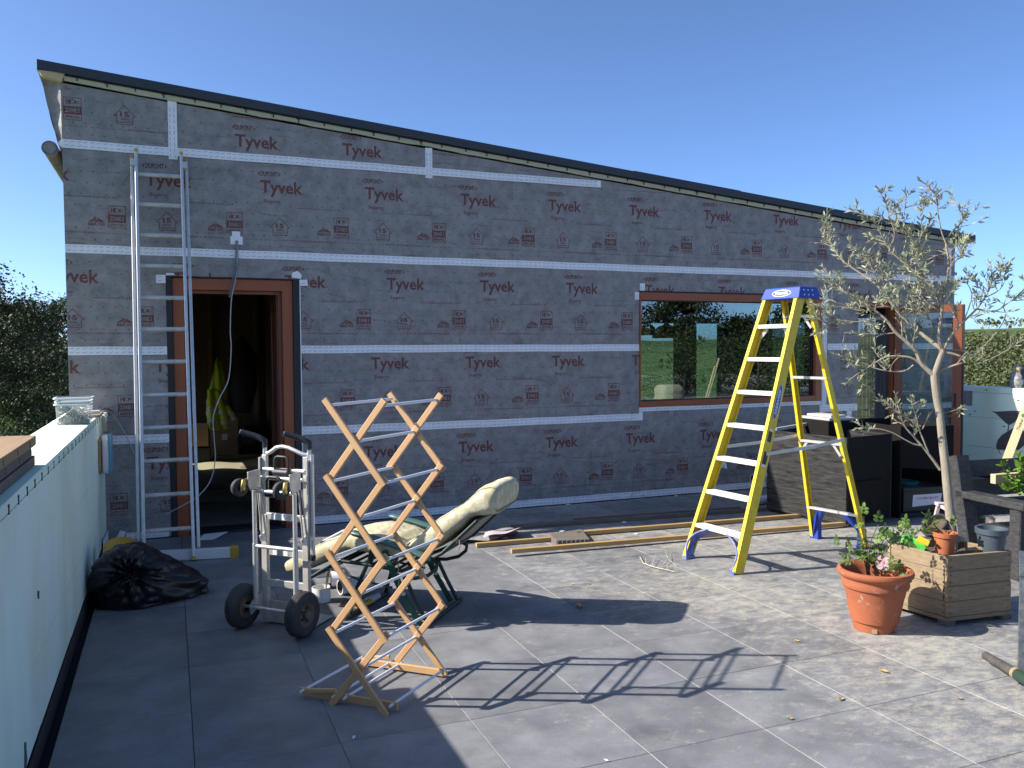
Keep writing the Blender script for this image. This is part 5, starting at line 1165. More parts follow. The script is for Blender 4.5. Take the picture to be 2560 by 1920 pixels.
mb = MB(); loft(mb, [rrect(tx, ty, .108, .10, .03, PT + .001), rrect(tx, ty, .118, .11, .03, PT + .145)], True, False); mb.build('tub_wall', tm_, tub, smooth=True)
for z, k in ((.145, .128), (.165, .122), (.19, .130)):
    mb = MB(); loft(mb, [rrect(tx, ty, k - .014, k - .02, .03, PT + z), rrect(tx, ty, k, k - .008, .03, PT + z), rrect(tx, ty, k, k - .008, .03, PT + z + .010), rrect(tx, ty, k - .014, k - .02, .03, PT + z + .012)], False, False); mb.build('rim', M['tub'], tub, smooth=True)
mb = MB(); loft(mb, [rrect(tx, ty, .116, .108, .03, PT + .15), rrect(tx, ty, .120, .112, .03, PT + .195)], False, False); mb.build('tub_collar', tm_, tub, smooth=True)
mb = MB(); mb.tube([(tx - .125, ty - .08, PT + .03), (tx - .06, ty - .115, PT + .075), (tx + .0, ty - .115, PT + .12), (tx + .005, ty - .112, PT + .125)], .003, 6); mb.tube([(tx - .135, ty - .08, PT + .024), (tx - .118, ty - .09, PT + .034)], .007, 8); mb.build('bail_handle', M['alu'], tub, smooth=True)
mb = MB(); rg = random.Random(31)
for k in range(900):
    p = Vector((tx + rg.uniform(-.098, .098), ty + rg.uniform(-.09, .09), PT + .004 + rg.random() * (.105 + .015 * math.sin(k)))); d = Vector((rg.gauss(0, 1), rg.gauss(0, 1), rg.gauss(0, .5))).normalized() * rg.uniform(.012, .025)
    mb.tube([p - d, p + d], .0025, 4)
o = mb.build('screws', M['screws'], tub); o['kind'] = 'stuff'
# stack of boards at the left edge
labs = ['topmost weathered board of the stack lying on the left parapet', 'second weathered board down in the stack on the left parapet', 'lowest weathered board of the stack on the left parapet']
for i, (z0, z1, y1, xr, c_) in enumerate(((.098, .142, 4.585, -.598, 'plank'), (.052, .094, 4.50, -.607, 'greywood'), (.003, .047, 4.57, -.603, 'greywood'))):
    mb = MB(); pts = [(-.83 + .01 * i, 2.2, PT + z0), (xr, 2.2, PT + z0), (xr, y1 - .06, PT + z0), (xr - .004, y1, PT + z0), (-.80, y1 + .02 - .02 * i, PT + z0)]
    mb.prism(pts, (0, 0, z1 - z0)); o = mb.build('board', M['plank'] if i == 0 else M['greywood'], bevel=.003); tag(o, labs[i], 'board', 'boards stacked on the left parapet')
    if i < 2:
        for kx in range(3):
            mb = MB(); yy = 3.7 + kx * .33 + .1 * i; mb.box((xr + .0005, yy, PT + (z0 + z1) / 2), (.003, .006, .026)); mb.build('saw_mark', M['joint'], o)
mb = MB(); mb.bb(-.62, -.535, 7.55, 7.95, PT + .002, PT + .022); o = mb.build('wood_offcut', M['pallet'], bevel=.002); tag(o, 'small brown wood offcut on the parapet beyond the plastic tub', 'wood offcut')
paper_roll('white_tube', 'thin white tube lying on the offcut behind the plastic tub', (-.63, 7.70, PT + .038), (-.545, 7.72, PT + .038), .014, 'tube')
mb = MB(); rg = random.Random(8)
for k in range(9): mb.tube([(-.545 + .004 * k, 8.02, PT - .01 + .002 * k), (-.528 + .002 * k, 8.0 + .01 * k, PT - .02), (-.515 - .002 * k, 8.0 + .012 * k, PT - .055 - .004 * k)], .004, 5)
o = mb.build('rag', M['tape'], smooth=True); tag(o, 'crumpled white rag hanging over the far end of the left parapet', 'rag')
reel = thing('hose_reel', 'white plastic reel with pale blue rim hung at the left parapet end', 'reel', (-.5, 7.92, .82))
mb = MB(); loft(mb, [rrect(0, 0, .10, .155, .05, 0), rrect(0, 0, .112, .165, .055, .012), rrect(0, 0, .112, .165, .055, .045), rrect(0, 0, .10, .155, .05, .058)]); Mx = Matrix(((0, 0, 1), (1, 0, 0), (0, 1, 0))); mb.v = [Mx @ p + Vector((-.545, 7.86, .86)) for p in mb.v]; mb.build('body', M['white'], reel, smooth=True)
mb = MB(); loft(mb, [rrect(0, 0, .105, .16, .05, .058), rrect(0, 0, .116, .17, .055, .063), rrect(0, 0, .116, .17, .055, .074), rrect(0, 0, .09, .145, .05, .078)]); mb.v = [Mx @ p + Vector((-.545, 7.86, .86)) for p in mb.v]; mb.build('rim', M['bluering'], reel, smooth=True)
mb = MB(); mb.bb(-.559, -.547, 7.62, 7.95, .72, 1.0); o = mb.build('backing_board', M['plank'], reel)

# ================================================================= CABLES ON THE HOUSE
def cable(name, label, pts, r, m, mid=8):
    # Catmull-Rom through the points
    P = [Vector(p) for p in pts]; out = []
    for i in range(len(P) - 1):
        p0 = P[max(i - 1, 0)]; p1 = P[i]; p2 = P[i + 1]; p3 = P[min(i + 2, len(P) - 1)]
        for k in range(mid):
            t = k / mid; out.append(.5 * ((2 * p1) + (p2 - p0) * t + (2 * p0 - 5 * p1 + 4 * p2 - p3) * t * t + (3 * p1 - p0 - 3 * p2 + p3) * t ** 3))
    out.append(P[-1]); mb = MB(); mb.tube(out, r, 7); o = mb.build(name, M[m], smooth=True); return tag(o, label, 'cable')
b_z = lambda x, y: (x / 2.765, 640 + y / 2.765)
def wp(x, y, Y): return ony(*b_z(x, y), Y)
cable('hanging_cable', 'long pale cable hanging from the wall down across the open doorway', [(.606, WY - .02, 2.755), wp(1640, 0, WY - .03), wp(1630, 150, WY - .03), wp(1600, 300, WY - .05), wp(1592, 520, WY - .06), wp(1598, 640, WY - .06), wp(1580, 850, WY - .05), wp(1520, 980, WY - .04), wp(1475, 1110, WY - .05), wp(1480, 1260, WY - .06), wp(1488, 1400, WY - .07), wp(1460, 1540, WY - .10), wp(1385, 1645, WY - .14), onp(460, 1262, (0, WY - .2, 0), Vector((0, 1, 0))), onp(415, 1285, (0, WY - .2, 0), Vector((0, 1, 0)))], .0048, 'cable')
cable('looped_cable', 'dark cable looped back on itself above the doorway', [(.600, WY - .02, 2.755), wp(1632, 0, WY - .035), wp(1615, 120, WY - .04), wp(1592, 240, WY - .05), wp(1583, 275, WY - .05), wp(1592, 284, WY - .05), wp(1600, 240, WY - .045), wp(1640, 60, WY - .03), (.612, WY - .02, 2.755)], .0052, 'cabledark')
cable('thin_wire', 'thin grey wire drooping from the left parapet towards the ladder', [(-.545, 7.72, PT + .038), (-.50, 7.9, PT + .03), onp(*b_z(800, 1120), (0, 8.2, 0), Vector((0, 1, 0))), onp(*b_z(870, 1240), (0, 8.25, 0), Vector((0, 1, 0))), onp(*b_z(930, 1370), (0, 8.3, 0), Vector((0, 1, 0)))], .004, 'cable')

# ================================================================= INSIDE THE DOORWAY
jac = thing('hi_vis_jacket', 'yellow hi-vis jacket with grey reflective bands hanging inside the doorway', 'jacket', (.64, 13.9, .4))
JY_ = 14.2
def jq(x, y): return ony(*b_z(x, y), JY_)
prof = [(700, 1495, 1505), (740, 1482, 1535), (800, 1478, 1548), (860, 1462, 1556), (920, 1446, 1562), (1000, 1428, 1566), (1080, 1424, 1572), (1150, 1432, 1580), (1200, 1452, 1572)]
def jak(u, v):
    t = v * (len(prof) - 1); i = min(int(t), len(prof) - 2); f = t - i; y = prof[i][0] + (prof[i + 1][0] - prof[i][0]) * f; x0 = prof[i][1] + (prof[i + 1][1] - prof[i][1]) * f; x1 = prof[i][2] + (prof[i + 1][2] - prof[i][2]) * f
    a_ = u * 2 * math.pi; c = (x0 + x1) / 2 + (x1 - x0) / 2 * math.cos(a_); p = jq(c, y); p.y += -.10 * math.sin(a_) * min(1, v * 4 + .1) + .018 * math.sin(a_ * 5 + v * 9) ; return p
mb = MB(); mb.grid(jak, 40, 40); mb.build('body', M['hiviz'], jac, smooth=True)
for (x0, y0, x1, y1, r) in ((1500, 930, 1560, 1190, .06), (1450, 920, 1460, 1180, .05), (1560, 1030, 1620, 1130, .05)):
    a = jq(x0, y0); b_ = jq(x1, y1); a.y -= .10; b_.y -= .12; mb = MB(); mb.tube([a, a.lerp(b_, .3), a.lerp(b_, .65) + Vector((.01, 0, 0)), b_], [r * .8, r, r * 1.02, r * .9], 12); sl_ = mb.build('sleeve', M['hiviz'], jac, smooth=True)
    for k in (.55, .82):
        p = a.lerp(b_, k); d = (b_ - a).normalized() * .028; mb = MB(); mb.tube([p - d, p + d], r * 1.1, 14, cap=False); mb.build('reflective_band', M['reflective'], sl_, smooth=True)
for v0 in (.62, .74):
    mb = MB(); mb.grid(lambda u, v, v0=v0: (lambda p, c: c + (p - c) * 1.03)(jak(u, v0 + v * .045), jq(1500, 1050)), 40, 2); mb.build('reflective_band', M['reflective'], jac, smooth=True)
c = jq(1540, 1000)
mb = MB(); mb.tube([jq(1660, 560), jq(1690, 700), jq(1680, 900), jq(1660, 1080)], [.05, .20, .22, .16], 16); o = mb.build('black_coat', M['coat'], smooth=True); tag(o, 'black coat hanging beside the hi-vis jacket inside the doorway', 'coat')
def carton(label, x0, x1, y0, y1, z0, z1):
    mb = MB(); mb.bb(x0, x1, y0, y1, z0, z1); o = mb.build('cardboard_box', M['card'], bevel=.003); tag(o, label, 'box', 'cardboard boxes inside the doorway')
    mb = MB(); mb.bb((x0 + x1) / 2 - .03, (x0 + x1) / 2 + .03, y0 - .0005, y1 + .0005, z1 + .0002, z1 + .0012); mb.build('parcel_tape', M['pallet'], o); return o
carton('large cardboard box under the hi-vis jacket', .60, 1.02, 14.5, 14.9, .0, .62)
carton('cardboard box on the left inside the doorway', .12, .52, 13.6, 14.05, .26, .58)
mb = MB(); mb.bb(.10, .54, 13.58, 14.1, 0, .245); o = mb.build('black_crate', M['blackbin'], bevel=.01); tag(o, 'black crate beneath the left cardboard box inside the doorway', 'crate')
mb = MB(); mb.bb(.76, .85, 14.492, 14.497, .25, .35); o = mb.build('paper_label', M['label']); tag(o, 'small white label stuck on the large cardboard box', 'label')
mb = MB(); mb.grid(lambda u, v: Vector((1.24, 14.5, .24)) + Vector((math.sin(v * math.pi) * math.cos(u * 6.283) * .22, math.sin(v * math.pi) * math.sin(u * 6.283) * .22, math.cos(v * math.pi) * .22)) * (1 + .14 * noise.noise(Vector((u * 9, v * 9, 2)))), 40, 24); o = mb.build('black_sack', M['bag'], smooth=True); tag(o, 'black plastic sack beside the cardboard box inside the doorway', 'sack')
mb = MB(); mb.prism([(.16, 10.2, .03), (.28, 10.2, .03), (.28, 10.2, .36), (.16, 10.2, .4)], (0, .4, 0)); o = mb.build('teal_bucket', M['teal'], bevel=.02); tag(o, 'dark teal plastic tub just inside the doorway', 'tub')
mb = MB(); mb.prism([(.20, 8.10, .004), (.34, 8.08, .004), (.47, 8.24, .03), (.26, 8.27, .02)], (0, 0, .002)); o = mb.build('paper_sheet', M['paper']); tag(o, 'crumpled white sheet of paper on the doorstep', 'paper')

# ================================================================= TIMBERS ON THE PAVING
def batten(label, a, b_, w_, h, m, nm='timber_batten', grp='battens lying in front of the wall'):
    mb = MB(); mb.beam(a, b_, w_, h); o = mb.build(nm, M[m], bevel=.002); return tag(o, label, 'batten', grp)
batten('nearest pale pine batten running to the stepladder', (2.60, 6.445, .045), (6.0, 6.235, .030), .048, .036, 'pine')
batten('short pale pine batten left of the grey block', (2.44, 6.86, .02), (3.15, 6.82, .02), .045, .036, 'pine')
batten('long pale pine batten right of the grey block', (3.50, 6.90, .026), (6.2, 6.74, .02), .045, .036, 'pine')
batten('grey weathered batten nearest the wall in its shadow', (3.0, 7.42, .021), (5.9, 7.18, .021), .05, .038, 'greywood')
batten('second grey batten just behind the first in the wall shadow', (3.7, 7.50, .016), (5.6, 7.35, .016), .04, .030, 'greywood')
blk = MB(); blk.prism([(3.09, 6.60, .002), (3.38, 6.53, .002), (3.50, 6.93, .002), (3.14, 6.86, .002)], (0, 0, .055)); o = blk.build('grey_block', M['greywood'], bevel=.004); tag(o, 'flat grey notched block between the pine battens', 'block')
for k in range(7):
    mb = MB(); p = Vector((3.09, 6.60, 0)).lerp(Vector((3.38, 6.53, 0)), (k + .4) / 7.5); mb.box((p.x, p.y - .004, .028), (.012, .01, .05)); mb.build('notch', M['joint'], o)
mb = MB(); mb.bb(3.40, 3.44, 6.80, 6.83, .056, .0575); mb.build('bolt_hole', M['nail'], o)
# printed membrane scrap and a dangling strip of tape
scr = MB()
def scrf(u, v): return Vector((2.30 + u * .62 + v * .06, 7.02 + v * .34, .012 + .05 * max(0, u - .55) * (1 - v) + .012 * math.sin(u * 9 + v * 6) + .01))
scr.grid(scrf, 16, 10); o = scr.build('membrane_scrap', M['membrane'], smooth=True); tag(o, 'crumpled grey membrane scrap by the end of the battens', 'membrane scrap')
mb = MB(); mb.grid(lambda u, v: Vector((2.55 + u * .36 + v * .1, 6.98 + v * .22, .05 + .05 * u * (1 - v) + .01 * math.sin(u * 8))), 10, 6); o = mb.build('printed_scrap', M['pinkwood'], smooth=True); tag(o, 'pale scrap of packaging lying on the grey membrane scrap', 'scrap')
mb = MB(); mb.prism([(2.28, 7.30, .006), (2.30, 7.30, .006), (2.305, 7.32, .12), (2.285, 7.32, .12)], (0, .002, 0)); o = mb.build('tape_tag', M['tape']); tag(o, 'thin strip of white tape standing behind the cushion end', 'tape')
for i, (px, py) in enumerate([(1590, 1335), (1262, 1345), (1405, 1328), (1560, 1306), (1690, 1240), (1420, 1262)]):
    p = onz(px, py, .004); mb = MB(); mb.prism([(p.x - .03, p.y, .003), (p.x, p.y - .02, .003), (p.x + .035, p.y + .005, .003), (p.x + .005, p.y + .02, .006)], (0, 0, .004)); o = mb.build('paper_bit', M['paper']); tag(o, ['white paper scrap right of the grey block, beside the long batten', 'white paper scrap just left of the short batten', 'white paper scrap behind the grey block', 'white paper scrap on the grey batten in the wall shadow', 'white paper scrap near the wall foot left of the stepladder', 'white paper scrap in the wall shadow behind the membrane scrap'][i], 'scrap', 'white scraps by the battens')

# ================================================================= ROLLS AND POT UNDER THE RECLINER
zz = Z_ = lambda x, y: (740 + x / 4.809, 1360 + y / 4.809)
paper_roll('paper_roll', 'thick white roll lying on the ground under the recliner seat', onz(*Z_(560, 660), 0) + Vector((0, .10, .055)), onz(*Z_(900, 590), 0) + Vector((.03, .10, .055)), .052, inner=.046, group='white rolls on the terrace')
paper_roll('paper_roll', 'white roll behind the white pot under the recliner', onz(*Z_(400, 620), 0) + Vector((0.05, .20, .06)), onz(*Z_(610, 600), 0) + Vector((.02, .20, .06)), .055, inner=.048, group='white rolls on the terrace')
h3 = lambda x, y: (500 + x / 2.765, 960 + y / 2.765)
paper_roll('paper_roll', 'long thin white roll on the paving behind the recliner foot end', onz(*h3(845, 1110), .03), onz(*h3(985, 1035), .03) + Vector((.1, .15, 0)), .032, inner=.02, group='white rolls on the terrace')
c = onz(*Z_(285, 715), 0) + Vector((.02, .05, 0)); pot_ = thing('white_pot', 'short white cylindrical pot beside the sack truck wheel', 'pot', c)
mb = MB(); mb.lathe([(.0, .002), (.062, .002), (.064, .10), (.060, .10), (.058, .012), (0, .012)], c, 32); mb.build('wall', M['white'], pot_, smooth=True)
mb = MB(); mb.tube([c + Vector((.02, .01, .012)), c + Vector((.05, .0, .19)), c + Vector((.062, .0, .25))], .008, 8); o = mb.build('stick', M['palewood'], smooth=True); tag(o, 'pale stick standing in the white pot', 'stick')
c2 = c + Vector((.06, .22, 0)); mb = MB()
mb.grid(lambda u, v: c2 + Vector((math.cos(math.pi * u) * .16, math.sin(math.pi * u) * .07 + v * .16, .01 + .085 * math.sin(math.pi * u) * (1 - .3 * v))), 18, 6); o = mb.build('grey_liner', M['greysheet'], smooth=True); tag(o, 'curled dark grey sheet behind the white pot', 'sheet')
p = onz(*Z_(680, 830), 0); too = thing('hand_tool', 'small hand tool with yellow body lying under the recliner', 'tool', p)
mb = MB(); mb.beam(p + Vector((-.05, 0, .02)), p + Vector((.02, .02, .02)), .03, .03, ch=.3); mb.build('head', M['alu'], too); mb = MB(); mb.beam(p + Vector((.02, .02, .022)), p + Vector((.14, .08, .04)), .04, .03, ch=.3); mb.build('body', M['yellowcap'], too)
mb = MB(); mb.tube([onz(*Z_(860, 690), .03), onz(*Z_(990, 620), .03)], [.03, .022], 10); o = mb.build('crumpled_tape', M['reflective'], smooth=True); tag(o, 'crumpled silvery foil lying beside the thick white roll', 'foil')
mb = MB(); q0 = onz(*Z_(500, 745), .008); mb.prism([q0, q0 + Vector((.18, .09, 0)), q0 + Vector((.22, .04, 0)), q0 + Vector((.05, -.02, 0))], (0, 0, .004)); o = mb.build('card_strip', M['card']); tag(o, 'strip of card on the paving in the recliner shadow', 'card')

# ================================================================= BLACK CABINETS
def panel_box(name, label, cat, c00, c10, c11, c01, h, t=.02, front_open=False, mat_='blackply'):
    """four footprint corners: c00 front-left, c10 front-right, c11 back-right, c01 back-left"""
    C_ = [Vector((*c, 0)) for c in (c00, c10, c11, c01)]; root = thing(name, label, cat, (C_[0] + C_[2]) / 2); z0 = .03
    names = ['front_panel', 'right_panel', 'back_panel', 'left_panel']
    cen = sum(C_, Vector()) / 4
    for i in range(4):
        a, b_ = C_[i], C_[(i + 1) % 4]; d = (b_ - a).normalized(); n_ = Vector((-d.y, d.x, 0))
        if n_.dot(cen - a) < 0: n_ = -n_
        if front_open and i == 0: continue
        mb = MB(); e = t if i % 2 == 0 else 0; mb.prism([a + d * e + Vector((0, 0, z0)), b_ - d * e + Vector((0, 0, z0)), b_ - d * e + n_ * t + Vector((0, 0, z0)), a + d * e + n_ * t + Vector((0, 0, z0))], (0, 0, h - z0)); mb.build(names[i], M[mat_ if i != 0 else 'blackply_flat'], root, bevel=.002)
    mb = MB(); mb.prism([p.lerp(cen, .06) + Vector((0, 0, .002)) for p in C_], (0, 0, .05)); mb.build('base', M['blackbin'], root)
    return root, C_
b1, C1 = panel_box('black_planter', 'black-stained plywood planter box with a handle slot behind the stepladder', 'planter', (5.957, 6.205), (6.66, 6.33), (6.50, 7.28), (5.79, 7.15), .862)
d = (C1[1] - C1[0]).normalized(); n_ = Vector((d.y, -d.x, 0)); p = C1[0] + d * .12
mb = MB(); mb.prism([p + n_ * .0 + Vector((0, 0, .40)), p + d * .42 + Vector((0, 0, .385)), p + d * .42 + Vector((0, 0, .425)), p + Vector((0, 0, .43))], n_ * .02); mb.build('ledge', M['blackply_flat'], b1, bevel=.002)
mb = MB(); p2 = C1[3] + Vector((.06, -.05, .868)); mb.beam(p2, p2 + Vector((.72, .10, .05)), .04, .03); o = mb.build('alu_profile', M['alu']); tag(o, 'white metal profile lying across the back of the black planter', 'metal profile')
b2, C2 = panel_box('black_cabinet', 'open-fronted black cabinet with a labelled bin inside, behind the olive trunk', 'cabinet', (6.74, 6.30), (7.35, 6.20), (7.50, 7.15), (6.86, 7.28), .93, front_open=True, mat_='blackply_flat')
fd = (C2[1] - C2[0]).normalized(); fn = Vector((fd.y, -fd.x, 0))
mb = MB(); mb.prism([C2[0] + fd * .021 + Vector((0, 0, .93)), C2[1] - fd * .021 + Vector((0, 0, .93)), C2[1] - fd * .021 + Vector((0, 0, .47)), C2[0] + fd * .021 + Vector((0, 0, .52))], -fn * .02); mb.build('front_panel', M['blackply_flat'], b2, bevel=.002)
bn = thing('storage_bin', 'black plastic storage bin with a white name label inside the open cabinet', 'bin', C2[0].lerp(C2[1], .5) - fn * .2)
a = C2[0] + fd * .05 - fn * .01; b_ = C2[1] - fd * .05 - fn * .01
mb = MB(); mb.prism([a + Vector((0, 0, .06)), b_ + Vector((0, 0, .06)), b_ + Vector((0, 0, .30)), a + Vector((0, 0, .30))], -fn * .35); mb.build('tub', M['blackbin'], bn, bevel=.012)
mb = MB(); mb.prism([a - fd * .01 + fn * .012 + Vector((0, 0, .27)), b_ + fd * .01 + fn * .012 + Vector((0, 0, .27)), b_ + fd * .01 + fn * .012 + Vector((0, 0, .31)), a - fd * .01 + fn * .012 + Vector((0, 0, .31))], -fn * .37); mb.build('rim', M['blackbin'], bn, bevel=.005)
lc0 = a + fd * .10 + fn * .002; mb = MB(); mb.prism([lc0 + Vector((0, 0, .115)), lc0 + fd * .33 + Vector((0, 0, .135)), lc0 + fd * .345 + Vector((0, 0, .24)), lc0 + fd * .01 + Vector((0, 0, .235))], fn * .001); lb = mb.build('name_label', M['label'], bn)
mb = MB(); put_text(mb, 'CULVERCROFT', (.045, .30, .185, .212), lambda x, z: lc0 + fd * x + fn * .0022 + Vector((0, 0, z)), bold=.02, res=1); mb.build('label_lettering', M['redink'], lb, fix=False)
mb = MB(); mb.lathe([(.12, 0), (.135, .04), (.12, .05), (.11, .01)], a + fd * .17 - fn * .2 + Vector((0, 0, .30)), 20); o = mb.build('teal_tray', M['teal'], smooth=True); tag(o, 'dark teal tray standing in the storage bin', 'tray')
mb = MB(); c = (C2[3] + Vector((-.30, -.15, .0))); mb.bb(c.x - .25, c.x + .25, c.y - .3, c.y + .2, 0, .955); o = mb.build('black_cupboard', M['blackply_flat'], bevel=.004); tag(o, 'black cupboard with grey trays on top, behind the two black boxes', 'cupboard')
mb = MB(); mb.bb(c.x - .22, c.x + .12, c.y - .28, c.y + .15, .958, .985); o = mb.build('grey_tray', M['reflective'], bevel=.004); tag(o, 'lower flat grey tray on top of the black cupboard', 'tray', 'flat trays on the cupboard')
mb = MB(); mb.bb(c.x - .18, c.x + .02, c.y - .26, c.y + .1, .987, 1.012); o = mb.build('grey_tray', M['pinkwood'], bevel=.004); tag(o, 'upper flat pale tray on top of the black cupboard', 'tray', 'flat trays on the cupboard')
paper_roll('white_pipe', 'upper white plastic pipe end beside the black planter', (5.98, 7.62, .27), (6.5, 7.72, .27), .045, 'pipe', .040, 'white pipes', 'white')
paper_roll('white_pipe', 'lower white plastic pipe end beside the black planter', (5.90, 7.48, .048), (6.5, 7.58, .048), .045, 'pipe', .040, 'white pipes', 'white')
# ================================================================= WOODEN PLANTER WITH OLIVE TREE
Q0 = Vector((4.423, 3.761, 0)); Q1 = Vector((4.914, 3.706, 0)); Q3 = Vector((4.372, 4.180, 0)); Q2 = Q1 + Q3 - Q0
pl_ = thing('wooden_planter', 'square slatted wooden planter holding the olive tree', 'planter', (Q0 + Q2) / 2)
zb = .055; bh = .094; cen = (Q0 + Q2) / 2; rg = random.Random(17)
sides = [(Q0, Q1), (Q1, Q2), (Q2, Q3), (Q3, Q0)]
for si, (a, b_) in enumerate(sides):
    d = (b_ - a).normalized(); n_ = Vector((d.y, -d.x, 0))
    if n_.dot(cen - a) > 0: n_ = -n_
    for k in range(4):
        e = .022 if si % 2 else 0.0
        o1, o2 = rg.uniform(-.003, .003), rg.uniform(-.003, .003)
        mb = MB(); z0 = zb + k * (bh + .002); p = a + d * (e + o1); q_ = b_ - d * (e - o2); off = n_ * rg.uniform(-.0015, .0015)
        mb.prism([p + off + Vector((0, 0, z0)), q_ + off + Vector((0, 0, z0)), q_ + off - n_ * .022 + Vector((0, 0, z0)), p + off - n_ * .022 + Vector((0, 0, z0))], (0, 0, bh)); sl_ = mb.build('board', M['pallet'], pl_, bevel=.003)
        mb = MB()
        for pp in (a + d * .025, b_ - d * .025):
            for zz_ in (.025, .07): mb.lathe([(0, .0015), (.004, .001), (.0045, 0)], pp + n_ * .0015 + Vector((0, 0, z0 + zz_)), 8, n_)
        mb.build('nail_heads', M['nail'], sl_)['kind'] = 'stuff'
    mb = MB(); mb.prism([a + Vector((0, 0, .03)) + n_ * .004, b_ + Vector((0, 0, .03)) + n_ * .004, b_ - n_ * .03 + Vector((0, 0, .03)), a - n_ * .03 + Vector((0, 0, .03))], (0, 0, .023)); mb.build('base_rail', M['pallet'], pl_)
for p in (Q0, Q1, Q2, Q3):
    mb = MB(); c = p.lerp(cen, .12); mb.box((c.x, c.y, .015), (.07, .07, .03)); mb.build('foot_block', M['greywood'], pl_)
mb = MB(); mb.grid(lambda u, v: Q0.lerp(Q1, .05 + u * .9).lerp(Q3.lerp(Q2, .05 + u * .9), .06 + v * .88) + Vector((0, 0, .395 + .018 * noise.noise(Vector((u * 7, v * 7, 1))))), 20, 20); mb.build('soil', M['soil'], pl_, smooth=True)

TPp = Vector((4.78, 4.03, 0)); tn = Vector((TPp.x, TPp.y, 0)).normalized()
def tpx(px, py, dep=0.0): return onp(px, py, TPp + tn * dep, tn)
T7 = lambda x, y: (1980 + x / 2.962, 440 + y / 2.962)
R8 = lambda x, y: (2200 + x / 3.19, 880 + y / 3.19)
olive = thing('olive_tree', 'young olive tree with a pale bare trunk and sparse grey-green crown', 'tree', (TPp.x, TPp.y, .395))
rg = random.Random(77)
tk_ = MB()
tk_.tube([tpx(2381, 1372), tpx(2377, 1300), tpx(2370, 1235), tpx(2364, 1170), tpx(2355, 1090), tpx(2350, 1040), tpx(2342, 995), tpx(2338, 955), tpx(2336, 938)], [.036, .031, .029, .027, .026, .025, .025, .027, .025], 14)
tk_.build('trunk', M['bark'], olive, smooth=True)
br = MB(); lv_ = MB(); tips = []
def smooth_path(pts, n=5):
    P = [Vector(p) for p in pts]; out = []
    for i in range(len(P) - 1):
        p0 = P[max(i - 1, 0)]; p1 = P[i]; p2 = P[i + 1]; p3 = P[min(i + 2, len(P) - 1)]
        for k in range(n):
            t = k / n; out.append(.5 * ((2 * p1) + (p2 - p0) * t + (2 * p0 - 5 * p1 + 4 * p2 - p3) * t * t + (3 * p1 - p0 - 3 * p2 + p3) * t ** 3))
    out.append(P[-1]); return out
def olive_leaf(p, d, s):
    d = d.normalized(); w_ = d.orthogonal().normalized(); a_ = rg.uniform(0, 6.28); w_ = w_ * math.cos(a_) + d.cross(w_) * math.sin(a_); n_ = d.cross(w_)
    L_ = s; W_2 = s * rg.uniform(.10, .14); dr = n_ * (-.12 * s)
    lv_.add([p, p + d * L_ * .35 + w_ * W_2 + n_ * W_2 * .3, p + d * L_ * .7 + w_ * W_2 * .8 + dr * .4 + n_ * W_2 * .3, p + d * L_ + dr, p + d * L_ * .7 - w_ * W_2 * .8 + dr * .4 + n_ * W_2 * .3, p + d * L_ * .35 - w_ * W_2 + n_ * W_2 * .3, p + d * L_ * .5 + dr * .2], [(0, 1, 6), (1, 2, 6), (2, 3, 6), (0, 6, 5), (6, 4, 5), (6, 3, 4)])
def leafy(path, f0, every=.019, ls=.044):
    acc = 0; 
    for i in range(int(len(path) * f0), len(path) - 1):
        a, b_ = path[i], path[i + 1]; d = b_ - a; L_ = d.length
        if L_ < 1e-6: continue
        acc += L_
        while acc > every:
            acc -= every; p = a.lerp(b_, rg.random()); t = d.normalized(); sd = t.orthogonal().normalized(); an = rg.uniform(0, 6.28); sd = sd * math.cos(an) + t.cross(sd) * math.sin(an)
            for s_ in (1, -1):
                if rg.random() < .82: olive_leaf(p, t * .75 + sd * s_ * .8 + Vector((0, 0, rg.uniform(-.1, .25))), ls * rg.uniform(.65, 1.25))
    t = (path[-1] - path[-2]).normalized()
    for k in range(3): olive_leaf(path[-1], t + Vector((rg.uniform(-.4, .4), rg.uniform(-.4, .4), rg.uniform(-.3, .4))), ls * rg.uniform(.6, 1.1))
def twig(p, d, L_, lvl, dens):
    n = 5; path = [p]; dd = d.normalized()
    for k in range(n):
        dd = (dd + Vector((rg.gauss(0, .16), rg.gauss(0, .16), rg.gauss(.03, .13)))).normalized(); path.append(path[-1] + dd * L_ / n)
    br.tube(path, [max(.0012, .0042 * (1 - k / n) * (.7 if lvl else 1)) for k in range(n + 1)], 5)
    if rg.random() < dens: leafy(path, .15 if lvl else .35, .021)
    if lvl == 0:
        for k in range(rg.randint(1, 3)):
            q_ = path[rg.randint(1, n)]; e = (dd + Vector((rg.gauss(0, .6), rg.gauss(0, .6), rg.gauss(.2, .45)))); twig(q_, e, L_ * rg.uniform(.35, .65), 1, dens)
def branch(pts, dep, r0, r1, side=0, dens=.8, tl=(.10, .22), f0=.25, leaf_end=True):
    n = len(pts); P = [tpx(x, y, dep[0] + (dep[1] - dep[0]) * i / (n - 1)) for i, (x, y) in enumerate(pts)]
    path = smooth_path(P); m = len(path); rad = [r0 + (r1 - r0) * i / (m - 1) for i in range(m)]
    br.tube(path, rad, 8)
    for k in range(side):
        i = rg.randint(int(m * f0), m - 2); t = (path[i + 1] - path[i]).normalized(); sd = t.orthogonal().normalized(); an = rg.uniform(0, 6.28); sd = sd * math.cos(an) + t.cross(sd) * math.sin(an)
        twig(path[i], t * .55 + sd * .8 + Vector((0, 0, .28)), rg.uniform(*tl), 0, dens)
    if leaf_end: leafy(path, .72, .015)
    return path
t7 = lambda L: [T7(*p) for p in L]
r8 = lambda L: [R8(*p) for p in L]
F0 = (2336, 940)
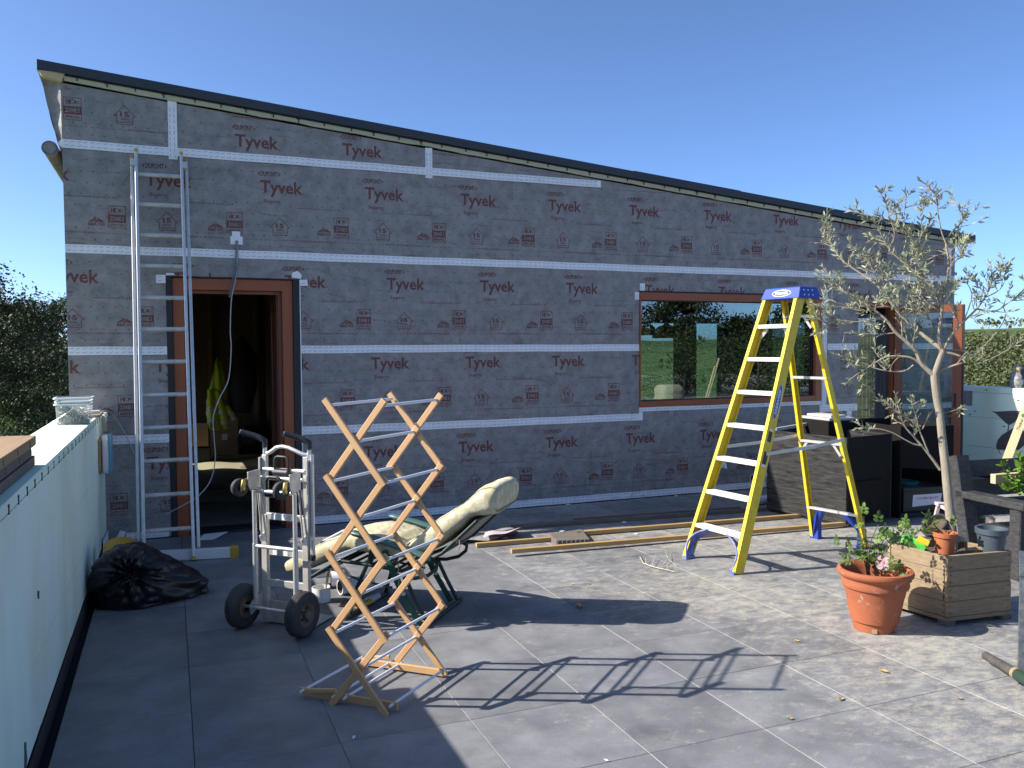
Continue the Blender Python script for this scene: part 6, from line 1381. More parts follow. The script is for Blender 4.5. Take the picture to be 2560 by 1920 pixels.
branch([F0] + t7([(960, 1390), (920, 1300), (850, 1230), (770, 1160), (690, 1060), (560, 960), (430, 880), (340, 840), (200, 740)]), (0, -.12), .017, .003, 10, .6)
branch([F0] + t7([(1090, 1370), (1120, 1290)]), (0, .0), .021, .017, 0, leaf_end=False)
branch(t7([(1120, 1290), (1050, 1240), (960, 1170), (860, 1090), (780, 1000), (640, 820), (520, 730), (380, 630), (300, 520), (225, 420)]), (0, .18), .015, .0025, 13, .85)
branch(t7([(1110, 1290), (1090, 1180), (1105, 1050), (1110, 930), (1070, 850), (970, 770), (880, 680), (800, 620), (720, 540), (670, 450), (610, 330)]), (0, -.10), .013, .0022, 15, .95)
branch(t7([(1108, 960), (1140, 800), (1160, 640), (1140, 500), (1180, 420), (1250, 340), (1290, 270)]), (-.02, .10), .010, .002, 9, .95)
branch(t7([(1150, 520), (1110, 420), (1085, 300), (1070, 180), (1040, 70)]), (.03, .0), .006, .0018, 8, .95, (.05, .11))
branch(t7([(720, 560), (760, 430), (720, 300), (690, 170)]), (-.08, -.12), .005, .0016, 7, .95, (.06, .12))
branch(t7([(880, 690), (900, 540), (960, 430), (950, 260)]), (-.06, -.02), .005, .0016, 8, .95, (.06, .13))
branch(t7([(800, 620), (850, 460), (830, 330), (840, 190)]), (-.06, .06), .004, .0015, 7, .95, (.06, .12))
branch(t7([(640, 820), (600, 690), (520, 590), (490, 540)]), (.1, .02), .005, .0018, 7, .9, (.06, .13))
branch(t7([(1120, 1290), (1180, 1180), (1270, 1080), (1370, 980), (1440, 880), (1480, 780), (1470, 650)]), (0, .15), .011, .002, 11, .85, (.07, .16))
branch(t7([(1370, 985), (1500, 1000), (1600, 940), (1700, 860)]), (.08, .15), .006, .0018, 6, .8, (.06, .13))
branch(t7([(1430, 900), (1540, 840), (1560, 760), (1590, 700)]), (.12, .2), .004, .0015, 5, .8, (.05, .1))
branch(t7([(1270, 1080), (1330, 900), (1300, 800), (1260, 780)]), (.05, .0), .004, .0015, 6, .85, (.05, .11))
branch(t7([(1560, 960), (1580, 1040), (1520, 1150), (1450, 1230), (1350, 1330)]), (.12, .05), .004, .002, 3, .25, (.05, .1))
branch(t7([(1090, 1300), (1180, 1315), (1245, 1335)]), (0, .02), .010, .007, 0, leaf_end=False)
branch(t7([(1095, 1290), (1180, 1285), (1380, 1310)]), (0, .12), .006, .003, 2, .2, (.05, .1), leaf_end=False)
branch([F0] + t7([(1100, 1440), (1180, 1410), (1270, 1380)]), (0, .04), .011, .006, 1, .2, leaf_end=False)
branch(t7([(1350, 1400), (1490, 1345), (1590, 1290), (1700, 1220)]), (.06, .1), .004, .002, 3, .35, (.05, .1))
branch(t7([(960, 1400), (890, 1350), (800, 1335), (700, 1340), (620, 1380), (560, 1420), (480, 1470), (410, 1525)]), (-.01, -.14), .008, .0022, 8, .5, (.06, .14))
branch(t7([(900, 1400), (830, 1445), (720, 1445), (620, 1425), (540, 1390), (470, 1370), (320, 1320)]), (-.01, -.08), .006, .0018, 8, .7, (.06, .13))
branch(t7([(770, 1160), (680, 1170), (600, 1170), (430, 1160)]), (-.05, -.1), .004, .0018, 4, .25, (.05, .1))
branch(t7([(860, 1090), (760, 980), (640, 970), (520, 1000), (390, 970), (200, 960)]), (.0, -.1), .006, .0018, 10, .85, (.06, .14))
branch(t7([(700, 1070), (600, 1060), (480, 1080), (360, 1070), (250, 1105)]), (-.05, -.14), .004, .0018, 8, .75, (.05, .12))
branch(t7([(1090, 1000), (960, 920), (860, 940), (740, 900)]), (0, -.08), .005, .0018, 8, .8, (.06, .13))
branch(t7([(1100, 900), (1000, 840), (900, 800), (780, 760), (660, 740)]), (-.02, .1), .006, .0018, 9, .9, (.07, .15))
branch(t7([(1150, 640), (1080, 590), (1000, 620), (930, 600)]), (0, -.1), .004, .0016, 7, .95, (.06, .12))
branch(t7([(1160, 640), (1220, 560), (1245, 500)]), (0, .08), .003, .0014, 4, .9, (.05, .1))
branch(t7([(1100, 1100), (1010, 1060), (900, 1030)]), (0, -.06), .004, .0016, 5, .5, (.06, .12))
branch(r8([(480, 940), (430, 870), (380, 805), (330, 745), (265, 670), (210, 610), (185, 560), (160, 500), (125, 345)]), (0, -.12), .010, .0022, 6, .35, (.05, .1), .4)
branch(r8([(385, 800), (345, 700), (310, 610), (290, 520), (262, 440), (250, 370)]), (-.03, -.1), .006, .002, 4, .45, (.04, .09), .4)
branch(r8([(335, 748), (270, 735), (200, 700), (100, 645), (0, 615), (-120, 600), (-205, 560)]), (-.05, -.2), .006, .002, 3, .9, (.05, .09), .7)
branch(r8([(340, 610), (375, 540), (425, 460)]), (-.05, 0), .004, .003, 1, .3, (.04, .08), leaf_end=False)
branch(r8([(480, 490), (560, 475), (640, 450)]), (0, .05), .003, .0016, 1, .9, (.03, .05))
branch(r8([(300, 590), (225, 530), (150, 480), (50, 400)]), (-.06, -.12), .004, .0016, 3, .5, (.04, .08))
br.build('branches', M['bark'], olive, smooth=True); lo = lv_.build('leaves', M['olive'], olive, fix=False); lo['kind'] = 'stuff'

# ---- pots and packet standing on the planter
def pot(name, label, c, r0, r1, h, m, lip=.018, tilt=None, cat='plant pot', open_=True, n=36):
    c = Vector(c); root = thing(name, label, cat, c); t = .006
    prof = [(0, .001), (r0, .001), (r0 + (r1 - r0) * .75, h * .78), (r1 + .004, h * .79), (r1 + .007, h), (r1 - t, h), (r1 - t - .004, h * .8), (r0 - t, .012), (0, .012)]
    mb = MB(); mb.lathe(prof, c, n, tilt); mb.build('pot_wall', M[m], root, smooth=True)
    ax_ = Vector(tilt).normalized() if tilt else Vector((0, 0, 1)); mb = MB(); mb.lathe([(0, 0), (r1 - t - .006, 0)], c + ax_ * h * .74, 24, tilt); mb.build('compost', M['soil'], root); return root
S4 = lambda x, y: (2180 + x / 4.608, 1240 + y / 4.608)
c = onz(*S4(755, 640), .44); pot('terracotta_pot', 'small terracotta pot standing on the wooden planter', (4.565, 3.905, .412), .052, .068, .135, 'terracotta')
pot('grey_pot', 'blue-grey plastic pot standing on the corner of the wooden planter', (4.85, 3.80, .408), .070, .090, .162, 'greypot')
pot('black_pot', 'thin black plastic pot tipped on its side behind the terracotta pot', (4.80, 4.10, .455), .062, .088, .125, 'blackpot', tilt=(-.62, .12, .62))
mb = MB(); pk = [onz(*S4(355, 545), .43), onz(*S4(600, 640), .43), onz(*S4(640, 570), .49), onz(*S4(395, 425), .52)]; mb.prism(pk, (.03, .05, .0)); o = mb.build('seed_packet', M['packet'], bevel=.004); tag(o, 'bright green packet leaning in the wooden planter', 'packet')
mb = MB(); pp = pk[2]; mb.prism([pp + Vector((-.004, -.002, -.004)), pp + Vector((-.05, .05, .02)), pp + Vector((-.02, .05, .05)), pp + Vector((.012, .0, .02))], (.003, -.004, .006)); mb.build('yellow_flash', M['packet_y'], o)
mb = MB(); mb.tube([(4.70, 3.86, .43), (4.78, 3.82, .435), (4.86, 3.745, .42)], [.012, .02, .008], 8); o = mb.build('driftwood', M['pallet'], smooth=True); tag(o, 'flat piece of driftwood between the pots in the planter', 'driftwood')
c = onz(2400, 1352, .42); mb = MB(); mb.grid(lambda u, v: Vector((4.88, 4.06, .43)) + Vector((math.sin(v * math.pi) * math.cos(u * 6.283) * .05, math.sin(v * math.pi) * math.sin(u * 6.283) * .04, math.cos(v * math.pi) * .03)) * (1 + .2 * noise.noise(Vector((u * 5, v * 5, 9)))), 16, 10); o = mb.build('pebble', M['stone'], smooth=True); tag(o, 'smooth pale stone behind the driftwood in the planter', 'stone')

# ================================================================= ROSES
def compound_leaf(mb, p, d, s, r_):
    d = d.normalized(); sd = d.orthogonal().normalized(); a_ = r_.uniform(0, 6.28); sd = sd * math.cos(a_) + d.cross(sd) * math.sin(a_)
    for (along, side) in ((.35, 1), (.35, -1), (.75, 1), (.75, -1), (1.0, 0)):
        q_ = p + d * s * along; e = (d * (.5 if side else 1) + sd * side * .9 + Vector((0, 0, -.12))).normalized(); w_ = e.cross(d.cross(sd)).normalized() if side else sd; n_ = e.cross(w_); L_ = s * .62; W_2 = L_ * .34
        mb.add([q_, q_ + e * L_ * .3 + w_ * W_2 + n_ * .1 * W_2, q_ + e * L_ * .7 + w_ * W_2 * .8, q_ + e * L_ - n_ * .15 * L_, q_ + e * L_ * .7 - w_ * W_2 * .8, q_ + e * L_ * .3 - w_ * W_2 + n_ * .1 * W_2, q_ + e * L_ * .5 - n_ * .12 * W_2], [(0, 1, 6), (1, 2, 6), (2, 3, 6), (0, 6, 5), (6, 4, 5), (6, 3, 4)])
def rose_bush(name, label, base, stems, nleaf, s, seed, mat_='rose_leaf'):
    r_ = random.Random(seed); root = thing(name, label, 'rose', base); sm = MB(); lf = MB()
    for st_ in stems:
        path = smooth_path(st_, 5); m_ = len(path); sm.tube(path, [.0045 - .003 * i / m_ for i in range(m_)], 6)
        for k in range(nleaf):
            i = r_.randint(int(m_ * .42), m_ - 1); d = Vector((r_.gauss(0, 1), r_.gauss(0, 1), r_.gauss(.15, .5))); compound_leaf(lf, path[min(i, m_ - 1)], d, s * r_.uniform(.7, 1.2), r_)
        t = path[-1] - path[-2]; compound_leaf(lf, path[-1], t + Vector((0, 0, .2)), s, r_)
        for k in range(m_ - 1):
            if r_.random() < .5: sm.tube([path[k], path[k] + Vector((r_.uniform(-.006, .006), r_.uniform(-.006, .006), -.002))], [.0018, .0003], 4)
    sm.build('stems', M['stem'], root, smooth=True); o_ = lf.build('leaves', M[mat_], root, fix=False); return root
PB = Vector((3.985, 3.905, 0))
pn = Vector((PB.x, PB.y, 0)).normalized()
def ppx(px, py, dep=0): return onp(px, py, PB + pn * dep, pn)
T6 = lambda x, y: (2060 + x / 6.91, 1380 + y / 6.91)
bp_ = thing('terracotta_planter', 'large round terracotta pot with a rolled rim and dusty marks', 'plant pot', PB)
kz = .376
prof = [(0, .001), (.120, .001), (.123, .02), (.128, .06), (.140, .11), (.158, .17), (.172, .225), (.180, .262), (.192, .268), (.197, .285), (.194, .302), (.196, .322), (.206, .330), (.219, .342), (.222, .358), (.217, .373), (.200, kz), (.190, .365), (.182, .335), (.165, .20), (.14, .06), (0, .04)]
mb = MB(); mb.lathe(prof, PB, 64); mb.build('pot_wall', M['bigpot'], bp_, smooth=True)
for a_ in (R(225), R(300)):
    mb = MB(); q_ = PB + Vector((math.cos(a_) * .1215, math.sin(a_) * .1215, .018)); mb.box(q_, (.012, .03, .026), Matrix.Rotation(a_, 3, 'Z')); mb.build('drain_notch', M['card'], bp_)
mb = MB(); mb.grid(lambda u, v: PB + Vector((v * .168 * math.cos(u * 6.2832), v * .168 * math.sin(u * 6.2832), .215 + .01 * noise.noise(Vector((u * 9, v * 5, 3))))), 30, 8); mb.build('compost', M['soil'], bp_, smooth=True)
L6 = lambda x, y: (1640 + x / 3.253, 1240 + y / 3.253)
s0 = [ppx(*T6(790, 480), .0), ppx(*T6(830, 490), .02), ppx(*T6(890, 480), .0), ppx(*T6(960, 490), .01)]
for p in s0: p.z = .22
stems = [[s0[0], ppx(*T6(740, 200)), ppx(*L6(1720, 480), 0), ppx(*L6(1700, 300), .03), ppx(*L6(1690, 165), .03)],
         [s0[1], ppx(*T6(780, 250)), ppx(*L6(1740, 400), -.02), ppx(*L6(1780, 290), -.03), ppx(*L6(1810, 230), -.02)],
         [s0[0], ppx(*T6(700, 160)), ppx(*L6(1640, 490), .02), ppx(*L6(1560, 430), .04), ppx(*L6(1470, 420), .02)],
         [s0[2], ppx(*T6(880, 250)), ppx(*T6(840, 60)), ppx(*L6(1840, 380), .0), ppx(*L6(1860, 330), .02)],
         [s0[1], ppx(*T6(750, 200)), ppx(*L6(1700, 500), .0), ppx(*L6(1620, 520), -.06), ppx(*L6(1570, 500), -.08)],
         [s0[3], ppx(*T6(1000, 330)), ppx(*T6(1010, 300), -.03)],
         [s0[3], ppx(*T6(1200, 430), -.04), ppx(*T6(1260, 340), -.05), ppx(*T6(1180, 300), -.05)],
         [s0[2], ppx(*T6(1000, 60), .03), ppx(*L6(1990, 330), .04), ppx(*L6(2030, 260), .05)]]
rose_bush('rose_bush', 'leggy rose bush with one pink bloom growing in the large terracotta pot', (PB.x, PB.y, .22), stems, 6, .056, 5)
fl = ppx(*T6(1030, 195), -.03); fw_ = (CAM - fl).normalized(); fx = fw_.cross(Vector((0, 0, 1))).normalized(); fy = fx.cross(fw_)
flo = thing('rose_bloom', 'open pale pink rose bloom on the bush in the terracotta pot', 'flower', fl)
rg = random.Random(3); mb = MB()
for ring, (n, rad, lift, s_) in enumerate(((6, .014, .012, .030), (6, .008, .018, .022), (5, .004, .026, .013))):
    for k in range(n):
        a_ = 2 * math.pi * (k + .5 * ring) / n + rg.uniform(-.2, .2); d = fx * math.cos(a_) + fy * math.sin(a_); t = d.cross(fw_)
        c = fl + d * rad + fw_ * lift * .3; r_ = s_ * rg.uniform(.9, 1.15)
        mb.add([c, c + d * r_ * .5 + t * r_ * .55 + fw_ * r_ * .25, c + d * r_ * 1.0 + t * r_ * .4 + fw_ * r_ * .15, c + d * r_ * 1.08 + fw_ * r_ * .28, c + d * r_ * 1.0 - t * r_ * .4 + fw_ * r_ * .15, c + d * r_ * .5 - t * r_ * .55 + fw_ * r_ * .25], [(0, 1, 2, 3), (0, 3, 4, 5)])
mb.build('petals', M['petal'], flo, fix=False, smooth=True)
mb = MB()
for k in range(14):
    a_ = k * 2.4; p = fl + (fx * math.cos(a_) + fy * math.sin(a_)) * .0045 * math.sqrt(k / 14) + fw_ * .008; mb.tube([p, p + fw_ * .005], .0012, 5)
mb.build('stamens', M['stamen'], flo)
# rose seedlings in the planter pots
stm = [[(4.565, 3.905, .52), onp(*S4(640, 350), (4.56, 3.9, 0), tn), onp(*S4(650, 290), (4.56, 3.9, 0), tn)], [(4.57, 3.905, .52), onp(*S4(700, 300), (4.56, 3.9, 0), tn), onp(*S4(860, 280), (4.56, 3.9, 0), tn), onp(*S4(930, 360), (4.56, 3.9, 0), tn)], [(4.555, 3.905, .52), onp(*S4(560, 400), (4.5, 3.9, 0), tn), onp(*S4(440, 470), (4.5, 3.9, 0), tn)]]
rose_bush('rose_plant', 'trailing rose plant growing out of the small terracotta pot', (4.565, 3.905, .52), stm, 5, .052, 9)
stm = [[onp(*S4(300, 570), (4.42, 4.0, 0), tn), onp(*S4(330, 480), (4.42, 4.0, 0), tn), onp(*S4(370, 380), (4.42, 4.0, 0), tn)], [onp(*S4(300, 570), (4.42, 4.0, 0), tn), onp(*S4(260, 500), (4.42, 4.0, 0), tn), onp(*S4(240, 480), (4.42, 4.0, 0), tn)]]
rose_bush('rose_plant', 'small rose shoots beside the green packet in the planter', (4.42, 4.0, .41), stm, 5, .046, 10)

# ================================================================= CHARRED BENCH
BO = Vector((5.86, 4.84, 0)); bf = Vector((-.115, -.993, 0)); bx_ = Vector((.993, -.115, 0))
def bq(f, x, z): return BO + bf * f + bx_ * x + Vector((0, 0, z))
ben = thing('garden_bench', 'chunky black charred-timber garden bench at the right edge', 'bench', BO)
for x in (0.0, 1.25):
    mb = MB(); mb.beam(bq(-.07, x, .85), bq(.10, x, .05), .10, .13, bx_, .08); mb.build('back_post', M['char'], ben)
    mb = MB(); mb.beam(bq(-.02, x, .555), bq(.62, x, .555), .13, .055, (0, 0, 1), .1); mb.build('arm', M['char'], ben)
    mb = MB(); mb.beam(bq(.53, x, .53), bq(.53, x, 0), .10, .10, bx_, .08); mb.build('front_leg', M['char'], ben)
    mb = MB(); mb.beam(bq(.0, x + .06, .24), bq(.62, x + .06, .24), .05, .12, (0, 0, 1), .08); mb.build('side_rail', M['char'], ben)
for k in range(3):
    z = .44 + k * .15; mb = MB(); mb.beam(bq(-.01 - .045 * k + .03, .055, z), bq(-.01 - .045 * k + .03, 1.2, z), .03, .135, Vector((bf.x * -.2, bf.y * -.2, 1)), .08); mb.build('back_slat', M['char'], ben)
for k in range(4):
    mb = MB(); mb.beam(bq(.14 + k * .125, .055, .31), bq(.14 + k * .125, 1.2, .31), .11, .03, (0, 0, 1), .08); mb.build('seat_slat', M['char'], ben)
# timber offcut and potted shrub on the seat
q0 = onp(*(lambda x, y: (2360 + x / 5.53, 1100 + y / 5.53))(740, 535), bq(.08, 0, 0), bf)
mb = MB(); mb.beam(q0 + bx_ * -.045 + bf * .0, q0 + bx_ * .75 - bf * .0 + Vector((0, 0, .01)), .05, .075, (0, 0, 1)); o = mb.build('timber_offcut', M['palewood'], bevel=.002); tag(o, 'pale sawn timber lying along the back of the charred bench', 'timber')
def leafy_shrub(name, label, base, stems, r_seed, ls, n, mat_='green_leaf', cat='plant'):
    r_ = random.Random(r_seed); root = thing(name, label, cat, base); sm = MB(); lf = MB()
    for st_ in stems:
        path = smooth_path(st_, 6); m_ = len(path); sm.tube(path, [.005 - .0035 * i / m_ for i in range(m_)], 6)
        for k in range(n):
            i = r_.randint(int(m_ * .25), m_ - 1); d = Vector((r_.gauss(0, 1), r_.gauss(0, 1), r_.gauss(.45, .5))).normalized(); p = path[i]; w_ = d.orthogonal().normalized(); a_ = r_.uniform(0, 6.28); w_ = w_ * math.cos(a_) + d.cross(w_) * math.sin(a_); L_ = ls * r_.uniform(.6, 1.2); W_2 = L_ * .24; n_ = d.cross(w_)
            lf.add([p, p + d * L_ * .4 + w_ * W_2, p + d * L_ * .75 + w_ * W_2 * .75, p + d * L_ - n_ * .1 * L_, p + d * L_ * .75 - w_ * W_2 * .75, p + d * L_ * .4 - w_ * W_2, p + d * L_ * .5 - n_ * W_2 * .25], [(0, 1, 6), (1, 2, 6), (2, 3, 6), (0, 6, 5), (6, 4, 5), (6, 3, 4)])
    sm.build('stems', M['stem'], root, smooth=True); lf.build('leaves', M[mat_], root, fix=False); return root
Ob = lambda x, y, f=.22: onp(2360 + x / 5.53, 1100 + y / 5.53, bq(f, 0, 0), bf)
sb = Ob(1050, 760)
leafy_shrub('potted_shrub', 'bright green leafy shrub growing in front of the charred bench back', sb, [[sb, Ob(960, 690), Ob(900, 700)], [sb, Ob(960, 600), Ob(850, 430), Ob(790, 320)], [sb, Ob(1080, 500), Ob(1060, 330), Ob(1010, 180)], [sb, Ob(1100, 420), Ob(1110, 250)], [sb, Ob(1000, 640), Ob(900, 640), Ob(840, 690)], [sb, Ob(1060, 560), Ob(960, 540), Ob(930, 600)], [sb, Ob(1120, 600), Ob(1150, 400)]], 21, .075, 17)
mb = MB(); mb.lathe([(0, 0), (.10, 0), (.13, .2), (.12, .2), (0, .18)], bq(.30, .68, .33), 28); o = mb.build('shrub_pot', M['blackpot'], smooth=True); tag(o, 'black pot of the leafy shrub on the charred bench', 'plant pot')
# pale stool and lettuce behind the bench
so_ = Vector((6.50, 5.44, 0)); stl = thing('step_stool', 'pinkish weathered wooden step stool left of the charred bench', 'stool', so_)
e1 = Vector((.83, -.45, 0)).normalized(); e2 = Vector((.45, .83, 0)).normalized()
mb = MB(); mb.prism([so_ - e1 * .14 - e2 * .12 + Vector((0, 0, .275)), so_ + e1 * .28 - e2 * .12 + Vector((0, 0, .255)), so_ + e1 * .28 + e2 * .14 + Vector((0, 0, .265)), so_ - e1 * .14 + e2 * .14 + Vector((0, 0, .285))], (0, 0, .03)); mb.build('top_board', M['pinkwood'], stl, bevel=.003)
for s_ in (-.115, .25):
    mb = MB(); mb.beam(so_ + e1 * s_ - e2 * .11 + Vector((0, 0, .27)), so_ + e1 * (s_ - .05) - e2 * .15, .03, .03, e1); mb.build('leg', M['pinkwood'], stl, bevel=.002); mb = MB(); mb.beam(so_ + e1 * s_ + e2 * .12 + Vector((0, 0, .27)), so_ + e1 * (s_ - .05) + e2 * .14, .03, .03, e1); mb.build('leg', M['pinkwood'], stl, bevel=.002)
mb = MB(); mb.beam(so_ - e1 * .12 - e2 * .125 + Vector((0, 0, .22)), so_ + e1 * .27 - e2 * .125 + Vector((0, 0, .20)), .02, .05); mb.build('apron', M['pinkwood'], stl, bevel=.002)
lt = onz(2432, 1268, .36); base = Vector((lt.x, lt.y, .30)); mb = MB(); r_ = random.Random(6); lettuce = thing('lettuce_plant', 'bright green lettuce standing by the step stool behind the bench', 'plant', base); lf = MB()
for k in range(70):
    d = Vector((r_.gauss(0, 1), r_.gauss(0, 1), r_.gauss(.7, .5))).normalized(); w_ = d.orthogonal().normalized(); a_ = r_.uniform(0, 6.28); w_ = w_ * math.cos(a_) + d.cross(w_) * math.sin(a_); L_ = r_.uniform(.05, .11); p = base
    lf.add([p, p + d * L_ * .5 + w_ * L_ * .3, p + d * L_, p + d * L_ * .5 - w_ * L_ * .3], [(0, 1, 2, 3)])
lf.build('leaves', M['green_leaf'], lettuce, fix=False); mb.lathe([(0, -.3), (.08, -.3), (.10, -.02), (.09, -.02), (0, -.03)], base, 20); mb.build('pot', M['blackpot'], lettuce, smooth=True)

# ================================================================= RIGHT PARAPET: OWL, LEANING TIMBER, CUT-OUT SHEET
ow = Vector((9.97, 7.50, PT)); owl = thing('decoy_owl', 'mottled grey decoy owl perched on the right parapet', 'owl figure', ow)
mb = MB(); mb.lathe([(0, 0), (.065, .002), (.085, .05), (.088, .10), (.075, .16), (.058, .20), (.062, .235), (.055, .27), (.03, .292), (0, .297)], ow, 24); mb.v = [ow + Vector(((p.x - ow.x) * .9, (p.y - ow.y), p.z - ow.z)) for p in mb.v]; mb.build('body', M['owl'], owl, smooth=True)
mb = MB(); mb.grid(lambda u, v: ow + Vector((.015 + .078 * math.cos(u * 3.0 - 1.9), .085 * math.sin(u * 3.0 - 1.9), .02 + v * .22)) , 14, 6); mb.build('wings', M['owldark'], owl, smooth=True)
for s_ in (-1, 1):
    mb = MB(); mb.lathe([(0, .008), (.012, .006), (.014, 0)], ow + Vector((-.052, -.028 + .03 * s_, .245)), 12, (-1, -.4, 0)); mb.build('eye', M['yellowcap'], owl, smooth=True)
    mb = MB(); mb.tube([ow + Vector((-.01, .035 * s_, .27)), ow + Vector((-.012, .045 * s_, .315))], [.016, .002], 8); mb.build('ear_tuft', M['owldark'], owl)
mb = MB(); mb.tube([ow + Vector((-.055, -.03, .232)), ow + Vector((-.075, -.035, .215))], [.008, .002], 8); mb.build('beak', M['owldark'], owl)
Zf = lambda x, y: (2380 + x / 6.38, 880 + y / 6.38)
def fsh(pts): return [onx(*Zf(*p), RX - .006) for p in pts]
fish = thing('fish_cutout', 'dark grey fish-shaped sheet cut-out fixed on the right parapet', 'cut-out', onx(*Zf(890, 1300), RX - .01))
mb = MB(); mb.prism(fsh([(640, 945), (700, 952), (900, 940), (1100, 938), (1060, 1050), (990, 1120), (910, 1166), (860, 1135), (770, 1050), (705, 985)]), (.005, 0, 0)); mb.build('tail', M['greysheet'], fish)
mb = MB(); mb.prism(fsh([(900, 1260), (985, 1205), (1090, 1200), (1160, 1280), (1160, 1480), (1060, 1560), (870, 1560), (720, 1555), (700, 1500), (730, 1400), (800, 1320)]), (.005, 0, 0)); mb.build('fish_body', M['greysheet'], fish)
mb = MB(); mb.tube(fsh([(905, 1160), (900, 1210), (888, 1262)]), .006, 6); mb.tube(fsh([(745, 1560), (755, 1600), (785, 1632)]), .004, 6); mb.build('hanger', M['nail'], fish)
lt0 = Vector((9.35, 6.95, 0)); A1 = onp(*Zf(910, 1620), lt0, Vector((.8, .6, 0)).normalized()); A2 = onp(*Zf(1180, 900), (9.84, 7.05, 0), Vector((.8, .6, 0)).normalized()); dd = (A2 - A1).normalized()
mb = MB(); a0 = A1 - dd * (A1.z / dd.z); mb.beam(a0 + dd * .02, A2 + dd * .25, .095, .04, (.8, .6, 0)); ltm = mb.build('leaning_timber', M['palewood'], bevel=.003); tag(ltm, 'pale sawn timber with a green stamp leaning on the right parapet', 'timber')
cface = A1.lerp(A2, .62); fnrm = (CAM - cface); fnrm = (fnrm - dd * fnrm.dot(dd)).normalized()
side_ = dd.cross(Vector((.8, .6, 0)).normalized()).normalized(); up_ = side_.cross(dd).normalized()
if up_.dot(CAM - cface) < 0: up_ = -up_
mb = MB(); put_text(mb, 'Timber', (-.09, .09, -.018, .018), lambda x, y: cface + dd * x + side_ * y + up_ * .0212, bold=.02, res=1); mb.build('stamp', M['blackink'], ltm, fix=False)
mb = MB(); cc_ = cface + dd * .14; mb.add([cc_ + dd * .03 * math.cos(a_) + side_ * .022 * math.sin(a_) + up_ * .0212 for a_ in [k * .5236 for k in range(12)]], [tuple(range(12))]); mb.build('green_mark', M['greenink'], ltm, fix=False)
q = onz(2402, 1191, .03); mb = MB(); mb.bb(q.x - .09, q.x + .02, q.y - .05, q.y + .05, 0, .06); o = mb.build('white_block', M['paper'], bevel=.004); tag(o, 'small white block on the paving beside the open glass door', 'block')

# ================================================================= GREY BOX AND TUBE AT THE RIGHT EDGE
gb0 = Vector((4.0, 2.97, 0)); g1 = Vector((.60, -.80, 0)); g2 = Vector((.80, .60, 0)).normalized()
gbx = thing('grey_box', 'dark grey grained box cropped by the right edge of the picture', 'box', gb0)
mb = MB(); mb.prism([gb0, gb0 + g1 * .5, gb0 + g1 * .5 + g2 * .4, gb0 + g2 * .4], (0, 0, .555)); mb.build('body', M['darkgreybin'], gbx, bevel=.003)
mb = MB(); mb.prism([gb0 - g1 * .004 - g2 * .004 + Vector((0, 0, .557)), gb0 + g1 * .504 + Vector((0, 0, .557)) - g2 * .004, gb0 + g1 * .504 + g2 * .404 + Vector((0, 0, .557)), gb0 + g2 * .404 - g1 * .004 + Vector((0, 0, .557))], (0, 0, .05)); mb.build('lid', M['darkgreybin'], gbx, bevel=.004)
ta = onz(2464, 1639, .045); tb = onz(2540, 1684, .06); tc = onz(2600, 1722, .07); tub_ = thing('hose_end', 'dark green hose with a dusty black nozzle lying by the grey box', 'hose', ta)
mb = MB(); mb.tube([ta, tb], [.022, .027], 18, cap=False); mb.tube([ta + (tb - ta) * .002, tb], [.017, .021], 18, cap=False); mb.build('nozzle', M['hosetip'], tub_, smooth=True)
mb = MB(); mb.tube([ta.lerp(tb, .97), ta.lerp(tb, 1.06)], .031, 18); mb.build('collar', M['pallet'], tub_, smooth=True)
mb = MB(); mb.tube([tb, tb.lerp(tc, .5), tc, tc + (tc - tb) * 2], .028, 18); mb.build('hose', M['hose'], tub_, smooth=True)

# ================================================================= LITTER ON THE PAVING
rg = random.Random(12)
spots = [(1447, 1517, 'brown curled leaf lying in the recliner shadow', .035), (1992, 1604, 'pale dry leaf on the paving left of the terracotta pot', .016), (2210, 1681, 'yellow dry leaf in the right foreground', .024), (2103, 1750, 'small curled leaf on the paving in the foreground, right of centre', .018), (1977, 1799, 'small pale leaf lying by a paving joint in the foreground', .014), (885, 1846, 'tiny pale flake in the shaded foreground', .014), (1473, 1461, 'dark shrivelled leaf near the recliner shadow', .012), (2400, 1748, 'thin pale stalk on the paving at the right', .014), (1515, 1903, 'white pebble-like flake at the bottom edge', .011), (1430, 1461, 'pale crumb of leaf beside a paving joint', .014), (2208, 1580, 'tiny white flake under the terracotta pot', .012)]
for px, py, lab, s_ in spots:
    p = onz(px, py, 0); mb = MB(); a_ = rg.uniform(0, 3.1); u = Vector((math.cos(a_), math.sin(a_), 0)); w_ = Vector((-u.y, u.x, 0)); z = Vector((0, 0, 1))
    mb.grid(lambda i, j: p + u * s_ * (i * 2 - 1) + w_ * s_ * .5 * (j * 2 - 1) * (1 - (i * 2 - 1) ** 2 * .9) + z * (.002 + s_ * .35 * (j * 2 - 1) ** 2 + s_ * .15 * i * i), 8, 4); o = mb.build('dry_leaf', M['deadleaf'] if 'white' not in lab and 'flake' not in lab else M['paper'], smooth=True); tag(o, lab, 'leaf')
tw = MB(); m7 = lambda x, y: onz(1200 + x / 3.253, 1300 + y / 3.253, .012)
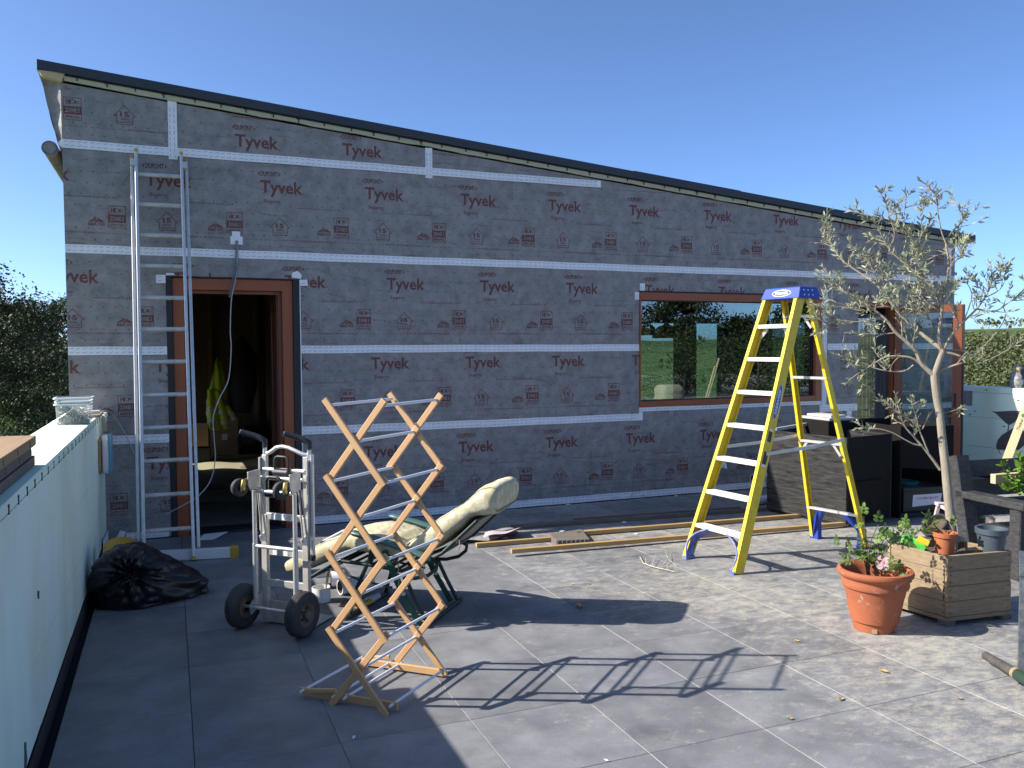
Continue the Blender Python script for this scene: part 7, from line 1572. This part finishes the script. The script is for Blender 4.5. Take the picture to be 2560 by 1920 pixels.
tw.tube([m7(1300, 300), m7(1330, 350), m7(1390, 375), m7(1470, 395), m7(1525, 405), m7(1580, 422)], [.003, .0035, .004, .0035, .003, .002], 6); tw.tube([m7(1350, 358), m7(1345, 320) + Vector((0, 0, .02))], [.0025, .001], 5); tw.tube([m7(1400, 378), m7(1430, 300) + Vector((0, 0, .02))], [.0025, .001], 5); tw.tube([m7(1470, 395), m7(1525, 330) + Vector((0, 0, .02)), m7(1505, 270) + Vector((0, 0, .03))], [.0025, .002, .001], 5); tw.tube([m7(1520, 405), m7(1522, 385) + Vector((0, 0, .02))], [.003, .002], 5); tw.tube([m7(1525, 330) + Vector((0, 0, .015)), m7(1600, 370)], [.002, .001], 5)
o = tw.build('dry_twig', M['twig'], smooth=True); tag(o, 'bleached branched twig on the paving left of the stepladder', 'twig')
# ---- behind the viewer (mirrored in the window): pale stone block, poles
p = ony(1676, 998, WY); d = ray(1676, 998); d2 = Vector((d.x, -d.y, d.z)); q_ = p + d2 * (p.z / -d2.z) if d2.z < 0 else p
mb = MB(); c = Vector((q_.x, q_.y, 0)); mb.grid(lambda u, v: c + (lambda a, t: Vector((math.copysign(abs(math.cos(a)) ** .5, math.cos(a)) * .45 * (1 - .25 * t ** 6), math.copysign(abs(math.sin(a)) ** .5, math.sin(a)) * .35 * (1 - .25 * t ** 6), t * .48)))(u * 6.2832, v) * (1 + .05 * noise.noise(Vector((u * 6, v * 4, 2)))), 32, 10); mb.add([c + Vector((math.copysign(abs(math.cos(k * .196)) ** .5, math.cos(k * .196)) * .34, math.copysign(abs(math.sin(k * .196)) ** .5, math.sin(k * .196)) * .26, .475)) for k in range(32)], [tuple(range(32))])
o = mb.build('stone_block', M['stone'], smooth=True); tag(o, 'pale boulder mirrored at the lower left of the window', 'boulder')
for k, (px, lab) in enumerate([(1757, 'left of two bamboo canes mirrored in the window'), (1762, 'right of two bamboo canes mirrored in the window')]):
    p = ony(px, 985, WY); d = ray(px, 985); d2 = Vector((d.x, -d.y, 0)).normalized(); a = p + d2 * 11; a.z = 0; mb = MB(); mb.tube([a, a + Vector((.35 + .06 * k, .1, 1.25 + .2 * k))], .022, 8); o = mb.build('bamboo_cane', M['palewood'], smooth=True); tag(o, lab, 'cane')
